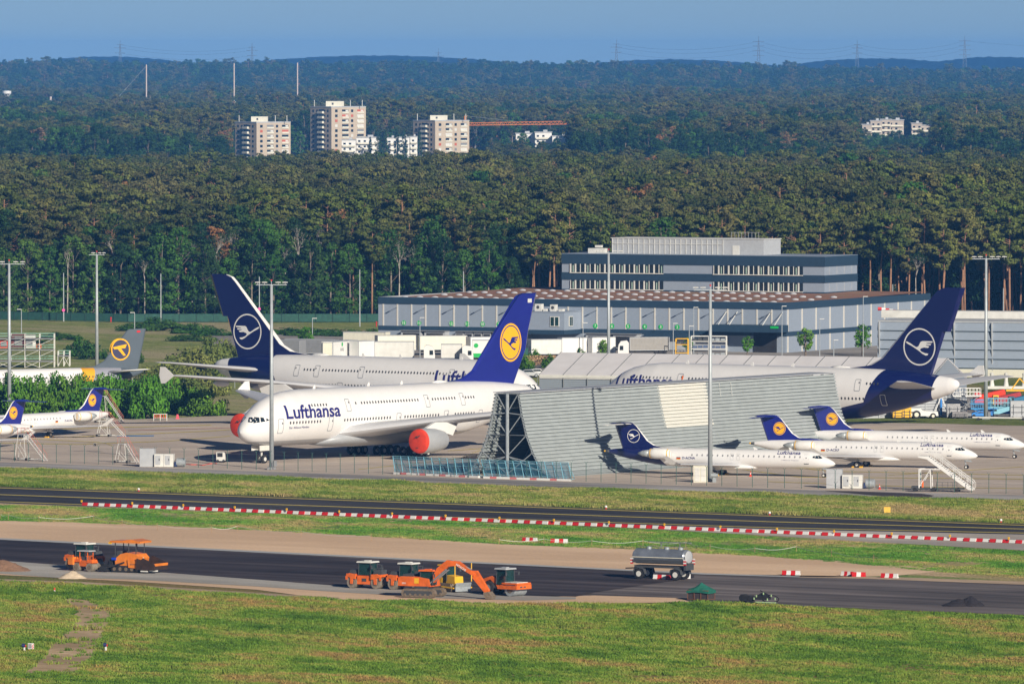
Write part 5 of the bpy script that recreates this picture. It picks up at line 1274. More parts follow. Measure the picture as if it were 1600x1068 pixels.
def dozer(label, loc, yaw):
    t = thing('bulldozer', label, 'bulldozer', loc, yaw)
    for sy in (-1, 1):
        b = MB(); b.prism([(-1.7,.5),(-1.5,.1),(1.4,.1),(1.6,.5),(1.4,.95),(-1.4,1.0)], sy*.95-.25, sy*.95+.25); b.build('crawler_track', MUD, t)
    b = MB(); b.prism([(-.1,.8),(-.1,1.9),(1.5,1.75),(1.6,.8)], -.6, .6); b.box((-1.2,0,1.2), (1.1,1.5,.8)); b.build('body', YELLOW, t)
    cab(t, -1.2, .1, 1.4, 1.2, 2.9, YELLOW)
    b = MB(); b.prism([(2.3,.1),(2.1,.5),(2.2,1.0),(2.45,1.1),(2.3,.6)], -1.1, 1.1); b.build('blade', STEEL, t)
    b = MB()
    for sy in (-1, 1): b.bar((0,sy*1.3,.6), (2.2,sy*1.3,.5), .1)
    b.build('push_arm', YELLOW, t)
    b = MB()
    for y in (-1.2, 1.2): b.tube((2.3,y,1.2), (2.3,y,3.3), .06, 8)
    b.lathe([(0,.02),(.1,.25),(.25,.2)], (2.3,-1.2,3.25), 'z', 10); b.build('sensor_mast', YELLOW, t); return t
def px_yaw(x0, y0, x1, y1):
    a, b_ = at(x0, y0), at(x1, y1); return math.atan2(b_.y-a.y, b_.x-a.x)
YW = px_yaw(0, 890, 800, 921)
def seat(px, py): v = at(px, py); return (v.x, v.y, .07)
tandem('orange tandem roller with white roof, standing alone left of the excavator', seat(574, 919), YW)
tandem('orange tandem roller with white roof, half hidden behind the excavator', seat(638, 921.5), YW)
excavator('orange tracked excavator with its arm folded down to the gravel', seat(662, 933), YW+.10)
dozer('yellow bulldozer behind the excavator arm', seat(704, 924), YW-.35)
single_drum('orange single drum roller with grey cab at the right end of the machine row', seat(786, 930), YW-.18)
paver('orange asphalt paver with orange canopy and open hopper', seat(205, 894), YW+.05)
tandem('orange road roller with white roof behind the small roller at the left', seat(131, 889), YW-.1)
pneumatic('small orange roller with grey canopy next to the asphalt paver', seat(133, 892.5), YW-.1)
def tanker():
    t = thing('tank_trailer', 'dark silver water tank trailer with two axles on the new asphalt', 'tank trailer', seat(1036, 905), YW+.02); t.scale = (1.08, 1.08, 1.08)
    TK = mat('tank_steel', (.22,.25,.30), .3, .35, var=.3, scale=1)
    b = MB(); b.lathe([(-3.25,.4),(-3.2,.85),(-3.05,1.0),(3.05,1.0),(3.2,.85),(3.25,.4)], (-.1,0,2.45), 'x', 24, sy=.82); tk = b.build('tank', TK, t, True, angle=.6)
    b = MB(); b.lathe([(3.18,.35),(3.3,.9),(3.36,.7),(3.38,.05)], (-.1,0,2.45), 'x', 20, sy=.82); b.build('tank_end', GREYL, tk, True)
    b = MB()
    for x in (-1.6, .6, 2.3): b.lathe([(0,.28),(.22,.28),(.3,.1)], (x-.1,0,3.22), 'z', 14)
    b.build('manhole_cover', STEEL, tk, True, angle=.6)
    b = MB(); b.box((-.1,-.95,1.95), (6.3,.12,.35)); b.box((-.1,.95,1.95), (6.3,.12,.35)); b.box((-.1,-1.02,2.38), (6.3,.05,.08), 1); b.build('side_locker', [GREYD, CREAM], t)
    b = MB(); b.box((-.1,0,1.35), (6.2,1.2,.25)); b.bar((-3.1,0,1.15), (-4.6,0,1.05), .09); b.bar((-3.1,.5,1.15), (-4.5,0,1.05), .07); b.box((3.2,0,1.4), (.25,1.8,.7)); b.build('chassis', GREYD, t)
    for x in (-2.35, 2.15):
        for sy in (-1, 1): tyre(t, x, sy*.95, .58, .42, OFFW)
        for sy in (-1, 1):
            b = MB(); b.prism([(x-.75,.6),(x-.6,1.1),(x,1.3),(x+.6,1.1),(x+.75,.6),(x+.68,.6),(x+.55,1.02),(x,1.2),(x-.55,1.02),(x-.68,.6)], sy*.95-.25, sy*.95+.25); b.build('mudguard', GREYD, t)
    b = MB()
    for x, sy in ((-3.3,-1), (3.25,-1), (3.25,1)):
        for k in range(4): b.box((x,sy*.98,1.7+k*.16), (.34,.06,.15), k % 2)
    b.build('warning_plate', [RED, WHITE], t)
    b = MB(); 
    for x in (-.4, .0, 1.9, 2.3): b.bar((x,0,3.2), (x+.3*(1 if x in (-.4,1.9) else -1),0,3.95), .03)
    b.box((.9,0,4.0), (5.2,.3,.07)); b.bar((-2.8,0,3.45), (3.0,0,3.5), .025); b.build('top_rack', GREYM, t)
    return t
tanker()
def gbarrier(name, label, px, py, yaw, col0, n=3, group=None, L=1.2, z=.03, tilt=0):
    v = at(px, py); t = MB()
    for i in range(n):
        t.prism([(-.24,0),(-.24,.12),(-.13,.2),(-.1,.52),(.1,.52),(.13,.2),(.24,.12),(.24,0)], -L/2+i*L/n, -L/2+(i+1)*L/n-.01, (i+col0) % 2, plane='yz')
    o = t.build(name, [RED, WHITE], None); o.location = (v.x, v.y, z); o.rotation_euler = (tilt, 0, yaw); return tag(o, label, 'barrier', group)
# long barrier row: single red and white blocks
def barrier_row():
    prot = {}
    for k, m_ in enumerate((RED, WHITE)):
        b = MB(); b.prism([(-.22,0),(-.22,.10),(-.14,.17),(-.10,.41),(.10,.41),(.14,.17),(.22,.10),(.22,0)], -.43, .43, plane='yz'); b.box((-.46,0,.22), (.10,.08,.14)); prot[k] = b
    a, b_ = at(128, 789.5), at(1640, 850.5); d = b_-a; L = d.length; yaw = math.atan2(d.y, d.x); n = int(L/.97); first = {}
    lamp0 = None
    for i in range(n):
        k = i % 2; p = a+d*((i+.5)/n)
        if k not in first: o = prot[k].build('barrier_block', (RED, WHITE)[k]); first[k] = o
        else: o = first[k].copy(); COL.objects.link(o)
        o.location = (p.x, p.y+.16*math.sin(i*1.3)*math.sin(i*.37), .04); o.rotation_euler = (0, 0, yaw+.03*math.sin(i*2.7))
        tag(o, ('red' if k == 0 else 'white')+' plastic block in the long red and white barrier row', 'barrier', ('red' if k == 0 else 'white')+' blocks of the long barrier row')
        if i % 9 == 0:
            if lamp0 is None:
                q = MB(); q.box((0,0,.45), (.16,.12,.08)); q.lathe([(-.07,.05),(-.06,.14),(.06,.14),(.07,.05)], (0,0,.62), 'y', 12); lamp0 = q.build('warning_lamp', YELLOW); l_ = lamp0
            else: l_ = lamp0.copy(); COL.objects.link(l_)
            l_.location = (p.x-.5, p.y, .04); l_.rotation_euler = (0, 0, yaw); tag(l_, 'small yellow warning lamp on the long red and white barrier row', 'warning lamp', 'warning lamps on the barrier row')
barrier_row()
gbarrier('loose_barrier', 'loose red and white barrier under the front of the tank trailer', 1035, 904.5, YW+.1, 1, 4, L=2.2)
gbarrier('loose_barrier', 'loose red and white barrier at the rear wheel of the tank trailer', 1066, 903.5, YW+.6, 0, 4, L=2.0)
gbarrier('loose_barrier', 'loose red and white barrier on the seeded verge, left of its pair', 828, 846, YW, 0, 4, L=2.1)
gbarrier('loose_barrier', 'tipped red and white barrier on the seeded verge, right of its pair', 874, 848, YW+.3, 0, 4, L=2.2)
gbarrier('loose_barrier', 'faded red and white barrier on bare sand right of the tank trailer', 1237, 898, YW+.2, 0, 4, L=2.2)
gbarrier('loose_barrier', 'red and white barrier lying beside another near the asphalt edge', 1328, 899.5, YW-.1, 1, 5, L=2.2)
gbarrier('loose_barrier', 'red barrier leaning on its neighbour near the asphalt edge', 1343, 900.5, YW+.3, 0, 3, L=1.6)
gbarrier('loose_barrier', 'rightmost loose red and white barrier at the asphalt edge', 1391, 902.5, YW, 0, 4, L=2.2)
def heap(name, label, px, py, L, W_, h, m_, seed, cat):
    v = at(px, py); r = np.random.default_rng(seed); n, k = 28, 10; vs = [(0,0,h)]; fs = []
    for j in range(1, k+1):
        for i in range(n):
            a = 2*math.pi*i/n; q = j/k; rr = q*(1+.12*math.sin(3*a+seed)+.05*r.normal()); z = h*(1-q**1.15)*(1+.06*r.normal()) if j < k else -.02
            vs.append((L/2*rr*math.cos(a), W_/2*rr*math.sin(a), max(z, -.02)))
    for i in range(n): fs.append((0, 1+i, 1+(i+1) % n))
    for j in range(k-1):
        for i in range(n): fs.append((1+j*n+i, 1+(j+1)*n+i, 1+(j+1)*n+(i+1) % n, 1+j*n+(i+1) % n))
    b = MB(); b.add(vs, fs); o = b.build(name, m_, None, True); o.location = (v.x, v.y, .04); return tag(o, label, cat)
heap('sand_pile', 'small pale sand pile beside the left rollers', 112, 903, 3.3, 3.0, .85, mat('pale_sand', (.58,.47,.34), .95, var=.15, scale=4), 3, 'sand pile')
heap('soil_pile', 'brown soil pile at the left picture edge', 3, 891, 7.5, 6, 1.25, mat('brown_soil', (.26,.15,.09), .95, var=.3, scale=3), 4, 'soil pile')
heap('asphalt_pile', 'tall half of the black asphalt heap at the right', 1518, 946, 3.4, 3, 1.05, mat('black_heap', (.022,.018,.022), .9, var=.4, scale=5), 5, 'asphalt heap')
heap('asphalt_pile', 'low half of the black asphalt heap at the right', 1500, 946, 4.4, 3, .75, mat('black_heap', (.022,.018,.022), .9), 8, 'asphalt heap')
def covered_crate():
    t = thing('covered_cage', 'brown mesh crate under a green net on the asphalt edge', 'crate', seat(1096, 937.5), YW)
    b = MB()
    for x in (-1.3, -.45, .4, 1.3):
        for y in (-.8, .8): b.bar((x,y,0), (x,y,1.15), .05)
    for z in (.1, 1.1):
        for y in (-.8, .8): b.bar((-1.3,y,z), (1.3,y,z), .05)
        for x in (-1.3, 1.3): b.bar((x,-.8,z), (x,.8,z), .05)
    b.build('frame', mat('rusty_frame', (.16,.07,.04), .8, var=.3), t)
    b = MB(); b.box((0,0,.58), (2.5,1.5,1.0)); b.build('mesh_wall', mat('dark_mesh', (.05,.04,.04), .9, var=.4, scale=5), t)
    b = MB(); b.loft([[(x,-.9,z0*.9),(x,-.4,z0+h1*.6),(x,.1,z0+h1),(x,.9,z0),(x,.9,z0-.3),(x,-.9,z0-.35)] for x, z0, h1 in ((-1.4,1.12,.15),(-.7,1.2,.25),(.0,1.22,.75),(.6,1.2,.45),(1.4,1.1,.15))]); b.build('net', GREENNET, t)
covered_crate()
def black_gear():
    t = thing('folded_implement', 'black folded machine attachment with green-white tapes on the asphalt edge', 'attachment', seat(1186, 941.5), YW)
    b = MB(); b.box((-1.4,0,.45), (1.1,.9,.6)); b.lathe([(-.4,.42),(.4,.42)], (-1.9,0,.45), 'y', 14); b.lathe([(-.4,.3),(.4,.3)], (-.9,-.1,.4), 'y', 14); b.box((.3,0,.5), (2.0,.9,.35)); b.prism([(-.4,.6),(.5,1.1),(1.2,.75),(.9,.5)], -.35, .35); b.build('body', BLACK, t)
    b = MB(); b.path([(2.6*math.cos(a)*.42+1.5, 0, .45+.4*math.sin(a)) for a in [k*math.pi/8 for k in range(17)]], .06, 6); b.tube((.2,0,1.35), (1.6,0,.75), .06, 6); b.build('hose', BLACK, t)
    b = MB()
    for x, z in ((.0,.75),(.9,1.05),(1.9,.85),(2.4,.5),(-.3,.45),(1.4,.4)): b.box((x,-.5,z), (.12,.05,.25))
    b.box((1.3,-.7,.1), (2.6,.15,.1)); b.build('warning_tape', mat('lime_tape', (.45,.65,.35), .6), t)
black_gear()
# small boards in the near meadow
def board(px, py, w_, h_, label, parts):
    v = at(px, py); t = thing('field_marker', label, 'marker', (v.x, v.y, 0)); parts(t); return t
def mk1(t):
    b = MB(); b.box((0,0,.62), (.62,.08,.58)); b.build('panel', OFFW, t); b = MB(); b.box((-.1,-.05,.62), (.34,.02,.46)); b.build('grid_plate', GREYM, t)
    b = MB(); b.add([(.1,-.06,.4),(.28,-.06,.62),(.28,-.06,.5),(.2,-.06,.36)], [(0,1,2,3)]); b.add([(.1,-.06,.62),(.28,-.06,.86),(.28,-.06,.74),(.1,-.06,.5)], [(0,1,2,3)]); b.build('stripe', RED, t)
    b = MB(); b.bar((-.2,0,0), (-.2,0,.35), .03); b.bar((.2,0,0), (.2,0,.35), .03); b.build('leg', YELLOW, t)
board(47, 1018, 1, 1, 'small white square board with grille and red stripes in the near meadow', mk1)
def mk2(t):
    b = MB(); b.lathe([(0,.12),(.5,.10)], (0,0,.1), 'z', 10); b.build('post', OFFW, t); b = MB(); b.lathe([(-.22,.05),(-.18,.2),(.1,.22),(.14,.1)], (-.05,0,.68), 'x', 12); b.build('lamp_head', BLUEB if False else mat('dark_blue_lamp', (.02,.03,.12), .5), t)
    b = MB(); b.lathe([(.1,.13),(.2,.13)], (0,0,.62), 'x', 10); b.build('red_lens', RED, t)
board(36.5, 1018, 1, 1, 'small dark blue and white marker lamp left of the square board', mk2)
board(164, 1017, 1, 1, 'small dark blue and white marker lamp alone right of the dirt track', mk2)
def mk3(t): b = MB(); b.lathe([(0,.09),(.35,.09)], (0,0,0), 'z', 8, mi=0); b.lathe([(.35,.1),(.62,.1)], (0,0,0), 'z', 8, mi=1); b.build('post', [OFFW, REDC], t)
board(84, 926, 1, 1, 'tiny red and white marker post in the meadow left of the dirt track', mk3)
for px, py, lb in ((216,767.5,'small red and white light beside the taxiway at the left'),(947,795,'small red and white light beside the taxiway near the middle'),(1203,804.5,'small red and white light beside the taxiway under the jets'),(1565,816,'small red and white light beside the taxiway at the right')):
    v = at(px, py); t = thing('taxiway_light', lb, 'taxiway light', (v.x, v.y, .03)); b = MB(); b.lathe([(0,.12),(.2,.1)], (0,0,0), 'z', 10); b.build('base', RED, t); b = MB(); b.lathe([(.2,.2),(.42,.16),(.48,.05)], (0,0,0), 'z', 12); b.build('lamp_head', WHITE, t, True)
v = at(1387, 803); t = thing('taxiway_sign', 'yellow box sign in the grass verge under the right jets', 'sign', (v.x, v.y, 0)); b = MB(); b.box((0,0,.62), (.85,.25,.75)); b.build('panel', mat('sign_yellow', (.85,.50,.06), .5), t); b = MB(); b.box((-.3,0,.12), (.08,.1,.25)); b.box((.3,0,.12), (.08,.1,.25)); b.build('leg', GREYD, t)
# two strands of boundary tape on stakes in the sand verge
def tape(pts, label):
    t = thing('boundary_tape', label, 'tape', (0,0,0)); P_ = [at(x, y) for x, y in pts]; b = MB()
    for a, c in zip(P_, P_[1:]):
        q = [a.lerp(c, k/6)+Vector((0,0,.7-.3*math.sin(math.pi*k/6))) for k in range(7)]; b.path(q, .026, 4)
    b.build('tape', OFFW, t)
    for p in P_: b = MB(); b.bar((p.x,p.y,0), (p.x,p.y,.95), .04); b.build('stake', WOODB, t)
tape([(0,811),(12,812),(60,816),(145,814),(190,822),(245,828),(330,832),(370,830),(470,838),(580,845)], 'white tape on stakes along the sand strip at the left')
tape([(780,851),(850,850),(925,853),(1005,853),(1072,855),(1110,861),(1180,865),(1245,862),(1300,870),(1366,878)], 'white tape on stakes above the sand strip at the right')
# ---------------- apron equipment ----------------
def cabinets(px, py, label, n=2):
    v = at(px, py); t = thing('power_cabinet', label, 'cabinet', (v.x, v.y, .02), -.15)
    b = MB(); b.box((-1.9, .5, 1.35), (2.2, 1.4, 2.7)); b.build('tall_cabinet', GREYL, t)
    for i in range(2):
        b = MB(); b.box((.0+i*1.45, 0, .98), (1.4, 1.3, 1.9)); c = b.build('cabinet', OFFW, t); b = MB(); b.box((-.15+i*1.45, -.67, 1.0), (.75, .04, 1.35)); b.build('door', GREYL, c); b = MB(); b.box((.05+i*1.45, -.7, 1.1), (.1, .04, .3)); b.build('handle', BLACK, c)
    b = MB(); b.lathe([(-.8,.45),(-.7,.62),(.5,.62),(.6,.45)], (3.3,0,.7), 'x', 12); b.build('tank', STEEL, t, True, angle=.6)
    b = MB(); b.box((2.5,-.1,.45), (.4,.8,.7)); b.build('tank_support', BLUEB if False else mat('dark_blue_box', (.02,.04,.12), .6), t)
    return t
cabinets(249, 729, 'grey power cabinets with silver tank on the apron left of the big jet')
cabinets(1325, 762.5, 'grey power cabinets with silver tank on the apron under the commuter jets')
v = at(1095, 753); t = thing('power_cabinet', 'single cream power cabinet at the foot of the middle floodlight mast', 'cabinet', (v.x, v.y, 0), -.15)
b = MB(); b.box((0,0,1.15), (1.9,1.3,2.3)); b.box((0,0,2.34), (2.0,1.4,.1)); b.build('cabinet', CREAM, t); b = MB(); b.box((-.4,-.67,1.15), (.7,.04,2.0)); b.box((.45,-.67,1.15), (.7,.04,2.0)); b.build('door', OFFW, t); b = MB(); b.lathe([(-.5,.3),(.5,.3)], (2.0,0,1.0), 'x', 12); b.box((2.0,0,.35), (.5,.4,.7)); b.build('transformer', STEEL, t)
def cone(px, py, label):
    v = at(px, py); b = MB(); b.box((0,0,.03), (.42,.42,.06)); b.lathe([(.06,.16),(.35,.10)], (0,0,0), 'z', 10, mi=0); b.lathe([(.35,.10),(.5,.07)], (0,0,0), 'z', 10, mi=1); b.lathe([(.5,.07),(.75,.03)], (0,0,0), 'z', 10, mi=0); o = b.build('traffic_cone', [REDC, WHITE]); o.location = (v.x, v.y, .01); tag(o, label, 'traffic cone')
cone(1375, 764, 'red and white cone beside the power cabinets under the jets'); cone(1173, 744, 'small red cone on the apron below the middle fuselage'); cone(272, 727, 'red and white cone on the apron left of the cabinets')
def fold_stairs(px, py, yaw, hgt, run, label, rail=RED, m_=OFFW, deck=1.2):
    """mobile service stairs: deck on legs with a stair flight running down"""
    v = at(px, py); t = thing('service_stairs', label, 'mobile stairs', (v.x, v.y, .02), yaw)
    b = MB(); n = int(hgt/.24)
    for i in range(n): b.box((run*(1-(i+1)/n)+.1, 0, hgt*(i+.5)/n), (run/n+.1, .85, .05))
    b.build('step', GREYL, t)
    b = MB()
    for sy in (-.48, .48): b.prism([(run+.1,0),(run+.1,.12),(0,hgt+.02),(0,hgt-.12)], sy-.04, sy+.04)
    b.build('stringer', m_, t)
    b = MB()
    for sy in (-.48, .48):
        b.bar((run,sy,1.0), (0,sy,hgt+1.0), .035); b.bar((0,sy,hgt+1.0), (-deck,sy,hgt+1.0), .035)
        for k in range(5): b.bar((run*k/4,sy,hgt*(1-k/4)), (run*k/4,sy,hgt*(1-k/4)+1.0), .018)
        b.bar((-deck,sy,hgt), (-deck,sy,hgt+1.0), .03)
    b.build('handrail', mat('salmon_rail', (.55,.20,.16), .5) if rail is RED else rail, t)
    b = MB(); b.box((-deck/2,0,hgt), (deck,1.0,.08)); b.build('deck', GREYL, t)
    b = MB()
    for sy in (-.5, .5):
        b.bar((-deck+.1,sy,hgt), (-deck-.5,sy,.25), .05); b.bar((-.1,sy,hgt), (.2,sy,.25), .05); b.bar((-deck-.5,sy,.25), (run*.9,sy,.22), .05); b.bar((-deck,sy,hgt*.55), (.1,sy,.25), .035)
    b.build('leg', m_, t)
    for x in (-deck-.5, .3): 
        for sy in (-.5, .5): b = MB(); b.lathe([(-.07,.2),(.07,.2)], (x,sy,.2), 'y', 12); b.build('wheel', BLACK, t)
    return t
fold_stairs(40, 719, -.5, 3.9, 3.4, 'white service stairs with red rails before the leftmost jet')
fold_stairs(168, 682, -.3, 3.0, 2.8, 'red-railed service stairs at the tail of the left commuter jet')
fold_stairs(165, 660, -.2, 4.4, 2.9, 'taller steel and red stairs behind the left commuter tail')
fold_stairs(197, 723, -.4, 2.9, 1.8, 'service stairs with red deck on the apron beside the cabinets')
def pax_stairs():
    v = at(1450, 767.5); t = thing('passenger_stairs', 'white mobile passenger stairs standing at the fence before the jet nose', 'mobile stairs', (v.x, v.y, .02), -.22)
    W2 = MB(); W2.prism([(6.6,.25),(6.6,.5),(6.3,.6),(.2,4.98),(-1.2,4.98),(-1.2,4.8),(.0,4.55),(5.9,.35)], -.78, -.70); W2.prism([(6.6,.25),(6.6,.5),(6.3,.6),(.2,4.98),(-1.2,4.98),(-1.2,4.8),(.0,4.55),(5.9,.35)], .70, .78); W2.build('stringer', WHITE, t)
    b = MB()
    for i in range(20): b.box((6.3-i*.31, 0, .45+i*.225), (.34, 1.4, .05))
    b.build('step', GREYL, t)
    b = MB(); b.box((-.5,0,4.95), (1.6,1.5,.08)); b.build('deck', OFFW, t)
    b = MB()
    for sy in (-.74, .74):
        for o_ in (.65, 1.1): b.bar((6.5,sy,.5+o_), (.2,sy,5.0+o_), .055); b.bar((.2,sy,5.0+o_), (-1.2,sy,5.0+o_), .035)
        for k in range(8): b.bar((6.5-k*.9,sy,.5+k*.643), (6.5-k*.9,sy,1.6+k*.643), .03)
        b.bar((6.5,sy,1.6), (6.75,sy,1.2), .035); b.bar((6.75,sy,1.2), (6.7,sy,.5), .035); b.bar((-1.2,sy,5.0), (-1.2,sy,7.6), .035); b.bar((-1.2,sy,7.6), (1.4,sy,7.6), .03); b.bar((1.4,sy,7.6), (1.4,sy,5.3), .03)
    b.bar((-1.2,-.74,7.6), (-1.2,.74,7.6), .03); b.build('handrail', WHITE, t)
    b = MB()
    for sy in (-.7, .7):
        b.tube((-1.1,sy,.5), (-1.1,sy,3.2), .09, 6); b.tube((.6,sy,.5), (.5,sy,3.1), .07, 6); b.bar((-1.1,sy,.6), (.5,sy,3.1), .06); b.bar((-1.1,sy,3.15), (1.9,sy,3.15), .09)
    b.build('support_frame', WHITE, t)
    b = MB(); b.box((1.8,0,.42), (6.8,1.2,.2)); b.box((-1.6,0,.5), (1.2,1.3,.5)); b.build('chassis', GREYD, t)
    b = MB(); b.lathe([(0,.14),(.9,.14),(1.0,.05)], (-.6,-.6,.6), 'z', 10); b.build('fire_extinguisher', ORANGE, t)
    b = MB()
    for x in (1.4, 2.2, 3.0, 3.7, 4.3): b.bar((x,-.65,.5), (x,-.65,1.35), .035)
    b.bar((1.4,-.65,1.35), (4.3,-.65,1.35), .04); b.bar((1.2,-.65,.9), (4.3,-.65,.9), .03); b.build('guard_rail', GREYD, t)
    for x in (-1.7, .9, 4.3):
        for sy in (-.6, .6): b = MB(); b.lathe([(-.1,.3),(.1,.3)], (x,sy,.3), 'y', 14); b.build('wheel', BLACK, t)
pax_stairs()
v = at(345, 722); t = thing('ground_unit', 'small white and black ground power unit left of the nose wheel', 'power unit', (v.x, v.y, .02), -.1)
b = MB(); b.box((0,0,.9), (1.3,1.1,1.3)); b.build('housing', OFFW, t); b = MB(); b.box((-.1,-.57,1.15), (.8,.05,.6)); b.build('grille', BLACK, t)
for x in (-.45,.45): b = MB(); b.lathe([(-.6,.22),(.6,.22)], (x,0,.22), 'y', 12); b.build('wheel', BLACK, t)
g = MB(); P_ = [at(x, y)+Vector((0,0,.06)) for x, y in ((286,725),(298,726),(307,726),(316,727),(328,724.5),(338,724))]; g.path(P_, .06, 5); tag(g.build('cable', REDC), 'orange cable lying between cabinets and power unit', 'cable')
# things before the bush hedge
v = at(250, 657); t = thing('stillage', 'white and red striped rack before the hedge', 'rack', (v.x, v.y, .02)); b = MB()
for x in (-1.1,0,1.1):
    for y in (-.4,.4): b.bar((x,y,0), (x,y,1.15), .05)
for y in (-.4,.4): b.bar((-1.1,y,1.1), (1.1,y,1.1), .05, ); b.bar((-1.1,y,.5), (1.1,y,.5), .04)
b.build('frame', OFFW, t); b = MB()
for i in range(6): b.box((-.9+i*.36,-.42,.75), (.12,.05,.6))
b.build('stripe', REDC, t)
b = MB(); b.box((0,0,.4), (.5,.3,.7), 0, taper=.6); b.box((0,0,.05), (.7,.5,.1)); o = b.build('pink_cover', mat('pink_red', (.72,.08,.12), .6)); o.location = at(277, 654); tag(o, 'small pinkish red cover standing before the hedge', 'cover')
# ---------------- trucks ----------------
def trailer(px0, px1, yb, hgt, label, m_=WHITE, dy=0, depth=2.5, box=False, yt=None):
    a, b_ = at(px0, yb), at(px1, yb+dy); L = (b_-a).length; t = thing('box_trailer' if not box else 'container', label, 'trailer' if not box else 'container', a, math.atan2(b_.y-a.y, b_.x-a.x))
    z0 = 1.1 if not box else .1
    q = MB(); q.box((L/2, depth/2, (z0+hgt)/2), (L, depth, hgt-z0)); bd = q.build('box', m_, t)
    q = MB(); q.box((L/2, -.02, hgt-.06), (L+.04, .06, .12)); q.box((L/2, -.02, z0+.06), (L+.04, .06, .12))
    for x in (.04, L-.04): q.box((x, -.02, (z0+hgt)/2), (.1, .06, hgt-z0))
    q.build('edge_trim', GREYL if m_ is not GREYL else OFFW, bd)
    if not box:
        q = MB(); q.box((L/2, depth/2, .9), (L*.95, .9, .3)); q.build('chassis', GREYD, t)
        for x in (L*.68, L*.78, L*.88):
            q = MB(); q.lathe([(-.15,.5),(.15,.5)], (x, .35, .5), 'y', 14); q.build('wheel', BLACK, t)
    return t
def truck_cab(px, yb, label, right=True, s=1.0):
    v = at(px, yb); t = thing('truck', label, 'truck', v, 0 if right else math.pi)
    q = MB(); q.prism([(-1.1,.7),(-1.1,3.3),(-.7,3.75),(.5,3.6),(.95,2.9),(1.1,1.7),(1.1,.6)], -1.2, 1.2); c = q.build('cab', WHITE, t)
    for sy in (-1, 1):
        q = MB(); q.prism([(.0,1.8),(.75,1.8),(.72,2.7),(.0,2.7)], sy*1.21-.01, sy*1.21+.01); q.build('side_window', GLASS, c)
    q = MB(); q.add([(1.09,-1.05,1.85),(1.09,1.05,1.85),(.99,1.0,2.8),(.99,-1.0,2.8)], [(0,1,2,3)]); q.v = [(x+.06, y, z) for x, y, z in q.v]; q.build('windscreen', GLASSG, c)
    q = MB(); q.box((1.13,0,1.2), (.06,1.6,.7)); q.build('grille', GREYD, c)
    q = MB(); q.box((-1.9,0,.85), (3.2,.9,.25)); q.box((.9,0,.5), (.5,2.3,.35)); q.build('chassis', GREYD, t)
    for x in (.1, -2.6):
        for sy in (-1, 1): q = MB(); q.lathe([(-.15,.5),(.15,.5)], (x, sy*1.05, .5), 'y', 14); w_ = q.build('wheel', BLACK, t)
    return t
trailer(368, 468, 563, 4.3, 'grey curtain trailer left of the white containers', mat('grey_curtain', (.26,.27,.28), .6, var=.1), 2)
trailer(445, 523, 560, 4.0, 'dark grey trailer half hidden behind the white container', GREYM, 1)
c1 = trailer(520, 559, 569, 4.5, 'white swap container with green oval and grey letters', WHITE, -3, box=True)
q = MB(); q.add([(4.2+.32*math.cos(a), -.04, 3.85+.42*math.sin(a)) for a in [k*math.pi/8 for k in range(16)]], [tuple(range(16))]); q.build('green_logo', GREEN, kids(c1)[0])
flat_text('lettering', 'URS', 1.6, .62, GREYM, kids(c1)[0], lambda u, v: (3.35+u, -.05, 2.55+v), .0)
trailer(504, 519.5, 569, 4.4, 'cream swap container end left of the green oval', CREAM, 0, box=True)
trailer(560, 585, 568, 4.5, 'white swap container right of the one with the green oval', WHITE, -1, box=True)
trailer(536, 602, 553, 4.6, 'cream trailer with red tail edge behind the containers', CREAM, 1)
trailer(585, 647, 567, 4.3, 'long pale grey trailer behind the truck cab', OFFW, 0)
truck_cab(671, 568, 'white truck cab facing right between two grey trailers')
trailer(689, 722, 568, 3.9, 'grey box of the small truck left of the yellow disc tail', OFFW, 0)
truck_cab(731, 568.5, 'small white truck cab at the front of the grey box')
trailer(738, 765, 567, 4.6, 'white box with green lower band and green logo beside the tail', WHITE, 0)
v = at(738, 567); q = MB(); q.box((v.x+1.9, v.y-.06, 1.55), (4.0, .05, .8)); q.add([(v.x+.75+.45*math.cos(a), v.y-.06, 3.5+.45*math.sin(a)) for a in [k*math.pi/8 for k in range(16)]], [tuple(range(16))]); g_ = q.build('green_band', GREEN); tb = [o for o in bpy.data.objects if o.get('label', '').startswith('white box with green lower')][0]; g_.parent = tb; g_.matrix_parent_inverse = tb.matrix_world.inverted(); g_.matrix_parent_inverse = Matrix.Rotation(-tb.rotation_euler.z, 4, 'Z') @ Matrix.Translation(-Vector(tb.location))
for px0, px1, yb, hg, lb, mm in ((590,650,556,4.2,'cream roofed trailer docked at the left warehouse doors',CREAM),(655,730,555,4.0,'long cream trailer with yellow roof edge at the docks',CREAM),(735,775,557,4.0,'white trailer with dark roof edge at the docks',WHITE),
                                 (830,878,562,4.1,'white trailer nearest the wood stack',OFFW),(878,920,560,4.2,'white trailer with red top edge beside the office box',WHITE),(925,962,560,4.3,'white box trailer behind the floodlight mast base',WHITE),(984,1046,556,3.8,'long grey canvas trailer behind the white truck',mat('canvas_grey', (.30,.29,.27), .8))):
    trailer(px0, px1, yb, hg, lb, mm, -.6)
truck_cab(974, 560.5, 'white truck cab with dark windscreen facing the tent', False)
truck_cab(836, 561.5, 'white truck cab partly hidden behind the blue tail', False)
v = at(925, 558)
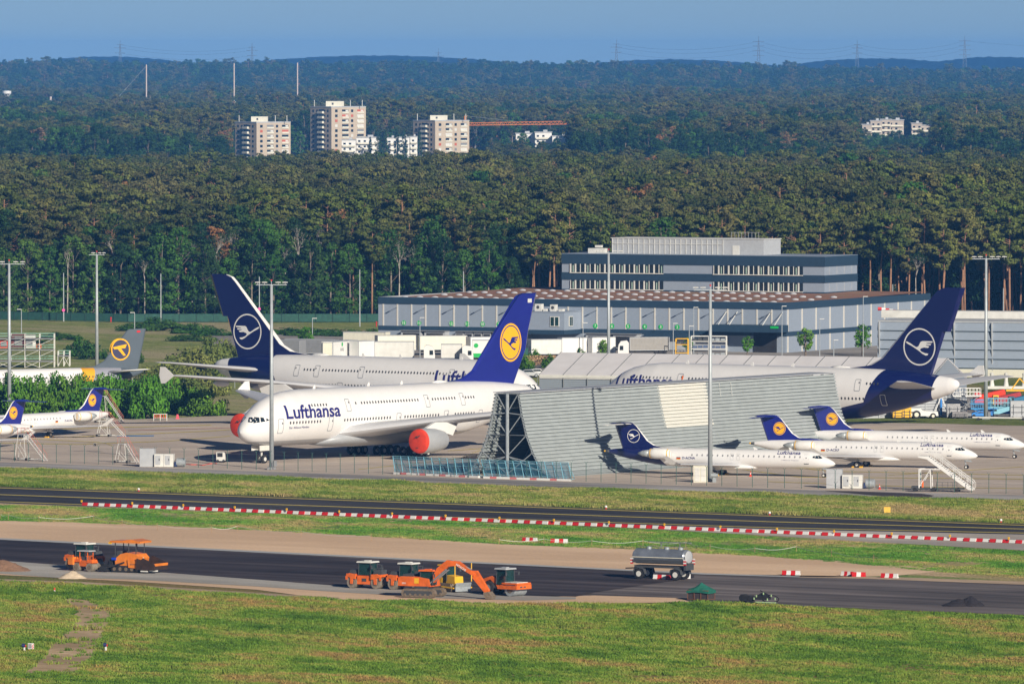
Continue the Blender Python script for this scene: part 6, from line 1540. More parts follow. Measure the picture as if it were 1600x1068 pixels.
# cars
def car(px, yb, label, m_, yaw=0):
    v = at(px, yb); t = thing('parked_car', label, 'car', v, yaw)
    q = MB(); q.prism([(-2.15,.35),(-2.2,.85),(-1.9,1.0),(-1.35,1.05),(-.8,1.45),(.6,1.48),(1.25,1.0),(2.0,.85),(2.15,.6),(2.1,.35)], -.88, .88); bd = q.build('body', m_, t)
    q = MB(); q.prism([(-1.25,1.02),(-.78,1.38),(.55,1.4),(1.08,1.02)], -.9, .9); q.build('side_window', GLASS, bd)
    for x in (-1.35, 1.35):
        for sy in (-1, 1): tyre(t, x, sy*.8, .33, .2, STEEL)
    return t
car(838, 588, 'white parked car left of the white tent', WHITE, .2); car(826, 589, 'silver parked car beside the white car', GREYL, .1)
car(462, 566, 'dark blue parked car left of the young tree', mat('dark_blue_car', (.01,.03,.07), .25, coat=.5), .2); car(494, 568, 'bright blue parked car before the cream container', BLUEB, 0)
car(1178, 572, 'dark car behind the tent roof', GREYD, .2); car(360, 593, 'small white car half hidden behind the pale bushes', OFFW, .3)
# racks, wood stack
def rack(px0, px1, yb, yt, label, m_, shelves=3, cols=2, load=GREYD, group=None):
    a, b_ = at(px0, yb), at(px1, yb); L = b_.x-a.x; hg = (yb-yt)*a.y/F; t = thing('storage_rack', label, 'rack', a, -.1, group)
    q = MB()
    for i in range(cols+1):
        for y in (0, 1.6): q.bar((L*i/cols, y, 0), (L*i/cols, y, hg), .12)
    for z in [hg*(k+.3)/shelves for k in range(shelves)]+[hg]:
        for y in (0, 1.6): q.bar((0, y, z), (L, y, z), .1)
    q.build('frame', m_, t); r = random.Random(px0)
    for k in range(shelves):
        for i in range(cols):
            q = MB(); z = hg*(k+.3)/shelves+.1; w_ = L/cols*.8
            for j in range(3): q.box((L*(i+.2+.3*j)/cols, .8, z+.2+r.random()*.15), (w_*.3, 1.2, .3+r.random()*.35))
            q.build('load', r.choice([load, GREYM, STEEL, mat('slate_blue', (.08,.12,.22), .6)]), t)
    return t
rack(1080, 1135, 571, 525, 'large steel rack stacked with dark parts before the warehouse', OFFW, 4, 2)
rack(1056, 1075, 568, 529, 'yellow rack left of the large steel rack', YELLOW, 3, 1)
for px, mm, lb in ((1020,YELLOW,'open yellow crate left of the slanted grey sheet'),(1046,YELLOW,'yellow crate right of the red crate'),(1036,mat('maroon', (.18,.04,.06), .6),'maroon crate between two yellow crates'),(994,RED,'small red crate near the white truck'),(1064,GREYL,'slanted grey sheet on a frame before the yellow rack'),(1118,GREYM,'grey heap under tarpaulin before the large rack')):
    v = at(px, 571); q = MB(); q.box((0,0,.9), (2.2,1.4,1.7), 0, taper=.94); t = thing('transport_crate', lb, 'crate', v, -.1); q.build('box', mm, t); q = MB(); q.box((0,-.68,.9), (1.5,.1,.9)); q.box((0,-.7,.1), (2.3,.1,.2)); q.build('side_frame', GREYD, t)
v0 = at(822, 570); t = thing('firewood_stack', 'long stack of brown cut firewood below the trailers', 'wood stack', v0, -.02)
q = MB(); r = random.Random(4)
for i in range(64):
    for j in range(5):
        q.tube((i*.27+.1*r.random(), -.1-.2*r.random(), .2+j*.38+.08*r.random()), (i*.27+.1, 1.2, .2+j*.38), .12+.08*r.random(), 6, mi=r.choice((0, 0, 1, 2)))
q.build('logs', [WOODB, mat('wood_light', (.50,.34,.19), .8, var=.2), mat('wood_dark', (.16,.09,.05), .8)], t)
v = at(815, 562); q = MB(); q.box((0,0,1.2), (2.6,1.8,2.2)); q.box((0,0,2.35), (2.7,1.9,.12)); o = q.build('green_container', mat('dark_green_box', (.01,.09,.06), .6)); o.location = v; tag(o, 'dark green container beside the wood stack', 'container')
t = thing('conveyor', 'long pale pipe-like conveyor before the dark gate', 'conveyor', at(1150, 573), 0)
q = MB(); q.tube((0,0,1.0), (8,0,2.0), .3, 8); q.build('belt', STEEL, t); q = MB(); q.bar((1,0,0), (1.5,0,1.1), .08); q.bar((6.5,0,0), (6,0,1.8), .08); q.build('leg', GREYD, t)
# ---------------- scaffolding platforms at the left ----------------
def dock(px0, px1, yb, yt, label, nlev=3):
    a, b_ = at(px0, yb), at(px1, yb); L = b_.x-a.x; hg = (yb-yt)*a.y/F; t = thing('maintenance_dock', label, 'scaffolding', a, 0)
    n = max(2, int(L/2.6)); q = MB()
    for i in range(n+1):
        for y in (0, 3): q.bar((L*i/n, y, 0), (L*i/n, y, hg), .09)
    q.build('upright', OFFW, t)
    q = MB()
    for k in range(1, nlev+1):
        z = hg*k/nlev-1.0; q.box((L/2, 1.5, z), (L, 3.2, .18))
    q.build('deck', GREYM, t)
    q = MB()
    for k in range(1, nlev+1):
        z = hg*k/nlev-1.0
        for dz in (.5, 1.0): q.bar((0,0,z+dz), (L,0,z+dz), .05); q.bar((0,3,z+dz), (L,3,z+dz), .05)
    q.build('railing', mat('faded_green', (.22,.42,.34), .6), t)
    q = MB()
    for i in range(n): 
        for k in range(nlev): z = hg*k/nlev; q.bar((L*i/n,0,z), (L*(i+1)/n,0,z+hg/nlev-1), .05); 
        if i % 2: q.bar((L*(i+1)/n,0,0), (L*i/n,0,hg/nlev-1), .05)
    q.build('brace', OFFW, t); return t
dock(-30, 84, 574, 521, 'white steel scaffolding dock with green railings behind the white airliner', 3)
dock(90, 108, 572, 548, 'small separate scaffolding platform right of the big dock', 1)
for px, w_, h_, mm, lb in ((28,3.0,2.8,mat('dark_red_box', (.16,.05,.05), .7),'dark red box on the scaffolding dock'),(45,2.6,2.6,OFFW,'pale wrapped bundle on the scaffolding dock'),(60,1.0,.8,ORANGE,'small orange box on the scaffolding dock'),(5,2.4,1.6,REDC,'red and white box at the left end of the scaffolding dock')):
    v = at(px, 574); q = MB(); q.box((0,0,0), (w_,1.6,h_), 0, taper=.9); q.box((0,-.85,0), (w_*.5,.08,h_*.6), 1); o = q.build('equipment_box', [mm, GREYM]); o.location = (v.x, v.y+1.5, (574-528)*v.y/F-1.2+h_/2-1.0+.2); tag(o, lb, 'box')
# ---------------- equipment yard at the right ----------------
def tug():
    v = at(1436, 653.5); t = thing('aircraft_tug', 'low white aircraft tug beside the orange crates', 'tug', v, .05)
    q = MB(); q.prism([(-3.0,.45),(-3.1,1.5),(-2.6,1.75),(.2,1.75),(.6,1.35),(3.1,1.2),(3.2,.5)], -1.4, 1.4); q.build('body', WHITE, t)
    for x in (-.5, 2.3):
        for sy in (-1, 1): tyre(t, x, sy*1.32, .72 if x < 0 else .5, .45, CREAM)
    q = MB(); q.box((-1.2,-1.42,1.1), (.5,.04,.25)); q.build('vent', GREYD, t)
tug()
def gse_crate(px, yb, w_, hg, m_, lb, name='cargo_dolly'):
    v = at(px, yb); t = thing(name, lb, 'dolly', v, .05); q = MB(); q.box((0,0,hg/2+.15), (w_,1.6,hg-.2)); q.build('box', m_, t); q = MB()
    for z in (.35, .65): q.box((0,-.83,hg*z), (w_*.9,.06,.10)); 
    for x in (-.3, .3): q.box((w_*x,-.83,hg*.5), (.10,.06,hg*.6))
    q.build('frame', GREYD, t)
    for x in (-.35, .35): q = MB(); q.lathe([(-.85,.2),(.85,.2)], (w_*x,0,.2), 'y', 10); q.build('wheel', BLACK, t)
gse_crate(1404, 654, 1.9, 1.6, YELLOW, 'orange-yellow crate dolly, left one beside the white tug'); gse_crate(1417, 654, 1.5, 1.9, YELLOW, 'orange-yellow crate dolly, right one beside the white tug')
gse_crate(1388, 652, 1.6, 1.8, GREYL, 'grey cabinet dolly under the navy tail', 'grey_cabinet')
t = thing('tripod_jack', 'tall white tripod jack with blue cylinder right of the tug', 'jack', at(1471, 652), 0); q = MB()
for dx, dy in ((-1.3,-.6),(1.2,-.6),(0,1.2)): q.tube((0,0,3.6), (dx*1.1,dy,.1), .09, 6)
q.build('leg', WHITE, t); q = MB(); q.lathe([(.4,.2),(3.2,.2)], (0,0,0), 'z', 12); q.build('cylinder', BLUEP, t); q = MB(); q.lathe([(3.4,.15),(4.3,.14)], (0,0,0), 'z', 10); q.build('jack_head', mat('brown_red', (.25,.05,.03), .6), t)
def scissor(px, yb, yt, w_, lb, m_=BLUEP, deckm=OFFW, cage=1.2):
    v = at(px, yb); hg = (yb-yt)*v.y/F; t = thing('scissor_lift', lb, 'scissor lift', v, .05)
    q = MB(); q.box((0,0,.55), (w_,1.8,.5)); q.build('base', m_, t)
    for x in (-.38,.38): q = MB(); q.lathe([(-.95,.3),(.95,.3)], (w_*x,0,.3), 'y', 12); q.build('wheel', BLACK, t)
    q = MB(); zt = hg-cage
    for y in (-.8,.8):
        n = max(1, int((zt-.8)/1.6))
        for k in range(n): z0, z1 = .8+(zt-.8)*k/n, .8+(zt-.8)*(k+1)/n; q.bar((-w_*.42,y,z0), (w_*.42,y,z1), .10); q.bar((w_*.42,y,z0), (-w_*.42,y,z1), .10)
    q.build('scissor_arm', m_, t); q = MB(); q.box((0,0,zt+.1), (w_*1.1,1.9,.2)); q.build('platform', deckm, t); q = MB()
    for i in range(9):
        for y in (-.9,.9): q.bar((w_*(-.53+i*.1325),y,zt+.1), (w_*(-.53+i*.1325),y,zt+cage), .05)
    for z in (.55,1): q.bar((-w_*.53,-.9,zt+cage*z), (w_*.53,-.9,zt+cage*z), .05); q.bar((-w_*.53,.9,zt+cage*z), (w_*.53,.9,zt+cage*z), .05)
    q.build('railing', deckm, t)
scissor(1511, 652, 606, 4.4, 'tall white-railed scissor platform under the tail stabiliser', GREYM, WHITE, 1.4)
scissor(1532, 652, 624, 3.0, 'blue scissor lift with orange edge left of the mast', BLUEP, mat('mid_blue', (.05,.30,.62), .5), 1.6)
scissor(1560, 651, 622, 4.2, 'blue scissor lift with raised platform right of the mast', BLUEP, SKYB, 1.6)
def lift_truck(px, yb, lb, m_, m2, s=1):
    v = at(px, yb); t = thing('lift_vehicle', lb, 'ground vehicle', v, .08); t.scale = (s, s, s)
    q = MB(); q.box((0,0,.9), (5.0,2.2,.6)); q.build('chassis', GREYD, t)
    q = MB(); q.prism([(-2.4,1.2),(-2.4,2.3),(2.4,3.4),(2.6,3.0),(2.6,2.4),(-1.0,1.2)], -1.0, 1.0); q.build('loading_deck', m_, t)
    q = MB(); q.box((-2.0,0,2.0), (1.1,2.0,1.6), 0, taper=.9); cb = q.build('cab', m2, t); q = MB(); q.box((-2.05,-1.0,2.25), (.7,.06,.6)); q.build('window', GLASS, cb)
    for x in (-1.7,1.7): q = MB(); q.lathe([(-1.15,.45),(1.15,.45)], (x,0,.45), 'y', 14); q.build('wheel', BLACK, t)
lift_truck(1546, 640, 'red-orange lift vehicle behind the blue lifts', REDC, RED, 1.05)
lift_truck(1573, 641, 'dark red vehicle with yellow front behind the blue lifts', mat('deep_red', (.40,.03,.03), .4), YELLOW, .95)
lift_truck(1598, 643, 'dark blue vehicle at the right picture edge', mat('teal_blue', (.02,.16,.30), .4), mat('teal_dark', (.02,.08,.14), .4), .95)
lift_truck(1567, 653, 'pale blue angled loader deck beside the light mast', SKYB, mat('mid_blue', (.05,.30,.62), .5), .62)
gse_crate(1490, 653, 2.2, 2.4, mat('silver_foil', (.45,.45,.46), .35, .4, var=.4, scale=4), 'silver wrapped bundle right of the tripod jack', 'wrapped_bundle')
gse_crate(1590, 653, 2.4, 2.9, GREYL, 'tall grey barred trolley right of the blue lifts', 'barred_trolley')
gse_crate(1500, 653.5, 2.6, 1.1, mat('mixed_grey', (.25,.24,.25), .6, var=.5, scale=6), 'low grey trolley with loose parts before the white-railed platform', 'parts_trolley')
for px, yb, hg in ((1450,658,1),(1563,657,1)):
    pass
t = thing('tow_bar', 'long pale tow bar lying at the grass edge under the blue lifts', 'tow bar', at(1520, 656.5), -.02); q = MB(); q.tube((0,0,.5), (9.5,0,.4), .13, 8); q.build('bar', OFFW, t)
for x in (1,8.5): q = MB(); q.lathe([(-.4,.25),(.4,.25)], (x,0,.25), 'y', 10); q.build('wheel', BLACK, t)
t = thing('jack_frame', 'white frame with three upright jacks on the far grass', 'equipment', at(1576, 611), 0); q = MB(); q.box((0,0,.7), (8,1.5,.5)); q.build('frame', OFFW, t)
for x in (-3,-.4,2.9): q = MB(); q.lathe([(.9,.5),(1.8,.35),(2.9,.3),(3.2,.4),(3.4,.1)], (x,0,0), 'z', 10); q.build('jack', OFFW, t)
t = thing('yellow_frame', 'yellow A-shaped frame at the right picture edge on the far grass', 'equipment', at(1594, 613), 0); q = MB(); q.box((0,0,.4), (5,1,.3)); q.bar((-1.6,0,.4), (0,0,2.6), .15); q.bar((2,0,.4), (0,0,2.6), .15); q.build('frame', YELLOW, t)
v0 = at(1300, 655); v1 = at(1446, 652); t = thing('ribbed_screen', 'grey ribbed screen wall below the navy tail', 'screen', v0, math.atan2(v1.y-v0.y, v1.x-v0.x))
L = (v1-v0).length; q = MB()
for k in range(9): q.prism([(0,k*.45+.02),(-.12,k*.45+.1),(-.12,k*.45+.36),(0,k*.45+.44)], 0, L+8, plane='yz')
q.build('panel', GREYL, t); q = MB()
for k in range(7): q.bar((L*k/6,-.2,0), (L*k/6,-.2,4.2), .1)
q.build('post', GREYL, t)
# ---------------- tower blocks far behind ----------------
def tower(px0, pxm, px1, ytop, D, floors, label, roof_px, roof_y):
    a = atd(px0, ytop, D); k = D/F; wl, wr = (pxm-px0)*k, (px1-pxm)*k; ht = a.z; ca = .5   # left face and right face meet at pxm
    v = atd(pxm, ytop, D); t = thing('tower_block', label, 'apartment building', (v.x, v.y, 0), 0)
    th = R(38)   # left face recedes to the left, right face to the right
    Ll, Lr = wl/math.cos(R(52)), wr/math.cos(R(38)); 
    def L_(s, z, o=0): return (-s*math.cos(R(52))-o*math.sin(R(52)), s*math.sin(R(52))-o*math.cos(R(52)), z)
    def R_(s, z, o=0): return (s*math.cos(R(38))+o*math.sin(R(38)), s*math.sin(R(38))-o*math.cos(R(38)), z)
    z0 = 0; q = MB(); A_, B_, C_ = L_(Ll, 0), R_(Lr, 0), (L_(Ll, 0)[0]+R_(Lr, 0)[0], L_(Ll, 0)[1]+R_(Lr, 0)[1], 0)
    P_ = [(0,0),(B_[0],B_[1]),(C_[0],C_[1]),(A_[0],A_[1])]; q.prism(P_, 0, ht, plane='xy'); P2 = [(x*1.01-.1, y*1.01-.1) for x, y in P_]; wall = q.build('wall', mat('tower_panel', (.50,.42,.32), .8, var=.08, scale=.2), t)
    q = MB(); q.prism(P2, ht, ht+.6, plane='xy'); q.build('roof_edge', GREYL, t)
    def rect(fn, s0, s1, za, zb, o, dep=.12):
        return [fn(s0,za,o), fn(s1,za,o), fn(s1,zb,o), fn(s0,zb,o), fn(s0,za,o-dep), fn(s1,za,o-dep), fn(s1,zb,o-dep), fn(s0,zb,o-dep)]
    BX = [(0,1,2,3),(4,7,6,5),(0,4,5,1),(1,5,6,2),(2,6,7,3),(3,7,4,0)]
    r = random.Random(px0)
    cols = (GLASS, GLASS, OFFW, GREYM, GLASS, mat('blind_red', (.5,.12,.06), .7) , GLASS)
    for f in range(floors):
        z = ht-1.9-2.8*f
        for s in (.17, .32, .68, .86): q = MB(); q.add(rect(L_, Ll*s-.7, Ll*s+.7, z-.8, z+.6, .06), BX); q.build('window', GLASS, t)
        q = MB(); q.add(rect(L_, Ll*.36, Ll*.60, z-1.5, z-.3, 1.3, 1.3), BX); q.build('balcony', CREAM, t)
        q = MB(); q.add(rect(L_, Ll*.36, Ll*.60, z-.3, z+.9, .06), BX); q.build('balcony_window', GLASS, t)
        for s, w_ in ((.14,.9), (.40,2.3), (.60,.8), (.84,2.3)):
            q = MB(); q.add(rect(R_, Lr*s-w_, Lr*s+w_, z-.8 if w_ < 2 else z-.5, z+.7, .06), BX); q.build('window', r.choice(cols), t)
            if w_ > 2: q = MB(); q.add(rect(R_, Lr*s-w_, Lr*s+w_, z-1.4, z-.5, .35, .35), BX); q.build('balcony', CREAM, t)
            if w_ > 2 and r.random() < .7: q = MB(); q.add(rect(R_, Lr*s+.2, Lr*s+w_-.3, z-.4, z+.5, .12), BX); q.build('blind', OFFW, t)
    rx0, rx1 = [(x-pxm)*k for x in roof_px]; rh = (ytop-roof_y)*k
    q = MB(); q.box(((rx0+rx1)/2, 9, ht+.6+rh/2), (rx1-rx0, 9, rh), 0, 0); q.box(((rx0*.62+rx1*.38), 4.45, ht+.6+rh*.5), (1.0, .1, rh*.4), 1); q.build('roof_box', [CREAM, GREYD], t)
    q = MB()
    for x in (-wl*.8, wr*.55, wr*.9): q.bar((x, 9, ht+.5), (x, 9, ht+4.2), .22)
    q.build('antenna', OFFW, t)
tower(366, 401, 453, 192, 4690, 7, 'left beige tower block rising from the far forest', (392,418), 184)
tower(484, 518, 571, 168, 4710, 11, 'tallest beige tower block, the middle one of three', (509,537), 160)
tower(645, 680, 733, 189.5, 4720, 7, 'right beige tower block beside the orange crane jib', (672,699), 182)
def white_house(px0, px1, ytop, D, lb, m_=WHITE):
    a, b_ = atd(px0, ytop, D), atd(px1, ytop, D); L = b_.x-a.x; t = thing('white_house', lb, 'apartment building', (a.x, a.y, 0)); q = MB(); q.box((L/2, 6, a.z/2), (L, 12, a.z)); q.build('wall', m_, t)
    q = MB(); q.box((L/2,6,a.z+.2), (L+.8,12.8,.4)); q.box((L*.62,5,a.z+.9), (L*.25,3,1.1)); q.build('roof', GREYL, t)
    for f in range(max(1, int(a.z/3)-1)):
        for i in range(max(2, int(L/3.2))):
            x = 1.6+i*3.1
            if x > L-1: continue
            q = MB(); q.box((x, -.03, a.z-2.0-3*f), (1.3, .1, 1.0)); q.build('window', GLASS, t)
        q = MB(); q.box((L*.5, -.7, a.z-3.3-3*f), (L*.9, 1.3, .9)); q.build('balcony', CREAM, t)
for px0, px1, yt, lb in ((534,556,219,'pale blue gabled house left of the white terrace'),(557,592,215,'white terrace house with dark windows, left'),(604,620,216,'white terrace house between poplars'),(622,640,215,'white terrace house with blue awning'),(641,652,214,'white terrace house right of the poplars')):
    white_house(px0, px1, yt, 4670, lb)
white_house(806, 835, 209, 4700, 'cream flat-roofed building below the crane jib, left half'); white_house(836, 862, 207, 4690, 'cream flat-roofed building with white dome below the crane jib')
white_house(863, 895, 213, 4680, 'long low white building right of the cream one')
for i, (px0, px1, yt) in enumerate(((1347,1362,195),(1360,1378,189),(1376,1392,187),(1388,1412,188),(1424,1440,193),(1437,1456,196))):
    white_house(px0, px1, yt, 4920+i*8, ('pale stepped building at far right, %s' % ('leftmost step', 'second step', 'tallest step', 'right step of the left group', 'left part of the right group', 'right part of the right group')[i]), mat('institution_beige', (.42,.37,.32), .8, var=.15))
# tower crane
t = thing('tower_crane', 'orange tower crane with long jib over the far forest', 'crane', (0,0,0)); D = 4750
p0, p1, pt, pb = atd(722, 196, D), atd(890, 194, D), atd(727, 181, D), atd(727, 240, D)
q = MB()
for dx in (-1, 1): q.bar((pb.x+dx, D, 0), (pt.x+dx*.4, D, pt.z), .22)
for z in range(0, int(pt.z), 3): q.bar((pb.x-1, D, z), (pb.x+1, D, z+3), .12)
q.build('mast', ORANGE2, t); q = MB(); n = 26; dz = Vector((0,0,1.9))
q.bar(p0, p1, .2); q.bar(p0+dz*.7, p1+dz*.9, .18)
for i in range(n): a, b_ = p0.lerp(p1, i/n), p0.lerp(p1, (i+.5)/n); c = p0.lerp(p1, (i+1)/n); q.bar(a, b_+dz*.8, .12); q.bar(b_+dz*.8, c, .12)
q.build('jib', ORANGE2, t); q = MB(); q.bar(pt, p0.lerp(p1, .5)+dz, .07); q.build('stay_cable', STEEL, t)
# far masts, bar antenna, pylons
for px, yt, yb, D_, lb in ((229,101,166,6300,'tall thin aerial mast, left of two above the bar antenna'),(366,99,164,6300,'tall thin aerial mast at the right end of the bar antenna'),(465,98,166,6300,'tall thin aerial mast above the middle tower block'),(79.5,151,170,6300,'short pale mast far left in the forest'),(235,149,165,6300,'short pale mast beside the tall aerial')):
    a = atd(px, yt, D_); t = thing('aerial_mast', lb, 'mast', (a.x, a.y, 0)); q = MB(); q.tube((0,0,0), (0,0,a.z), .55 if yt < 140 else .85, 6, .45 if yt < 140 else .8, mi=0); q.build('mast', mat('pale_mast', (.62,.52,.48), .6), t)
    if px == 229:
        g_ = atd(174, 162, D_); q = MB(); q.bar((0,0,a.z-1), (g_.x-a.x, 0, 24), .12); q.build('guy_wire', STEEL, t)
for pa, pb_, lb in (((214,162.6),(290,161.4),'long pale bar antenna between the left masts'),((318,162.2),(369,159.6),'long pale bar antenna under the right mast')):
    a, b_ = atd(pa[0], pa[1], 6290), atd(pb_[0], pb_[1], 6290); t = thing('bar_antenna', lb, 'antenna', (0,0,0)); q = MB(); q.bar(a, b_, .5); q.build('bar', CREAM, t)
    q = MB(); q.bar((a.x*.7+b_.x*.3, a.y, 0), (a.x*.7+b_.x*.3, a.y, a.z), .35); q.bar((a.x*.3+b_.x*.7, a.y, 0), (a.x*.3+b_.x*.7, a.y, b_.z), .35); q.build('support', GREYL, t)
a = atd(11, 144, 6800); t = thing('water_tower', 'small white water tower at the far left edge', 'water tower', (a.x, a.y, 0)); q = MB(); q.lathe([(0,1.2),(a.z-4,1.0)], (0,0,0), 'z', 10); q.build('shaft', CREAM, t); q = MB(); q.lathe([(a.z-4.5,1.2),(a.z-1,3.6),(a.z+1,3.6),(a.z+1.2,.2)], (0,0,0), 'z', 14); q.build('tank', WHITE, t)
PYM = mat('pylon_steel', (.10,.12,.14), .6)
PY = []
def pylon(px, yt, yb, D_, s, lb, arms):
    a = atd(px, yt, D_); t = thing('power_pylon', lb, 'power pylon', (a.x, a.y, 0), 0, 'pylons on the horizon'); q = MB(); k = D_/F; h0 = a.z
    for dx in (-1, 1): q.bar((dx*3.2*s, 0, 0), (dx*.5, 0, h0-4*s), .45); 
    q.bar((0,0,h0-5*s), (0,0,h0), .4)
    for i in range(10): z0, z1 = h0*(.35+.055*i), h0*(.35+.055*(i+1)); w0, w1 = 3.2*s*(1-z0/h0), 3.2*s*(1-z1/h0); q.bar((-w0,0,z0), (w1,0,z1), .25); q.bar((w0,0,z0), (-w1,0,z1), .25)
    q.build('tower', PYM, t); q = MB(); pts = []
    for dy_, hw in arms: q.bar((-hw*k,0,h0-dy_*k), (hw*k,0,h0-dy_*k), .4); pts.append((a.x, D_, h0-dy_*k, hw*k))
    q.build('cross_arm', PYM, t); PY.append(pts)
A4 = [(8,9),(15,9),(22,9.5),(30,9)]; A3_ = [(7,5),(12,9),(20,8)]
pylon(188, 63, 92, 11800, 1.4, 'faint power pylon on the ridge, leftmost', A3_); pylon(394, 67, 92, 11800, 1.4, 'faint power pylon on the ridge, second from the left', A3_); pylon(685, 76, 94, 13500, 1.4, 'faint small power pylon near the middle of the ridge', A3_)
pylon(963, 62, 98, 11900, 1.6, 'power pylon on the ridge right of the middle', A3_); pylon(1185, 57, 101, 11900, 1.6, 'tallest power pylon with four cross arms', A4); pylon(1339, 63, 105, 11900, 1.6, 'power pylon between the two right-hand ones', A3_); pylon(1507, 56, 106, 11900, 1.6, 'rightmost power pylon before the blue hill', A4)
t = thing('power_line', 'thin sagging power lines strung between the horizon pylons', 'power line', (0,0,0)); q = MB()
for i0, i1 in ((0,1),(3,4),(4,5),(5,6)):
    for (x0,y0,z0,w0), (x1,y1,z1,w1) in zip(PY[i0][:3], PY[i1][:3]):
        P_ = [Vector((x0+(x1-x0)*k/10, y0+(y1-y0)*k/10, z0+(z1-z0)*k/10-(.9 if i0 else .7)*11*4*(k/10)*(1-k/10))) for k in range(11)]; q.path(P_, .14, 3)
x0,y0,z0,w0 = PY[6][0]; q.path([Vector((x0+180*k/6, y0, z0-9*math.sin(math.pi*k/12.)*1.2)) for k in range(7)], .14, 3)
q.build('cable', PYM, t)
# ---------------- grass tufts ----------------
def tuft(name, seed, h, m_):
    r = np.random.default_rng(seed); V = []
    for _ in range(26):
        a = r.uniform(0, 6.28); x, y = r.normal(0, .16, 2); hh = h*r.uniform(.5, 1.1); w_ = .035; lx, ly = r.normal(0, .14, 2)*hh*1.6; ca, sa = math.cos(a)*w_, math.sin(a)*w_
        V += [(x-ca,y-sa,0),(x+ca,y+sa,0),(x+ca*.4+lx,y+sa*.4+ly,hh),(x-ca*.4+lx,y-sa*.4+ly,hh)]
    return quad_mesh(name, np.array(V), m_)
def tuft_mat(name, cols, yel):
    m, t, p = newmat(name); P = geo(t); oi = N(t, 'ShaderNodeObjectInfo')
    base = ramp(t, noise(t, P, .075, 6, .75, (1, .4, 1), RW), [(.36, cols[0]), (.46, cols[1]), (.53, cols[2]), (.60, cols[3])])
    base = mix(t, base, ramp(t, oi.outputs['Random'], [(0, (.6,.65,.5)), (.5, (1,1,1)), (1, (1.35,1.25,1.1))]), 1.0, 'MULTIPLY')
    base = mix(t, base, yel, ramp(t, noise(t, P, .3, 3, .6), [(.64,(0,0,0)),(.72,(.7,.7,.7))]))
    t.links.new(base, p.inputs['Base Color']); p.inputs['Roughness'].default_value = .8; p.inputs['Specular IOR Level'].default_value = .15; return m
TM1 = tuft_mat('grass_blades', [(.055,.13,.014),(.115,.215,.024),(.21,.265,.05),(.30,.21,.075)], (.30,.33,.05))
TM2 = tuft_mat('verge_blades', [(.08,.16,.02),(.16,.225,.04),(.29,.29,.09),(.36,.28,.13)], (.20,.28,.04))
TUF = []
def inside(poly, x, y):
    c = np.zeros(len(x), bool); n = len(poly)
    for i in range(n):
        (x0, y0), (x1, y1) = poly[i], poly[(i+1) % n]
        c ^= ((y0 > y) != (y1 > y)) & (x < (x1-x0)*(y-y0)/(y1-y0+1e-9)+x0)
    return c
def grass_field(name, polypx, n, h, m_, seed, label, hole=None):
    r = np.random.default_rng(seed); poly = [(at(x, y).x, at(x, y).y) for x, y in polypx]; xs = [p[0] for p in poly]; ys = [p[1] for p in poly]
    x = r.uniform(min(xs), max(xs), n*3); y = r.uniform(min(ys), max(ys), n*3); k = inside(poly, x, y)
    if hole is not None:
        pp = [(at(a, b_).x, at(a, b_).y) for a, b_ in hole]; k &= ~(inside(pp, x, y) & (r.random(len(x)) < .93))
    x, y = x[k][:n], y[k][:n]
    v = smooth_noise(x, y, 1/3.0, seed)+.6*smooth_noise(x, y, 1/9., seed+1); kk = r.random(len(x)) < .55+.35*v; x, y, v = x[kk], y[kk], v[kk]
    n_ = len(x); tm = [tuft('tuft', 100+i, h, m_) for i in range(3)]
    srcs = []
    for i, me in enumerate(tm):
        o = link('grass_tuft', me, None, (float(x[i]), float(y[i]), 0)); o['kind'] = 'stuff'; tag(o, label, 'grass'); srcs.append((o,))
    rot = np.zeros((n_, 3)); rot[:, 2] = r.uniform(0, 6.28, n_); s = r.uniform(.6, 1.3, n_)*(1+.35*v)
    o = scatter(name, np.stack([x, y, np.zeros(n_)], 1), r.integers(0, 3, n_), rot, np.stack([s*1.3, s*1.3, s], 1), srcs, 1); tag(o, label, 'grass'); return o
ok = lambda L, d=0: [(x, y+d) for x, y in L if -120 <= x <= 1720]
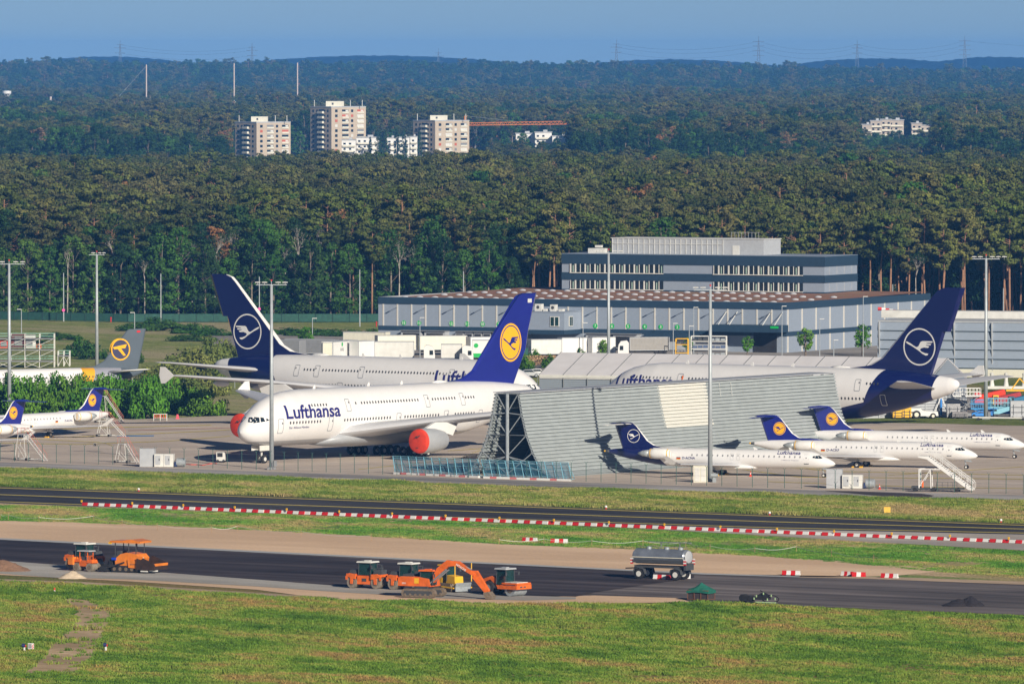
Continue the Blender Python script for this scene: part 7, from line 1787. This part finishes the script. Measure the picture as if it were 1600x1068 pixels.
TRACK = [(92,932),(140,938),(168,950),(176,968),(160,992),(148,1022),(122,1052),(36,1054),(64,1025),(86,1000),(112,976),(118,955),(104,941)]
cl = lambda L: [p for p in L if -50 < p[0] < 1700]
EG = [(-60,907)]+cl(L_grass)+[(1660,968)]
grass_field('meadow_grass', EG+[(1680,1085),(-80,1085)], 120000, .30, TM1, 1, 'rough green and brown meadow grass in the foreground', TRACK)
LR1 = [(-60,729)]+cl(L_road1)+[(1660,784)]; LT0 = [(-60,757.5)]+cl(L_tax0)+[(1660,820.5)]
grass_field('verge_grass', [(x, y+1) for x, y in LR1]+[(x, y-1) for x, y in LT0[::-1]], 60000, .30, TM2, 2, 'mixed green and dry grass between service road and taxiway')
for px, py in ((145,757),(1410,655)): pass
b = sheet('track_in_meadow', [(x+5*math.sin(i*2.3), y+1.5*math.cos(i*1.9)) for i, (x, y) in enumerate([((a[0]*(3-k)+c[0]*k)/3, (a[1]*(3-k)+c[1]*k)/3) for a, c in zip(TRACK, TRACK[1:]+TRACK[:1]) for k in range(3)])], .02, soil_mat('worn_track', (.50,.36,.20), (.70,.53,.33), .9, 2.5, (.5, 1, 1)))
TM3 = tuft_mat('seedling_blades', [(.05,.16,.02),(.10,.24,.03),(.20,.28,.06),(.34,.27,.12)], (.20,.30,.04))
grass_field('seeded_grass', [(-60,786.5)]+[(x, y+2) for x, y in cl(L_shou)]+[(1660,864),(1660,908),(1480,894),(1330,880),(1200,869),(1000,859),(800,851),(600,839),(400,828),(150,817),(-60,812)], 42000, .13, TM3, 3, 'thin seeded grass between barrier row and sand strip')
# ---------------- haze ----------------
hb = MB(); hb.box((0, 8750, 45.5), (9000, 17300, 95)); 
hz, t, p = newmat('haze'); t.nodes.clear()
pv = t.nodes.new('ShaderNodeVolumePrincipled'); out = t.nodes.new('ShaderNodeOutputMaterial')
pv.inputs['Color'].default_value = (.10, .34, .85, 1); pv.inputs['Density'].default_value = HAZE; pv.inputs['Anisotropy'].default_value = -.3
t.links.new(pv.outputs[0], out.inputs['Volume'])
ho = hb.build('haze', hz); ho['kind'] = 'stuff'
